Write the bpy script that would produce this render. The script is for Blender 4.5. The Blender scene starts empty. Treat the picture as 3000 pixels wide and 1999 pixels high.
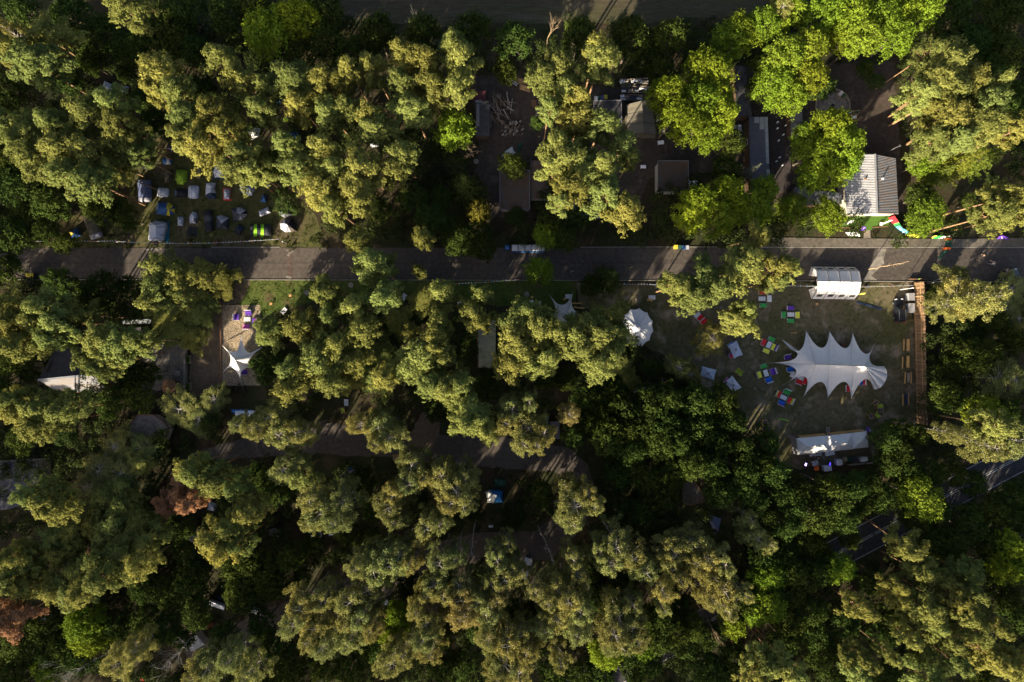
import bpy, math, random
import numpy as np
from mathutils import Vector, Matrix

# ------------------------------------------------------------------ camera, sky, sun, exposure
S = bpy.context.scene
COL = S.collection
H = 120.0                      # camera height (m)
PX = 15.5                      # photo pixels per metre on the ground
cam_d = bpy.data.cameras.new("camera")
cam = bpy.data.objects.new("camera", cam_d)
COL.objects.link(cam)
cam.location = (0, 0, H)
cam.rotation_euler = (0, 0, 0)
cam_d.sensor_width = 36
cam_d.lens = 18.0 / ((1500 / PX) / H)
cam_d.clip_start = 1
cam_d.clip_end = 3000
S.camera = cam

SUN_EL = math.radians(20)
SUN_TO = Vector((-0.53 * math.cos(SUN_EL), -0.848 * math.cos(SUN_EL), math.sin(SUN_EL)))
world = bpy.data.worlds.new("World")
S.world = world
world.use_nodes = True
wn = world.node_tree
for n in list(wn.nodes):
    wn.nodes.remove(n)
wo = wn.nodes.new("ShaderNodeOutputWorld")
wb = wn.nodes.new("ShaderNodeBackground")
sky = wn.nodes.new("ShaderNodeTexSky")
sky.sky_type = 'NISHITA'
sky.sun_disc = False
sky.sun_elevation = SUN_EL
sky.sun_rotation = math.radians(212)
wn.links.new(sky.outputs[0], wb.inputs[0])
sky.air_density = 0.75; sky.dust_density = 3.5; sky.ozone_density = 0.6
wb.inputs[1].default_value = 0.085
wn.links.new(wb.outputs[0], wo.inputs[0])

sun_d = bpy.data.lights.new("sun", 'SUN')
sun_d.energy = 5.0
sun_d.angle = math.radians(0.55)
sun_d.color = (1.0, 0.87, 0.66)
sun = bpy.data.objects.new("sun", sun_d)
COL.objects.link(sun)
sun.location = (-60, -90, 60)
sun.rotation_euler = (-SUN_TO).to_track_quat('-Z', 'Y').to_euler()

S.view_settings.view_transform = 'Standard'
S.view_settings.look = 'None'
S.view_settings.exposure = 1.75
S.view_settings.gamma = 1.0
S.cycles.use_denoising = True
S.cycles.max_bounces = 5
S.cycles.diffuse_bounces = 3
S.cycles.glossy_bounces = 2
S.cycles.transmission_bounces = 3

R = random.Random(7)

# ------------------------------------------------------------------ helpers
def W(px, py, z=0.0):
    """photo pixel at height z -> world point"""
    k = 1 - z / H
    return Vector(((px - 1500) / PX * k, -(py - 999.5) / PX * k, z))

def zone(ox, oy, s):
    return lambda x, y: (ox + x / s, oy + y / s)

MATS = {}
def mat(name, col, rough=0.85, var=0.15, scale=3.0, bump=0.0, spec=0.25, transl=0.0, metal=0.0, island=0.0, objcol=False, col2=None, stretch=None):
    if name in MATS:
        return MATS[name]
    m = bpy.data.materials.new(name)
    m.use_nodes = True
    t = m.node_tree
    N, L = t.nodes, t.links
    b = N["Principled BSDF"]
    out = N["Material Output"]
    b.inputs["Roughness"].default_value = rough
    b.inputs["Specular IOR Level"].default_value = spec
    b.inputs["Metallic"].default_value = metal
    tc = N.new("ShaderNodeTexCoord")
    no = N.new("ShaderNodeTexNoise")
    no.inputs["Scale"].default_value = scale
    no.inputs["Detail"].default_value = 5
    if stretch:
        mp = N.new("ShaderNodeMapping")
        mp.inputs["Scale"].default_value = stretch
        L.new(tc.outputs["Object"], mp.inputs[0])
        L.new(mp.outputs[0], no.inputs["Vector"])
    else:
        L.new(tc.outputs["Object"], no.inputs["Vector"])
    if col2 is not None:
        mx = N.new("ShaderNodeMix"); mx.data_type = 'RGBA'
        rp = N.new("ShaderNodeMapRange")
        rp.inputs[1].default_value = 0.42; rp.inputs[2].default_value = 0.58
        L.new(no.outputs["Fac"], rp.inputs[0])
        L.new(rp.outputs[0], mx.inputs["Factor"])
        mx.inputs["A"].default_value = (*col, 1)
        mx.inputs["B"].default_value = (*col2, 1)
        src = mx.outputs["Result"]
    elif objcol:
        oi = N.new("ShaderNodeObjectInfo")
        src = oi.outputs["Color"]
    else:
        rgb = N.new("ShaderNodeRGB")
        rgb.outputs[0].default_value = (*col, 1)
        src = rgb.outputs[0]
    mr = N.new("ShaderNodeMapRange")
    mr.inputs[1].default_value = 0.3; mr.inputs[2].default_value = 0.7
    mr.inputs[3].default_value = 1 - var; mr.inputs[4].default_value = 1 + var
    L.new(no.outputs["Fac"], mr.inputs[0])
    fac = mr.outputs[0]
    if island > 0:
        ge = N.new("ShaderNodeNewGeometry")
        m2 = N.new("ShaderNodeMapRange")
        m2.inputs[3].default_value = 1 - island; m2.inputs[4].default_value = 1 + island
        L.new(ge.outputs["Random Per Island"], m2.inputs[0])
        mm = N.new("ShaderNodeMath"); mm.operation = 'MULTIPLY'
        L.new(fac, mm.inputs[0]); L.new(m2.outputs[0], mm.inputs[1])
        fac = mm.outputs[0]
    vm = N.new("ShaderNodeVectorMath"); vm.operation = 'SCALE'
    L.new(src, vm.inputs[0]); L.new(fac, vm.inputs["Scale"])
    L.new(vm.outputs[0], b.inputs["Base Color"])
    if bump > 0:
        bn = N.new("ShaderNodeBump")
        bn.inputs["Strength"].default_value = bump
        bn.inputs["Distance"].default_value = 0.05
        n2 = N.new("ShaderNodeTexNoise"); n2.inputs["Scale"].default_value = scale * 4
        L.new(tc.outputs["Object"], n2.inputs["Vector"])
        L.new(n2.outputs["Fac"], bn.inputs["Height"])
        L.new(bn.outputs[0], b.inputs["Normal"])
    if transl > 0:
        tr = N.new("ShaderNodeBsdfTranslucent")
        L.new(vm.outputs[0], tr.inputs[0])
        ms = N.new("ShaderNodeMixShader")
        ms.inputs[0].default_value = transl
        L.new(b.outputs[0], ms.inputs[1]); L.new(tr.outputs[0], ms.inputs[2])
        L.new(ms.outputs[0], out.inputs[0])
    MATS[name] = m
    return m

def ground_mat(name, c1, c2, c3=None, s1=0.12, s2=1.5, rough=0.95, bump=0.6, thr=(0.42, 0.6), thr3=(0.55, 0.68), s3=0.5, fine=12.0, finevar=0.35, stretch=None):
    """mottled ground: two or three soil/grass colours in patches plus fine grain"""
    m = bpy.data.materials.new(name)
    m.use_nodes = True
    t = m.node_tree; N, L = t.nodes, t.links
    b = N["Principled BSDF"]
    b.inputs["Roughness"].default_value = rough
    b.inputs["Specular IOR Level"].default_value = 0.15
    tc = N.new("ShaderNodeTexCoord")
    vec = tc.outputs["Object"]
    if stretch:
        mp = N.new("ShaderNodeMapping"); mp.inputs["Scale"].default_value = stretch
        L.new(vec, mp.inputs[0]); vec = mp.outputs[0]
    def noise(s, d=6):
        n = N.new("ShaderNodeTexNoise"); n.inputs["Scale"].default_value = s; n.inputs["Detail"].default_value = d
        L.new(vec, n.inputs["Vector"]); return n.outputs["Fac"]
    def ramp(f, a, c):
        r = N.new("ShaderNodeMapRange"); r.inputs[1].default_value = a; r.inputs[2].default_value = c
        L.new(f, r.inputs[0]); return r.outputs[0]
    def mix(f, A, B):
        x = N.new("ShaderNodeMix"); x.data_type = 'RGBA'
        L.new(f, x.inputs["Factor"])
        for k, v in (("A", A), ("B", B)):
            if isinstance(v, tuple): x.inputs[k].default_value = (*v, 1)
            else: L.new(v, x.inputs[k])
        return x.outputs["Result"]
    c = mix(ramp(noise(s1, 8), *thr), c1, c2)
    if c3 is not None:
        c = mix(ramp(noise(s3, 9), *thr3), c, c3)
    f = noise(fine, 3)
    mr = N.new("ShaderNodeMapRange"); mr.inputs[1].default_value = .3; mr.inputs[2].default_value = .7
    mr.inputs[3].default_value = 1 - finevar; mr.inputs[4].default_value = 1 + finevar
    L.new(f, mr.inputs[0])
    g2 = noise(s2, 5)
    m2 = N.new("ShaderNodeMapRange"); m2.inputs[1].default_value = .3; m2.inputs[2].default_value = .7
    m2.inputs[3].default_value = .75; m2.inputs[4].default_value = 1.25
    L.new(g2, m2.inputs[0])
    mm = N.new("ShaderNodeMath"); mm.operation = 'MULTIPLY'
    L.new(mr.outputs[0], mm.inputs[0]); L.new(m2.outputs[0], mm.inputs[1])
    vm = N.new("ShaderNodeVectorMath"); vm.operation = 'SCALE'
    L.new(c, vm.inputs[0]); L.new(mm.outputs[0], vm.inputs["Scale"])
    L.new(vm.outputs[0], b.inputs["Base Color"])
    bn = N.new("ShaderNodeBump"); bn.inputs["Strength"].default_value = bump; bn.inputs["Distance"].default_value = 0.06
    L.new(f, bn.inputs["Height"]); L.new(bn.outputs[0], b.inputs["Normal"])
    MATS[name] = m
    return m

class MB:
    """collects shapes, then links them as ONE mesh object"""
    def __init__(s): s.v = []; s.f = []
    def face(s, pts):
        n = len(s.v); s.v += [tuple(p) for p in pts]; s.f.append(tuple(range(n, n + len(pts))))
    def add(s, vs, fs):
        n = len(s.v); s.v += [tuple(p) for p in vs]; s.f += [tuple(i + n for i in f) for f in fs]
    def box(s, c, size, rz=0.0, M=None):
        x, y, z = [d / 2 for d in size]
        vs = [Vector((a, b, d)) for d in (-z, z) for a, b in ((-x, -y), (x, -y), (x, y), (-x, y))]
        rot = M if M is not None else Matrix.Rotation(rz, 3, 'Z')
        vs = [rot @ v + Vector(c) for v in vs]
        s.add(vs, [(3, 2, 1, 0), (4, 5, 6, 7), (0, 1, 5, 4), (1, 2, 6, 5), (2, 3, 7, 6), (3, 0, 4, 7)])
    def bar(s, a, b, w, h=None):
        """square bar from a to b"""
        a, b = Vector(a), Vector(b); d = b - a
        if d.length < 1e-6: return
        q = d.to_track_quat('X', 'Z').to_matrix()
        s.box((a + b) / 2, (d.length, w, h or w), M=q)
    def tube(s, pts, rad, n=6, caps=True):
        pts = [Vector(p) for p in pts]
        if not isinstance(rad, (list, tuple)): rad = [rad] * len(pts)
        base = len(s.v)
        for i, p in enumerate(pts):
            d = (pts[min(i + 1, len(pts) - 1)] - pts[max(i - 1, 0)])
            q = d.to_track_quat('Z', 'X').to_matrix()
            for k in range(n):
                a = 2 * math.pi * k / n
                s.v.append(tuple(p + q @ Vector((math.cos(a) * rad[i], math.sin(a) * rad[i], 0))))
        for i in range(len(pts) - 1):
            for k in range(n):
                a0 = base + i * n + k; a1 = base + i * n + (k + 1) % n
                s.f.append((a0, a1, a1 + n, a0 + n))
        if caps:
            s.f.append(tuple(base + k for k in range(n))[::-1])
            s.f.append(tuple(base + (len(pts) - 1) * n + k for k in range(n)))
    def lathe(s, c, prof, n=14, sx=1.0, sy=1.0, rz=0.0):
        base = len(s.v); c = Vector(c); cr, sr = math.cos(rz), math.sin(rz)
        for r, z in prof:
            for k in range(n):
                a = 2 * math.pi * k / n
                x, y = r * math.cos(a) * sx, r * math.sin(a) * sy
                s.v.append((c.x + x * cr - y * sr, c.y + x * sr + y * cr, c.z + z))
        for i in range(len(prof) - 1):
            for k in range(n):
                a0 = base + i * n + k; a1 = base + i * n + (k + 1) % n
                s.f.append((a0, a1, a1 + n, a0 + n))
        s.f.append(tuple(base + k for k in range(n))[::-1])
        s.f.append(tuple(base + (len(prof) - 1) * n + k for k in range(n)))
    def prism(s, poly, z0, z1):
        n = len(poly)
        vs = [(p[0], p[1], z0) for p in poly] + [(p[0], p[1], z1) for p in poly]
        fs = [tuple(range(n))[::-1], tuple(range(n, 2 * n))] + [(i, (i + 1) % n, (i + 1) % n + n, i + n) for i in range(n)]
        s.add(vs, fs)
    def shift(s, o):
        s.v = [(a - o[0], b - o[1], c - o[2]) for a, b, c in s.v]; return s
    def build(s, name, m, parent=None, smooth=False, rel=None):
        if rel is not None: s.shift(rel)
        me = bpy.data.meshes.new(name)
        me.from_pydata(s.v, [], s.f)
        me.materials.append(m)
        if smooth:
            me.polygons.foreach_set("use_smooth", [True] * len(me.polygons))
        me.update()
        o = bpy.data.objects.new(name, me)
        COL.objects.link(o)
        if parent is not None: o.parent = parent
        return o

LABELS = {}
def tag(o, label, cat, group=None, kind=None):
    w = len(label.split())
    if not 4 <= w <= 16: print("LABEL LENGTH", w, label)
    if label in LABELS and not group: print("DUP LABEL", label)
    LABELS[label] = o.name
    o["label"] = label; o["category"] = cat
    if group: o["group"] = group
    if kind: o["kind"] = kind
    return o
def thing(name, label, cat, loc=(0, 0, 0), rz=0.0, group=None):
    o = bpy.data.objects.new(name, None)
    o.empty_display_size = 0.2
    COL.objects.link(o)
    o.location = loc; o.rotation_euler = (0, 0, rz)
    return tag(o, label, cat, group)
def dup(root, loc, rz, label, scale=None):
    def cp(o, par):
        c = o.copy(); COL.objects.link(c)
        if par is not None: c.parent = par
        for ch in o.children: cp(ch, c)
        return c
    r = cp(root, None)
    r.location = loc; r.rotation_euler = (0, 0, rz)
    if scale: r.scale = scale
    tag(r, label, root["category"], root.get("group"))
    return r
def sheet(name, pts, z, m, kind="structure", th=0.0):
    """flat ground sheet through photo pixels"""
    b = MB()
    P = [W(x, y, 0) for x, y in pts]
    b.face([(p.x, p.y, z) for p in P])
    o = b.build(name, m)
    # face up
    me = o.data
    if me.polygons[0].normal.z < 0:
        me.flip_normals()
    o["kind"] = kind
    return o
def wob(pts, step=14, amp=4, seed=1):
    """make a polygon's outline ragged"""
    r = random.Random(seed); out = []
    n = len(pts)
    for i in range(n):
        a, b = pts[i], pts[(i + 1) % n]
        d = math.hypot(b[0] - a[0], b[1] - a[1]); k = max(1, int(d / step))
        for j in range(k):
            t = j / k
            out.append((a[0] + (b[0] - a[0]) * t + r.uniform(-amp, amp), a[1] + (b[1] - a[1]) * t + r.uniform(-amp, amp)))
    return out
def strip(center, w):
    """ribbon polygon along pixel centreline, width in pixels"""
    L_, R_ = [], []
    for i, p in enumerate(center):
        a = center[max(i - 1, 0)]; b = center[min(i + 1, len(center) - 1)]
        d = Vector((b[0] - a[0], b[1] - a[1])).normalized(); n = Vector((-d.y, d.x)) * w / 2
        L_.append((p[0] + n.x, p[1] + n.y)); R_.append((p[0] - n.x, p[1] - n.y))
    return L_ + R_[::-1]
def inside(p, poly):
    x, y = p; c = False; n = len(poly); j = n - 1
    for i in range(n):
        xi, yi = poly[i]; xj, yj = poly[j]
        if (yi > y) != (yj > y) and x < (xj - xi) * (y - yi) / (yj - yi) + xi: c = not c
        j = i
    return c

# ------------------------------------------------------------------ the ground and the roads
M_floor = ground_mat("forest_floor", (0.034, 0.026, 0.014), (0.026, 0.030, 0.011), (0.055, 0.041, 0.023), s1=0.10, s3=0.25)
M_lawn = ground_mat("dry_lawn", (0.068, 0.066, 0.026), (0.104, 0.084, 0.048), (0.200, 0.158, 0.112), s1=0.09, s3=0.30, thr=(0.40, 0.60), thr3=(0.53, 0.70))
M_grass = ground_mat("green_grass", (0.050, 0.075, 0.014), (0.070, 0.085, 0.020), (0.085, 0.066, 0.032), s1=0.15, s3=0.3, thr3=(0.56, 0.7))
M_camp = ground_mat("camp_grass", (0.064, 0.064, 0.022), (0.078, 0.062, 0.030), (0.10, 0.074, 0.046), s1=0.10, s3=0.2)
M_road = ground_mat("old_asphalt", (0.076, 0.063, 0.053), (0.058, 0.049, 0.042), (0.094, 0.080, 0.068), s1=0.06, s3=0.8, fine=22, finevar=0.3, bump=0.35, thr3=(0.6, 0.8))
M_patch = ground_mat("concrete_patch", (0.20, 0.18, 0.15), (0.15, 0.135, 0.115), s1=0.5, fine=20, finevar=0.25, bump=0.3)
M_side = ground_mat("worn_pavement", (0.115, 0.100, 0.080), (0.090, 0.078, 0.062), s1=0.2, fine=14, finevar=0.25, bump=0.3)
M_hwy = ground_mat("dark_asphalt", (0.040, 0.039, 0.042), (0.034, 0.033, 0.036), s1=0.08, fine=25, finevar=0.2, bump=0.2)
M_dirt = ground_mat("bare_dirt", (0.11, 0.083, 0.056), (0.085, 0.064, 0.044), (0.11, 0.085, 0.06), s1=0.2, s3=0.6)
M_gravel = ground_mat("gravel", (0.27, 0.21, 0.14), (0.215, 0.17, 0.115), s1=0.3, fine=7.0, finevar=0.75, bump=1.0)
M_yard = ground_mat("yard_soil", (0.062, 0.046, 0.036), (0.048, 0.038, 0.030), (0.085, 0.066, 0.05), s1=0.15, s3=0.4)
M_patio = ground_mat("concrete_slabs", (0.16, 0.14, 0.115), (0.12, 0.105, 0.085), s1=0.25, fine=15, finevar=0.2, bump=0.3)
M_field = ground_mat("tilled_field", (0.058, 0.046, 0.030), (0.050, 0.050, 0.022), (0.085, 0.070, 0.052), s1=0.05, s3=0.25, stretch=(0.25, 1.6, 1), thr3=(0.56, 0.75))
M_paint = mat("road_paint", (0.28, 0.28, 0.28), 0.7, 0.3, 6)
M_kerb = mat("kerb_stone", (0.20, 0.185, 0.16), 0.9, 0.25, 4)

g = MB(); g.face([(-420, -380, 0), (420, -380, 0), (420, 380, 0), (-420, 380, 0)])
ground = g.build("ground", M_floor); ground["kind"] = "structure"

P_FIELD = [(-2000, -2600), (5000, -2600), (5000, -40), (2310, -20), (2180, 40), (1900, 66), (1500, 70), (1250, 78), (1050, 62), (960, 20), (600, -30), (-2000, -60)]
P_ROAD = [(-2500, 728), (560, 726), (2240, 727), (3000, 727), (5500, 726), (5500, 824), (3000, 823), (2000, 819), (900, 817), (-2500, 812)]
P_SIDE = [(2222, 697), (2330, 697), (2470, 699), (2800, 701), (3010, 697), (3010, 724.5), (2222, 724.5)]
P_CLEAR = [(1690, 832), (2060, 830), (2400, 832), (2668, 832), (2682, 1000), (2688, 1236), (2640, 1340), (2300, 1375), (2230, 1290), (2130, 1200), (2040, 1130), (1960, 1060), (1880, 1000), (1860, 930), (1700, 900)]
P_VERGE_S = [(640, 819), (1690, 821), (1690, 905), (1500, 900), (1200, 870), (930, 880), (760, 930), (700, 890), (640, 880)]
P_VERGE_N = [(-300, 690), (300, 690), (930, 690), (940, 725), (560, 724), (-300, 725)]
P_CAMP = [(380, 470), (470, 410), (640, 420), (800, 520), (900, 600), (950, 690), (560, 692), (180, 692), (160, 640), (240, 600), (370, 600)]
P_TERR = [(648, 894), (763, 894), (763, 1130), (648, 1130)]
P_DRIVE = [(700, 822), (735, 822), (712, 880), (690, 893), (646, 893), (646, 1132), (575, 1180), (520, 1230), (470, 1215), (540, 1160), (556, 1140), (556, 1000), (560, 950), (620, 900), (655, 870)]
P_PATIO = [(415, 1015), (550, 1000), (550, 1140), (470, 1150), (415, 1130)]
P_LOOP = [(520, 1370), (560, 1330), (740, 1275), (830, 1245), (943, 1237), (1100, 1258), (1275, 1272), (1530, 1286), (1610, 1296), (1680, 1320), (1722, 1365), (1742, 1430), (1720, 1530), (1660, 1600), (1600, 1640), (1400, 1645), (1270, 1680), (1150, 1740), (1000, 1810), (860, 1860), (700, 1900), (560, 1960), (540, 1910), (760, 1790), (930, 1730), (1100, 1660), (1260, 1590), (1400, 1562), (1560, 1556), (1640, 1510), (1665, 1440), (1640, 1386), (1466, 1372), (1147, 1341), (892, 1328), (612, 1351)]
P_HWY = strip([(-900, 3396), (1490, 2130), (2442, 1628), (2850, 1412), (3600, 1016), (5000, 275)], 92)
P_TRACK = [(1185, 1338), (1200, 1275), (1240, 1200), (1265, 1150), (1320, 1110), (1335, 1130), (1300, 1190), (1285, 1275), (1255, 1340), (1215, 1400), (1170, 1410)]
P_YARD = [(1380, 220), (1640, 230), (1640, 330), (1560, 480), (1560, 640), (1380, 640), (1400, 420)]
P_YARD2 = [(1730, 260), (2000, 240), (2120, 200), (2620, 180), (2650, 620), (2160, 590), (2100, 500), (1900, 520), (1860, 640), (1720, 640)]
CLEARINGS = [P_FIELD, P_ROAD, P_SIDE, P_CLEAR, P_VERGE_S, P_CAMP, P_TERR, P_DRIVE, P_PATIO, P_LOOP, P_HWY, P_TRACK, P_YARD, P_YARD2]

sheet("field", wob(P_FIELD, 60, 6, 3), 0.010, M_field)
sheet("road", P_ROAD, 0.030, M_road)
sheet("pavement", P_SIDE, 0.11, M_side)
sheet("lawn", wob(P_CLEAR, 20, 6, 4), 0.010, M_lawn)
sheet("verge", wob(P_VERGE_S, 20, 4, 5), 0.018, M_grass)
sheet("verge_strip", wob(P_VERGE_N, 30, 3, 6), 0.018, M_camp)
sheet("camping_lawn", wob(P_CAMP, 20, 8, 7), 0.010, M_camp)
sheet("drive", wob(P_DRIVE, 14, 3, 8), 0.022, M_dirt)
sheet("gravel_terrace", P_TERR, 0.045, M_gravel)
sheet("patio", P_PATIO, 0.034, M_patio)
sheet("asphalt_loop", wob(P_LOOP, 18, 3, 9), 0.014, M_road)
sheet("country_road", P_HWY, 0.030, M_hwy)
sheet("sandy_track", wob(P_TRACK, 12, 4, 10), 0.022, M_dirt)
sheet("yard", wob(P_YARD, 20, 6, 11), 0.010, M_yard)
sheet("courtyard", wob(P_YARD2, 20, 6, 12), 0.010, M_yard)
# repaired patches of the road, drain strip, road markings, kerbs
sheet("road_patch", [(2541, 789), (2552, 776), (2588, 700), (2606, 700), (2588, 760), (2590, 772), (2553, 808), (2570, 822), (2527, 822), (2546, 792)], 0.036, M_patch)
sheet("road_patch_strip", [(842, 726), (858, 726), (858, 816), (842, 816)], 0.036, ground_mat("reddish_patch", (0.085, 0.06, 0.05), (0.07, 0.05, 0.042), s1=0.5))
rp = MB()
for x, y in [(842, 735), (850, 742), (856, 738), (846, 748), (842, 812), (850, 814), (430, 731), (445, 730), (460, 731), (472, 730)]:
    p = W(x, y); a = R.random() * 3
    pl = [(p.x + math.cos(a + k) * R.uniform(.2, .5), p.y + math.sin(a + k) * R.uniform(.15, .35)) for k in (0, 1.3, 2.4, 3.5, 4.9)]
    rp.face([(q[0], q[1], 0.044) for q in pl])
o = rp.build("road_spots", M_patch); o["kind"] = "structure"
jm = MB()                                       # dark seam along the road's middle and crack lines
for seg in ([(40, 771), (2230, 771)], [(2230, 727), (3000, 730)], [(1000, 727), (1000, 816)], [(1330, 728), (1332, 818)]):
    (x0, y0), (x1, y1) = seg
    a, b = W(x0, y0), W(x1, y1); prev = None
    n = max(4, int((b - a).length / 1.2))
    for i in range(n):
        p = a.lerp(b, i / n); q = a.lerp(b, (i + 1) / n); d = (q - p).normalized(); nn = Vector((-d.y, d.x, 0)) * 0.035
        j = Vector((R.uniform(-.02, .02), R.uniform(-.03, .03), 0))
        jm.face([(v.x, v.y, 0.040) for v in (p - nn + j, q - nn + j, q + nn + j, p + nn + j)])
o = jm.build("road_seams", mat("tar_seam", (0.025, 0.022, 0.02), 0.9, 0.1)); o["kind"] = "structure"
km = MB()
for seg in ([(-400, 819), (900, 820.5), (2000, 822), (2395, 823.5)], [(2530, 824.5), (2690, 825.5), (3200, 826)], [(2222, 725.6), (2600, 725.8), (3010, 725.8)], [(1700, 725), (1900, 724), (2100, 724)], [(620, 725), (820, 724.5)]):
    for i in range(len(seg) - 1):
        a, b = W(*seg[i]), W(*seg[i + 1]); n = max(1, int((b - a).length / 1.0))
        for k in range(n):
            p, q = a.lerp(b, (k + .01) / n), a.lerp(b, (k + .99) / n)
            km.box(((p.x + q.x) / 2, (p.y + q.y) / 2, 0.055 + R.uniform(-.012, .012)), ((q - p).length, 0.13, 0.13), math.atan2(q.y - p.y, q.x - p.x))
o = km.build("kerb", M_kerb); o["kind"] = "structure"
pm = MB()
a, b = W(1490, 2130), W(3600, 1016); d = (b - a).normalized(); nn = Vector((-d.y, d.x, 0)); Ltot = (b - a).length
t = 0.0; k = 0
while t < Ltot:
    for off in (-0.16, 0.16):
        ln = 3.0 if (k % 3) else 4.6
        p = a + d * t + nn * off; q = a + d * (t + ln) + nn * off
        pm.face([(v.x, v.y, 0.040) for v in (p - nn * .06, q - nn * .06, q + nn * .06, p + nn * .06)])
    t += ln + 0.35; k += 1
for off in (-2.66, 2.66):
    t = 0
    while t < Ltot:
        p = a + d * t + nn * off; q = a + d * (t + 7.4) + nn * off
        pm.face([(v.x, v.y, 0.040) for v in (p - nn * .06, q - nn * .06, q + nn * .06, p + nn * .06)])
        t += 7.5
o = pm.build("road_markings", M_paint); o["kind"] = "structure"
sm = MB()                                       # slab joints of the patio
for x in range(415, 551, 27):
    p, q = W(x, 1016), W(x + 1, 1140); sm.face([(p.x - .03, p.y, .040), (p.x + .03, p.y, .040), (q.x + .03, q.y, .040), (q.x - .03, q.y, .040)])
for y in range(1020, 1140, 27):
    p, q = W(417, y), W(548, y); sm.face([(p.x, p.y - .03, .042), (q.x, q.y - .03, .042), (q.x, q.y + .03, .042), (p.x, p.y + .03, .042)])
o = sm.build("patio_joints", MATS["tar_seam"]); o["kind"] = "structure"

# ------------------------------------------------------------------ trees
M_leaf = mat("leaves", (0.1, 0.12, 0.04), 0.85, 0.25, 0.9, spec=0.04, transl=0.30, island=0.24, objcol=True)
M_barkp = mat("pine_bark", (0.24, 0.145, 0.075), 0.95, 0.35, 2.5, bump=0.5)
M_barkb = mat("birch_bark", (0.34, 0.31, 0.27), 0.85, 0.4, 1.5, bump=0.2)
M_barkd = mat("grey_bark", (0.10, 0.08, 0.06), 0.95, 0.3, 2.5, bump=0.5)
M_dry = mat("dry_wood", (0.33, 0.24, 0.15), 0.95, 0.3, 2.0)

def leaf_mesh(name, C, Nn, half, rng, asp=0.55):
    """diamond leaf sprays at C facing Nn"""
    n = len(C)
    Nn = Nn / (np.linalg.norm(Nn, axis=1, keepdims=True) + 1e-9)
    r = rng.normal(size=(n, 3))
    T = np.cross(Nn, r); T /= (np.linalg.norm(T, axis=1, keepdims=True) + 1e-9)
    B = np.cross(Nn, T)
    h = half[:, None]
    V = np.stack([C + T * h, C + B * h * asp + Nn * h * .15, C - T * h, C - B * h * asp + Nn * h * .15], axis=1).reshape(-1, 3)
    me = bpy.data.meshes.new(name)
    me.vertices.add(4 * n); me.vertices.foreach_set("co", V.astype(np.float32).ravel())
    me.loops.add(4 * n); me.loops.foreach_set("vertex_index", np.arange(4 * n, dtype=np.int32))
    me.polygons.add(n)
    me.polygons.foreach_set("loop_start", np.arange(0, 4 * n, 4, dtype=np.int32))
    me.polygons.foreach_set("loop_total", np.full(n, 4, dtype=np.int32))
    me.update(calc_edges=True)
    me.materials.append(M_leaf)
    return me
def sph(rng, n):
    v = rng.normal(size=(n, 3)); return v / np.linalg.norm(v, axis=1, keepdims=True)
def curve_pts(a, b, sag, n=4):
    a, b = np.array(a, float), np.array(b, float)
    return [tuple(a + (b - a) * t + np.array([0, 0, sag * 4 * t * (1 - t)])) for t in np.linspace(0, 1, n)]
def tubes_mesh(name, tubes, m):
    b = MB()
    for pts, r0, r1, n in tubes:
        k = len(pts); b.tube(pts, [r0 + (r1 - r0) * i / (k - 1) for i in range(k)], n, caps=False)
    me = bpy.data.meshes.new(name); me.from_pydata(b.v, [], b.f); me.materials.append(m)
    me.polygons.foreach_set("use_smooth", [True] * len(me.polygons)); me.update()
    return me

RR = 3.4   # nominal crown radius of every kind
def proto_pine(seed):
    g = np.random.default_rng(seed); r = random.Random(seed); h = 19.0
    lean = (r.uniform(-.5, .5), r.uniform(-.5, .5))
    ax = lambda z: np.array([lean[0] * (z / h) ** 2, lean[1] * (z / h) ** 2, z])
    tub = [([tuple(ax(z)) for z in (0, 4, 8, 12, 15, 17.6)], .21, .05, 7)]
    C, Nn, Hh = [], [], []
    nb = 25; th = r.random() * 6
    skew = r.uniform(.75, 1.25); sd = r.random() * 6.28
    for i in range(nb):
        f = i / (nb - 1); zf = .60 + .39 * f; th += 2.4 + r.uniform(-.5, .5)
        prof = (0.55 + 1.6 * f) if f < .28 else (1.0 - 0.86 * ((f - .28) / .72) ** 1.5)
        L = RR * prof * r.uniform(.72, 1.12) * (1 + .18 * math.cos(th - sd) * skew)
        z0 = zf * h - L * .12
        p0 = ax(z0); p1 = ax(z0) + np.array([math.cos(th) * L, math.sin(th) * L, L * r.uniform(.12, .38) + .3])
        tub.append((curve_pts(p0, p1, -.15 * L * r.uniform(.2, 1)), .075, .02, 4))
        for t, rad in ((1.0, r.uniform(.6, 1.05)), (.60, r.uniform(.6, 1.0)), (.82, r.uniform(.55, .9))):
            if L < 1.2 and t == .62: continue
            pc = p0 + (p1 - p0) * t + g.normal(size=3) * .40 * np.array([1, 1, .7])
            nt = int(16 * (rad / .75) ** 2) + 3
            d = sph(g, nt); d[:, 2] = np.abs(d[:, 2]) * .9 - .25
            tc = pc + d * np.array([rad, rad, rad * .62]) * g.uniform(.35, 1.22, (nt, 1))
            for k in range(nt):
                m = 7
                dd = sph(g, m); dd[:, 2] += .35
                cc = tc[k] + dd * .19 * g.uniform(.5, 1.6, (m, 1))
                C.append(cc); Nn.append(dd * .7 + d[k] * .6 + (pc - ax(z0 - 1.0)) / RR * .6 + g.normal(size=(m, 3)) * .3 + np.array([0, 0, .15]))
                Hh.append(g.uniform(.11, .23, m))
    crown = leaf_mesh("pine_crown", np.concatenate(C), np.concatenate(Nn), np.concatenate(Hh), g, .5)
    return crown, tubes_mesh("pine_trunk", tub, M_barkp), h
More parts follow.
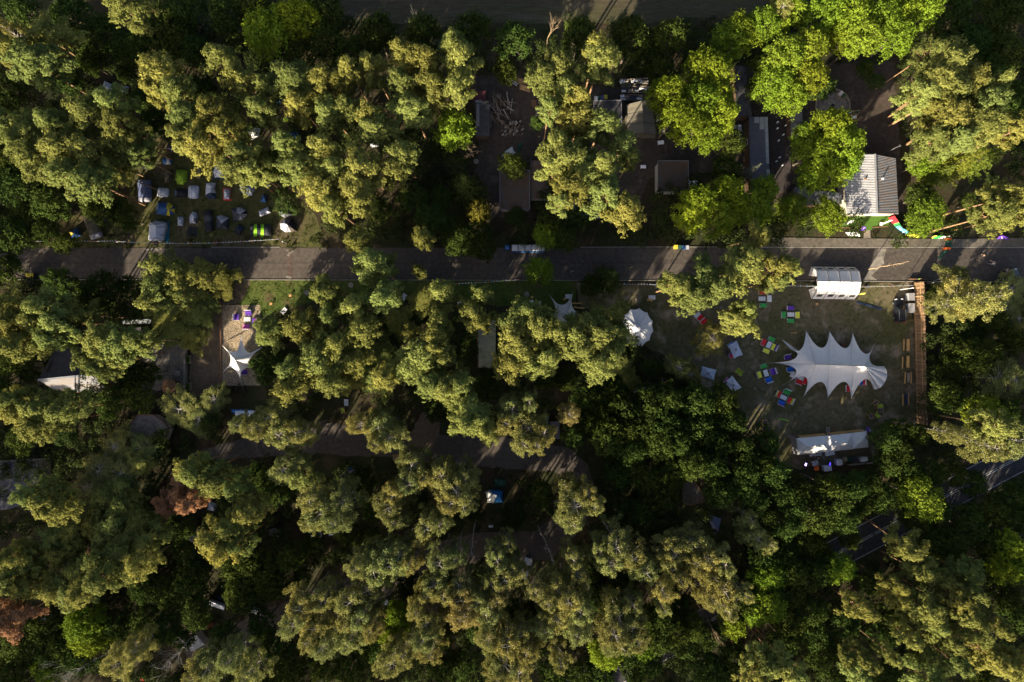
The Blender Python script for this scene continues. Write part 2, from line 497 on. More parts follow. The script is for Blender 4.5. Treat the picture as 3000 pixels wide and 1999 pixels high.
def lobes_crown(name, g, centers, radii, per, leaf, asp=.62, flat=.85, inner=.55):
    C, Nn, Hh = [], [], []
    for c, rad in zip(centers, radii):
        n = int(per * (rad / 1.2) ** 2)
        d = sph(g, n); d[:, 2] = np.where(d[:, 2] < -.35, -d[:, 2], d[:, 2])
        wv = .22 * np.sin(d[:, 0:1] * 5 + c[1] * 3) + .2 * np.sin(d[:, 1:2] * 6 + c[0] * 4) + .15 * np.sin(d[:, 2:3] * 5 + c[0])
        cc = c + d * np.array([1, 1, flat]) * rad * (g.uniform(inner, 1.1, (n, 1)) + wv) + g.normal(size=(n, 3)) * .07
        # break the lobe into sub-clumps
        q = np.sin(cc[:, 0] * 4.1 + c[0] * 7) + np.sin(cc[:, 1] * 4.3 + c[1] * 5) + np.sin(cc[:, 2] * 4.7)
        keep = q > -1.1
        C.append(cc[keep]); Nn.append((d * .9 + g.normal(size=(n, 3)) * .55 + np.array([0, 0, .25]))[keep])
        Hh.append(g.uniform(leaf * .7, leaf * 1.3, n)[keep])
    return leaf_mesh(name, np.concatenate(C), np.concatenate(Nn), np.concatenate(Hh), g, asp)
def proto_broad(seed, h=14.0, vert=.34, nl=30, leaf=.19, per=210, lob=(.75, 1.35)):
    g = np.random.default_rng(seed); r = random.Random(seed)
    cz = h * (1 - vert) ; vz = h * vert
    cs, rs, tub = [], [], []
    off = np.array([r.uniform(-.3, .3), r.uniform(-.3, .3), 0])
    tub.append(([(0, 0, 0), (.1, 0, cz * .35), tuple(off * .6 + np.array([0, 0, cz * .7])), tuple(off + np.array([0, 0, cz + vz * .3]))], .24, .08, 7))
    for i in range(nl):
        f = (i + .5) / nl
        zz = 1 - 1.45 * f; th = i * 2.39996 + r.uniform(-.4, .4)
        rr = math.sqrt(max(0, 1 - min(1, abs(zz)) ** 2)) * r.uniform(.78, 1.1)
        rad = r.uniform(*lob)
        c = off + np.array([math.cos(th) * rr * (RR - rad * .75), math.sin(th) * rr * (RR - rad * .75), cz + zz * (vz - rad * .6) * r.uniform(.85, 1.1)])
        cs.append(c); rs.append(rad)
        if i % 2 == 0:
            tub.append((curve_pts(off * .6 + np.array([0, 0, cz * .75]), c, -.2), .08, .025, 4))
    for i in range(8):
        a = r.random() * 6.28; q = r.uniform(.2, .5) * RR
        cs.append(off + np.array([math.cos(a) * q, math.sin(a) * q, cz + r.uniform(.0, .5) * vz])); rs.append(r.uniform(*lob))
    return lobes_crown("broadleaf_crown", g, cs, rs, per, leaf), tubes_mesh("broadleaf_trunk", tub, M_barkd), h
def proto_birch(seed):
    g = np.random.default_rng(seed); r = random.Random(seed); h = 18.5
    tub = [([(0, 0, 0), (.15, .1, 6), (0, .2, 12), (.1, 0, 17.8)], .17, .03, 6)]
    C, Nn, Hh = [], [], []
    nb = 34; th = r.random() * 6
    for i in range(nb):
        f = i / (nb - 1); th += 2.4 + r.uniform(-.6, .6); zf = .50 + .44 * f
        L = RR * (1.0 - .72 * f ** 1.8) * r.uniform(.65, 1.12) * (.75 + .25 * min(1, f * 5))
        p0 = np.array([.05, .1, zf * h]); p1 = p0 + np.array([math.cos(th) * L, math.sin(th) * L, L * .55])
        pts = curve_pts(p0, p1, .12 * L, 5)
        tub.append((pts, .045, .012, 4))
        for q in range(3):
            t = r.uniform(.45, 1); b0 = np.array(pts[0]) + (np.array(pts[-1]) - np.array(pts[0])) * t
            a2 = th + r.uniform(-1, 1)
            b1 = b0 + np.array([math.cos(a2), math.sin(a2), r.uniform(.2, .6)]) * r.uniform(.4, .9)
            if q < 2: tub.append(([tuple(b0), tuple(b1)], .016, .007, 3))
            rad = r.uniform(.42, .80)
            n = int(78 * (rad / .55) ** 2)
            d = sph(g, n)
            cc = b1 + np.array([0, 0, -.25]) + d * np.array([rad, rad, rad * 1.15]) * g.uniform(.3, 1.05, (n, 1))
            C.append(cc); Nn.append(d * .7 + g.normal(size=(n, 3)) * .7 + np.array([0, 0, .1])); Hh.append(g.uniform(.08, .15, n))
    return leaf_mesh("birch_crown", np.concatenate(C), np.concatenate(Nn), np.concatenate(Hh), g, .7), tubes_mesh("birch_trunk", tub, M_barkb), h
def proto_conifer(seed, h=12.0, layers=14, dens=30, rtop=.12, power=1.0, leaf=.16, droop=.2):
    """layered conifer: rings of feathery boughs"""
    g = np.random.default_rng(seed); r = random.Random(seed)
    tub = [([(0, 0, 0), (0, 0, h * .5), (0, 0, h * .98)], .17, .03, 6)]
    C, Nn, Hh = [], [], []
    for i in range(layers):
        f = i / (layers - 1); z = h * (.14 + .84 * f); L = RR * max(rtop, (1 - f) ** power)
        k = max(4, int(11 * (1 - f) + 4))
        for j in range(k):
            a = 6.283 * j / k + i * .7 + r.uniform(-.2, .2); Lj = L * r.uniform(.75, 1.12)
            n = int(dens * Lj / 1.5) + 8
            t = g.uniform(.12, 1, n) ** .8
            w = (1 - t * .75) * .42 * (.4 + Lj / RR)
            px = t * Lj; py = g.normal(size=n) * w * .6; pz = -droop * px + g.normal(size=n) * .10 + .15 * t ** 2 * Lj
            C.append(np.stack([px * math.cos(a) - py * math.sin(a), px * math.sin(a) + py * math.cos(a), z + pz], 1))
            nn = g.normal(size=(n, 3)) * .5; nn[:, 2] += .8; nn[:, 0] += .4 * math.cos(a); nn[:, 1] += .4 * math.sin(a)
            Nn.append(nn); Hh.append(g.uniform(leaf * .7, leaf * 1.3, n))
            tub.append(([(0, 0, z), (Lj * .9 * math.cos(a), Lj * .9 * math.sin(a), z - droop * Lj * .8)], .04, .012, 3))
    return leaf_mesh("conifer_crown", np.concatenate(C), np.concatenate(Nn), np.concatenate(Hh), g, .4), tubes_mesh("conifer_trunk", tub, M_barkd), h
def proto_bare(seed, h=9.0, mtl=None, spread=.55, depth=4):
    r = random.Random(seed); tub = []
    def grow(p, d, L, rad, k):
        q = [p]
        for s in range(3):
            d = (d + Vector((r.uniform(-.16, .16), r.uniform(-.16, .16), r.uniform(-.02, .12)))).normalized()
            q.append(q[-1] + d * L / 3)
        tub.append(([tuple(v) for v in q], rad, rad * .6, 5 if k > 2 else 3))
        if k == 0: return
        for s in range(3 if k > 1 else 4):
            b = q[r.choice((2, 3))] if s else q[3]
            a = r.random() * 6.28; e = spread * r.uniform(.6, 1.4)
            dd = (d + Vector((math.cos(a), math.sin(a), r.uniform(-.1, .3))) * e).normalized()
            grow(b, dd, L * r.uniform(.55, .78), rad * .55, k - 1)
    grow(Vector((0, 0, 0)), Vector((0, 0, 1)), h * .42, .085, depth)
    zmax = max(v[2] for t_ in tub for v in t_[0]); rm = max(math.hypot(v[0], v[1]) for t_ in tub for v in t_[0])
    tub2 = [([(v[0] * RR / rm, v[1] * RR / rm, v[2] * h / zmax) for v in pts], a, b, n) for pts, a, b, n in tub]
    return None, tubes_mesh("bare_trunk", tub2, mtl or M_dry), h

PROTO = {
    'P': [proto_pine(s) for s in (11, 12, 13, 14, 15, 16, 17, 18)],
    'M': [proto_broad(s, 14.0, .30, 40, .18, 230, (.55, 1.25)) for s in (21, 22, 23, 24, 25)],
    'R': [proto_broad(s, 10.0, .30, 42, .17, 230, (.5, 1.1)) for s in (31, 32, 33, 34, 35)],
    'B': [proto_birch(s) for s in (41, 42, 43, 44, 45, 46)],
    'S': [proto_broad(s, 4.0, .42, 24, .17, 200, (.8, 1.3)) for s in (51, 52)],
    'C': [proto_conifer(61, 12, 16, 34, leaf=.17), proto_conifer(62, 12, 16, 34, leaf=.17)],
    'N': [proto_conifer(63, 13, 13, 26, leaf=.15, droop=.12)],
    'T': [proto_conifer(64, 8, 22, 60, rtop=.45, power=.42, leaf=.15, droop=-.5)],
    'L': [proto_conifer(65, 13, 12, 38, leaf=.15, droop=.05)],
    'X': [proto_bare(s) for s in (71, 72)],
    'W': [proto_bare(s, 14.0, M_barkb, .5) for s in (75, 76)],
}
PROTO['D'] = PROTO['P']
PROTO['K'] = PROTO['R']
#        name, category, default height, crown colour, noun, group
KIND = {
    'P': ("pine_tree", "pine", 19.0, (0.160, 0.170, 0.042), "pine", "pines of the camp wood"),
    'D': ("pine_tree", "pine", 18.5, (0.22, 0.125, 0.068), "dead rust brown pine", None),
    'M': ("maple_tree", "maple", 14.0, (0.125, 0.175, 0.015), "leafy tree", "leafy sunlit trees of the yards and the road"),
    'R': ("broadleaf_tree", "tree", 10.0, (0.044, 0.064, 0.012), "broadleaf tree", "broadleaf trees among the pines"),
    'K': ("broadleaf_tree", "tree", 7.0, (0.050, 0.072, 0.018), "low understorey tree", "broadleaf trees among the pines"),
    'B': ("birch_tree", "birch", 18.5, (0.186, 0.186, 0.055), "birch", "birches of the lower wood"),
    'S': ("shrub", "shrub", 4.0, (0.070, 0.105, 0.020), "shrub", "shrubs between the buildings"),
    'C': ("conifer_tree", "conifer", 12.0, (0.060, 0.078, 0.018), "dark layered conifer", None),
    'N': ("spruce_tree", "spruce", 13.0, (0.120, 0.120, 0.085), "blue grey spruce", None),
    'T': ("thuja_tree", "conifer", 8.0, (0.135, 0.130, 0.022), "rounded golden thuja", None),
    'L': ("larch_tree", "larch", 13.0, (0.130, 0.150, 0.020), "feathery yellow green larch", None),
    'X': ("bare_tree", "bare tree", 9.0, None, "leafless tan twiggy tree", None),
    'W': ("bare_tree", "bare tree", 14.0, None, "leafless white limbed birch", None),
}
# kind  x y radius [hHeight] [tTone] in tile coordinates (tile enlarged 2.352 times)
TREES = {
(0, 0): """P 240 440 165;P 90 340 110;P 300 240 140 h15;P 880 70 130;R 1150 230 190;R 1280 60 140;R 700 220 140;R 480 120 140;R 150 80 130;B 50 210 80;M 1850 220 160 tY h12;M 2050 130 150 tY h12;R 2250 260 150;R 2230 70 140;R 1560 110 140;R 1740 50 130;R 2030 380 140;P 1530 410 120;P 1620 530 105;P 1110 520 135;P 1220 650 110;P 1090 640 75;P 2030 560 140;P 2230 560 125;P 1850 610 70;P 2050 720 115;P 2280 780 115;P 1790 770 105;P 1960 990 95;P 1330 820 125;P 1480 800 105;P 1420 970 125;P 1270 930 105;P 1570 920 105;P 1690 1050 125;P 1640 1170 105;P 1760 1190 95;P 2230 1020 115;P 2060 1200 130;P 2190 1320 140;P 2300 1170 115;P 2290 1430 95;P 620 790 135;P 770 720 125;P 820 860 115;P 940 970 115 h14.5;P 1010 1080 75 h14.5;P 380 850 105;P 230 930 140;P 430 1000 135;P 620 1050 125;P 270 1110 140;P 460 1200 140;P 650 1210 135;P 790 1200 85 h14.5;P 140 1000 85;P 40 860 105;R 860 510 60 h6;R 1060 840 85 h8;R 1400 620 90 h8;R 60 1080 120;R 110 1290 160;R 350 1400 140;R 700 1400 145;R 850 1500 100 h8;R 200 1480 120 h8;R 980 700 85 h8;R 1900 1130 100 h9;K 1960 1380 95;R 1000 330 140;R 1350 350 105;R 480 560 100 h8;R 60 640 120 h9;R 620 430 90 h8;R 870 330 110""",
(1000, 0): """R 250 230 130 h13;R 560 230 125 h13;R 900 230 140 h13;R 1180 270 125 h13;R 1630 260 130 h13;X 1430 210 85 h16;R 2000 260 140 h13;R 2250 250 125 h13;W 490 190 70 h16;R 60 330 110;P 420 370 85;P 430 580 95;P 560 430 125;P 760 320 105;P 820 440 125;P 620 600 115;P 800 620 105;P 230 490 105 h16;P 60 500 85;P 500 760 125;P 190 790 105;P 250 900 125;P 60 760 85;P 420 1060 115;P 360 1180 85;P 150 1130 140;P 80 1300 130;P 130 1420 75;M 780 880 130 h13;X 870 1010 140 h11;C 860 1270 150;T 950 1460 95;R 680 1370 85 h7;R 500 1380 105 h8;R 250 1440 95 h7;R 600 1500 105;P 1500 450 125;P 1400 540 105;P 1530 600 125;P 1760 350 105;P 1780 430 125;P 1640 680 95;P 1430 760 75;P 1640 830 125;P 1790 870 115;P 1480 1000 115;P 1560 1110 140;P 1420 1150 95;P 1650 1190 125;P 1790 1120 105;P 1940 1010 95 h16;P 1580 1290 125;P 1850 1330 125;P 1950 1430 130;P 1500 1400 70;P 2000 1100 70 h15;R 1180 1140 95 h6;S 1350 860 50;R 1200 1490 70 h4;M 2250 650 125 h15;M 2300 800 125 h15;R 2200 480 95;R 1450 1530 90 h7;R 1650 1490 100 h7;R 1130 480 90 h8;R 2120 380 110""",
(2000, 0): """M 120 480 130 h15;M 240 560 125 h15;M 100 700 135 h15;M 240 800 125 h15;M 60 860 115 h15;M 180 930 105 h13;R 330 990 110 h9;M 420 220 115 h12;M 320 300 125 h12;M 560 160 105;M 720 80 105;B 660 90 75 h15;M 950 90 135;M 1150 100 140;M 1350 130 140;M 1500 80 125;M 1650 80 105;M 1230 260 125 tO;M 1450 260 115;M 1080 250 115 h12;R 1850 100 160;R 2100 150 170;R 2250 60 140;R 1980 310 160;R 2200 350 140;R 2100 500 130;M 700 400 135 tO;M 850 350 125 tO;M 620 560 140 h12;M 850 530 130 tO h12;M 750 680 115 h11;R 500 620 90 h8;R 560 450 105;R 960 600 90 h9;S 1250 490 60;P 1720 470 150 b2650,295;P 1600 620 140 b2625,325;P 1820 640 160;P 1500 720 115 b2600,345;P 1950 560 130;P 2080 700 130;P 1650 830 150 b2655,425;P 1900 850 150 b2715,430;P 1560 950 120 b2658,478;P 1750 1000 120 b2690,475;P 2080 900 120;P 1700 360 80;P 2150 580 85;M 1010 880 130 h13;M 1080 1010 150 h13;M 900 1050 130 h12;M 1000 1160 140 h12;M 1130 1110 100 h12;M 870 1210 100 h10;M 800 960 100 h10;M 1660 1120 95 h9;L 1950 1100 150;L 2130 1070 130;L 1800 1180 110;R 1640 1360 100 h7;M 1680 1500 130 h8 tO;S 1960 1410 60;M 120 1390 115 h12 tY;M 310 1320 105 tY h12;M 360 1400 85 tY h11;M 60 1480 115 tY h11;M 250 1500 125 h11;M 480 1440 130 h11;M 560 1320 95 h10;R 300 1180 100 h8;N 470 1180 75;M 760 1450 105 h8 tO;M 1000 1490 115 h8;P 2250 1350 125;P 2150 1480 105;P 2300 1480 105;P 2300 900 95;R 2280 760 100;R 2250 640 90 h9;K 1330 560 60 h4""",
(0, 667): """R 80 60 145;R 60 250 115;R 330 20 90 h8;P 1130 260 115;P 1250 330 135;P 1100 430 125;P 1400 300 115 h18;P 1530 370 105 h15;P 1300 480 125;P 1150 600 135;P 1380 590 115;P 1200 720 115;P 1330 740 95;P 1050 520 75;P 300 560 125;P 420 650 125;P 380 760 105;P 280 650 95;P 550 600 105 h16;P 100 650 115;P 130 800 115;P 40 760 85;P 60 550 75;R 700 440 135 h9;R 880 400 85 h7;R 620 520 100;P 720 760 125;P 850 800 125;P 780 880 105;P 950 780 85;P 620 920 105 h16;P 700 970 75;K 220 1010 65;P 150 1250 125;P 330 1230 130;P 480 1250 115;P 270 1360 115;P 130 1180 85;R 800 1170 100 h10;R 950 1150 110 h10;R 750 1260 75 h8;R 1020 1000 80 h8;R 900 1020 80 h9;B 1250 1250 140 h8;B 1380 1330 110 h9;B 1480 1180 95 h8;B 800 1500 130;B 1000 1520 120 h11;P 1840 700 95 h10;R 1880 930 105 h8;R 1830 1010 75 h8;R 1770 940 55 h7;P 2080 700 115;P 2250 420 95;P 2200 900 135;P 2100 1000 115;P 2000 1100 105;P 2280 1050 105;P 2320 800 105;P 2000 980 95;P 2270 600 85;B 1890 1300 120;B 1960 1420 130;B 1780 1370 95;B 2080 1400 95;B 1690 1350 80;R 400 380 110 h8;R 450 120 80 h6;R 100 930 100;R 60 1120 90;K 450 1430 90;R 150 1450 110 h8;K 1450 1350 70;R 700 130 0""",
(1000, 667): """P 200 170 125;P 120 160 85;P 280 250 105 h16;P 560 160 75;P 540 300 45 h15;R 850 100 130 h9;R 980 180 95 h9;R 780 40 120;M 1420 50 90 h8;R 1540 70 95 h8;M 1340 260 95 h9;P 300 480 105;P 100 540 105;P 150 680 115;P 380 620 125;P 580 490 115;P 680 440 75;P 680 650 95;P 650 740 105;P 450 720 75;P 900 580 105;P 970 460 65;P 950 660 65;P 100 900 125;P 290 900 125;P 200 1000 115;P 60 1050 105;P 550 880 140;P 480 980 125;P 650 830 85;P 620 1080 115;P 720 1110 130;P 330 1020 95;P 720 900 65;P 820 1060 75;P 1200 640 125;P 1260 580 95;P 1350 700 130;P 1180 740 115;P 1250 860 140;P 1160 940 115;P 1430 880 105;P 1480 760 105;P 1330 950 95;P 1680 640 115;P 1750 760 140;P 1850 600 105 h16;P 1650 820 130;P 1850 850 130;P 1760 950 125;P 1900 950 105;P 1600 740 85;P 1900 720 85 h15;P 1970 1030 75;C 1850 330 110 h13;R 1720 400 80 h7;P 2300 400 95;R 2130 970 70 h6;B 2320 960 85 h11;P 880 1240 105;P 950 1330 105;P 850 1330 105;P 1000 1400 85;R 660 1240 100 h6;R 780 1210 80 h6;R 1000 1100 100 h9;R 1550 1040 80 h7;R 1400 1040 85 h7;X 215 1150 60 h9;B 1290 1200 70;B 1180 1250 110;B 1280 1370 130;B 1400 1400 100;B 1250 1480 90;B 1340 1480 75;B 1570 1280 75 tT;B 1130 1340 85;B 280 1380 120;B 350 1440 100;B 150 1350 95;B 260 1480 75;R 870 790 60 h5;R 1700 1180 115 h14;R 1850 1180 115 h14;R 1800 1300 115 h14;R 1700 1350 105 h14;R 1950 1250 105 h14;R 1930 1400 115 h14;R 2100 1200 125 h14;R 2250 1180 105 h14;R 2080 1350 115 h14;R 2230 1350 125 h14;R 1600 1440 85 h14;R 1830 1460 105 h14;R 2180 1480 125 h14;R 1990 1520 115 h14;R 2320 1480 100 h14;R 1900 1120 90 h14""",
(2000, 667): """P 130 360 140 h18;P 60 480 105;P 220 420 95;P 430 190 135 h19;P 520 120 95;P 620 250 115;P 700 240 85;P 340 240 85;P 640 370 60;P 380 620 105 h15;P 430 550 75 h15;B 190 770 105 h10;B 50 1010 75 h9;R 100 1200 130 h12.5;R 280 1200 120 h12.5;R 330 1330 110 h12.5;R 100 1380 130 h13.5;R 250 1480 110 h13.5;R 560 1480 110 h13.5;R 420 1530 100 h13.5;R 40 1100 80 h8;B 1870 360 105 h9.5;B 1950 470 125 h13;B 1800 540 105 h9.5;B 2080 480 125;B 2200 560 130;B 2300 620 110;B 2250 430 110;B 1890 300 60 h9.5;R 1900 850 105 h11;R 1990 900 110 h11;R 1850 960 85 h10;R 2100 850 100;B 2230 1050 120 h14;R 1780 1140 95;R 1850 1200 85;M 2060 1290 120 h14 tO;R 2200 1240 110;P 2150 1360 105;R 1400 1450 100;R 1500 1400 95 h9;R 1480 1540 100;R 1620 1430 75 h8;B 1850 1420 75;B 2230 1450 140;B 2080 1500 120;R 2000 740 100 h9;R 2250 780 100;S 1760 440 60;R 2150 650 90 h8""",
(0, 1333): """B 700 100 140 tO;B 850 130 125 tO;B 620 220 105 tO;P 720 280 115;P 840 210 95;P 980 50 95 h10;P 1380 130 115;P 1500 180 125;P 1610 230 85;P 1320 80 85;D 1230 260 115 h12;D 1160 340 95 h12;D 1330 330 75;D 670 650 50;R 1800 130 95 h9;R 1880 250 105 h9;B 1990 90 115;P 2040 130 105;B 2230 380 140;B 2170 300 105;B 2150 450 85;B 2320 450 95;P 330 280 115;P 230 270 85;P 400 360 105 h17;P 920 380 105 h12.5;P 850 350 90 h13;P 640 460 115;P 800 500 135 h14;P 700 570 115;P 920 570 90 h14;P 500 520 115;P 380 560 105;P 1000 480 95 h13;P 1050 580 95 h15;P 870 680 140 h16;P 700 730 115;P 960 750 105;P 560 810 115;P 720 850 125;P 450 680 95;P 380 920 95;P 480 950 130;P 600 930 100;P 80 880 125;P 200 900 100;P 60 700 95;P 200 720 105;R 1250 500 105 h8;P 1500 560 115;P 1600 480 105;P 1720 400 105;P 1540 650 100 tY;P 1650 600 85;D 80 1140 125;D 30 1060 75;R 1280 650 90 h7;R 1650 750 130;R 1800 820 140;R 1650 950 120;R 1880 900 110;R 2000 700 100;R 1300 900 140;R 1150 950 110;R 1000 900 110;R 2080 840 70 h6;R 1350 1080 110;R 1750 960 100;M 600 1150 125 h13;M 620 1270 115 h12;R 800 1150 110;R 1000 1130 120;R 300 1200 130;R 150 1300 140;R 100 1480 120;R 350 1350 110;M 330 1480 105 h9;R 450 1300 100;B 860 1400 115;B 950 1330 85;W 470 1450 150;W 1150 1390 150;B 1480 1420 130;B 1620 1380 100;B 1370 1490 100;B 1740 1480 100;R 1900 1300 110;B 2100 1020 120;B 2050 1120 115;B 2200 1150 125;B 2250 1280 115;B 2150 1250 90;B 2250 970 100;R 2250 1450 110;R 2000 1450 120;R 1150 1200 110;R 1250 1250 80 h8;R 600 1000 0;R 560 1400 110;R 1550 1250 100;R 1800 1170 100;R 2150 600 70 h6;R 1750 550 70 h7""",
(1000, 1333): """B 500 60 105;B 480 180 105;B 700 130 115;B 800 220 125;B 760 310 115;B 850 340 80;B 860 140 90;B 580 130 85;B 350 350 115;B 390 440 85;B 370 260 85;B 40 300 115;R 140 180 100 h10;R 200 370 80 h8;B 600 480 105;B 550 560 75;B 690 460 80;B 1550 230 95;B 1600 330 130;B 1580 450 105;B 1690 250 75;B 1730 330 75;R 1380 270 85 h9;R 1190 420 85 h8;
B 350 720 115;B 250 780 125;B 130 750 95;B 420 650 95;B 480 730 80;B 690 720 105;B 650 860 105;B 710 930 85;B 610 930 80;B 790 690 75;B 1150 590 60;B 1080 700 95;B 1120 820 125;B 1180 750 75;B 1040 860 85;B 820 850 95 tO;B 830 960 105 tO;B 840 1090 115 tO;B 1590 690 85;B 1620 790 85;B 1880 600 125;B 1850 720 105;B 2000 680 115;B 2080 780 105;B 1770 640 75;
B 1480 890 95;B 1420 980 85;B 1560 970 115;B 1640 1050 105;B 1480 1090 115;B 1400 1170 85;B 1330 900 85 tO;B 1620 1200 105;B 200 900 125;B 80 980 125;B 150 1090 105;B 220 1170 85;B 60 1260 105;B 50 1120 85;M 390 1110 90 h12;M 350 1230 95 h12;B 600 1120 115;B 580 1230 105;B 530 1040 75;B 620 1330 85;B 360 1400 120;B 440 1330 85;B 1000 1050 115;B 940 970 85;B 1070 970 75 tO;B 1020 1230 105;B 1150 1260 135;B 1240 1190 80;B 1270 1310 95;B 1130 1390 125;B 1220 1450 120;B 1080 1490 95;
B 1900 1080 125;B 1980 1150 125;B 1850 1180 120;B 2030 1250 95;B 1900 1270 115;B 1990 990 85;B 2200 920 90;B 2200 1030 60;M 1820 1370 105 h13;R 2000 1350 105;B 1500 1390 75;R 1450 1510 110;R 60 1450 120;R 700 1450 120;R 850 1420 110;R 1640 1490 110;M 2090 1340 95 h11;R 2050 400 120;R 2200 300 125;R 2100 150 125;R 2270 150 110;R 2000 60 110;R 1900 130 110;R 2310 70 100;R 1920 350 95;B 2280 650 120;B 2250 760 95;R 2200 500 105;B 2300 820 85;
R 950 1200 100;R 480 900 100 h7;R 270 1330 110;R 1780 980 110;R 2150 1120 110;R 1950 870 100;R 1780 1500 100;R 970 800 80 h6;R 1320 1080 80;R 2300 1030 110;R 700 1250 90;R 1180 1080 80;R 60 560 90 h7;R 920 400 70 h6;R 1760 880 80 h7;R 180 1330 100;R 2190 1260 105 h13;R 2310 1210 105 h13;R 2230 1130 100 h13;R 2120 1440 100 h11;R 2040 1530 90 h10""",
(2000, 1333): """R 60 60 115 h14;R 200 60 110 h14;R 420 110 115 h14;R 250 250 115 h14;R 400 200 115 h14;R 600 120 120 h14;R 520 50 100 h14;R 770 240 90 h14;R 740 330 115 h14;R 650 240 95 h14;R 480 300 105 h14;R 540 390 90 h14;B 450 430 90 h14;B 490 560 100 h14;B 580 600 70 h13;R 920 420 125 h14;R 1050 280 125 h14;R 1200 330 110;R 1260 200 110;R 1140 210 100 h14;R 850 600 115;R 700 470 105 h14;R 1100 440 110 h14;R 1380 300 95;R 1000 215 85 h14;R 1190 215 90;M 1650 300 140 h13 tO;R 1720 410 110;R 1560 320 110;R 1590 440 100;R 1150 560 75 h7;R 950 700 110 h9;R 600 720 130;M 620 830 95 h11;R 700 670 110;M 550 850 85 h10;M 1090 820 95 h12;R 950 830 110;R 850 900 115;R 750 1000 125;M 590 1060 130 h13;R 850 1050 105;R 720 1130 100;M 500 1120 85 h11;M 350 1210 95 h11;R 470 960 95;B 60 600 115;B 60 720 90;B 150 690 100;B 250 720 95;B 180 810 85;B 250 900 115;B 180 970 85;B 280 1040 90;B 330 950 80;B 400 930 60;X 190 1160 85 h14;P 550 1380 105;P 660 1430 105;P 760 1490 90;P 490 1500 90;P 1210 990 95;P 1550 700 105 h15;P 1620 780 95 h15;P 1750 860 95 h15;P 1940 810 95 h16;P 1650 1050 120;P 1720 1140 90;P 1880 1000 95;P 1900 1090 85;P 2000 1200 105;P 2130 1160 85;P 1820 1260 90;P 1850 1400 105;P 1560 1250 75;P 1240 1400 95;P 1190 1490 85;P 1650 1520 110;P 1420 1370 55;P 2120 1380 115;P 2190 1450 90;P 1450 890 75 h15;P 1490 980 75 h15;P 1960 930 80;P 2310 1450 105;R 1700 560 120 h11;R 1830 600 110 h11;R 1950 450 125;R 2100 600 115;M 2250 650 105;M 2300 760 95;M 2180 790 85;R 2100 350 110;R 2250 250 115;R 2060 800 95;R 2210 950 105;R 2290 1110 110;R 1100 1150 115;R 900 1220 115;R 700 1280 110;R 300 1370 115;R 250 1490 110;R 950 1360 115;R 1050 1490 110;R 1700 130 100;R 1560 90 95;R 2010 210 90 h8;R 1400 70 85;R 1430 1130 100;R 1350 1250 105;R 1680 1300 100;R 2280 430 110;R 1320 880 90 h9;R 1400 1500 105;R 2060 1500 100;R 1000 1230 0;R 1850 130 90 h8;R 60 1350 110;R 130 1460 110;R 60 1180 95 h12;R 160 1260 90 h11;R 400 1020 85 h11;R 330 1080 85 h11;R 620 930 80 h11;R 760 800 95 h12;R 880 760 85 h11""",
}
TONE = {'Y': (1.28, 1.15, 1.0), 'O': (1.05, .98, 1.1), 'T': (1.1, .97, 1.15)}
LAND = [  # photo pixel, phrase
(240, 20, "the top left corner"), (330, 265, "the two grey tents"), (770, 290, "the tents in the pine shade"), (540, 520, "the lime dome tent"), (760, 680, "the green and black striped tent"), (410, 560, "the blue tunnel tent"), (250, 640, "the dark army tent"),
(1180, 95, "the bare white limbed birch"), (1620, 90, "the leafless tan tree"), (1480, 320, "the firewood heap"), (1500, 440, "the white tarpaulin"), (1540, 560, "the brown flat roof"), (1880, 340, "the olive army tent"), (2060, 280, "the bright chestnut"), (2220, 420, "the long grey roof"), (2440, 300, "the fire pit"), (2550, 540, "the ribbed metal roof"), (2330, 370, "the bright maple"),
(2660, 660, "the rainbow barrier"), (2930, 690, "the purple roadside banner"), (2800, 330, "the giant old pine"), (2800, 40, "the top right corner"), (1000, 40, "the ploughed field"), (2200, 60, "the field corner"),
(90, 800, "the yellow bins"), (190, 1120, "the ribbed barn roof"), (710, 1030, "the star canopy"), (505, 1040, "the stone patio"), (430, 1240, "the gravelled octagon roof"), (720, 1215, "the white market awning"), (1540, 730, "the portable toilets"), (1420, 1010, "the mossy shed"), (1640, 900, "the torn stretch sail"), (1860, 960, "the round scalloped pavilion"), (1000, 1160, "the lone white pallets"), (1890, 1140, "the long white folding table"), (2100, 1090, "the grey square parasols"), (2460, 1060, "the big spiked canopy"), (2450, 830, "the ribbed army tent"), (2220, 900, "the red pallet seat"),
(2800, 860, "the sandy gap in the fence"), (2700, 1050, "the log fence"), (2430, 1300, "the white bar tent"), (60, 1480, "the slate roof"), (520, 1470, "the rust brown pines"), (590, 1570, "the pale forest tunnel tent"), (640, 1770, "the grey forest tarp"), (570, 1880, "the beige caravan"), (920, 1565, "the round pop up tents"), (40, 1820, "the rust brown corner pine"), (220, 1950, "the bottom left corner"), (1450, 1455, "the blue and white camper tent"), (1165, 1345, "the wooden pallet deck"), (1540, 1665, "the small white car"), (1600, 1330, "the bend of the asphalt loop"), (1400, 1900, "the middle of the bottom edge"), (1050, 1850, "the forest track"), (1900, 1880, "the road's lower end"), (2030, 1500, "the sandpit"), (2080, 1830, "the purple grey bare tree"), (2560, 1560, "the road markings"), (2330, 1480, "the tall dark grove"), (2900, 1400, "the road's upper end"), (2500, 1850, "the bottom edge"), (2880, 1900, "the bottom right corner"), (2900, 1620, "the right edge"),
(2900, 1180, "the dark right margin"), (1250, 560, "the golden thuja"), (1240, 820, "the leaning roadside pine"), (640, 1330, "the asphalt loop's left end"), (1160, 240, "the top pines"), (2100, 560, "the low yard roof"), (1720, 1550, "the lower path"), (1350, 1150, "the sunlit sandy track"),
]
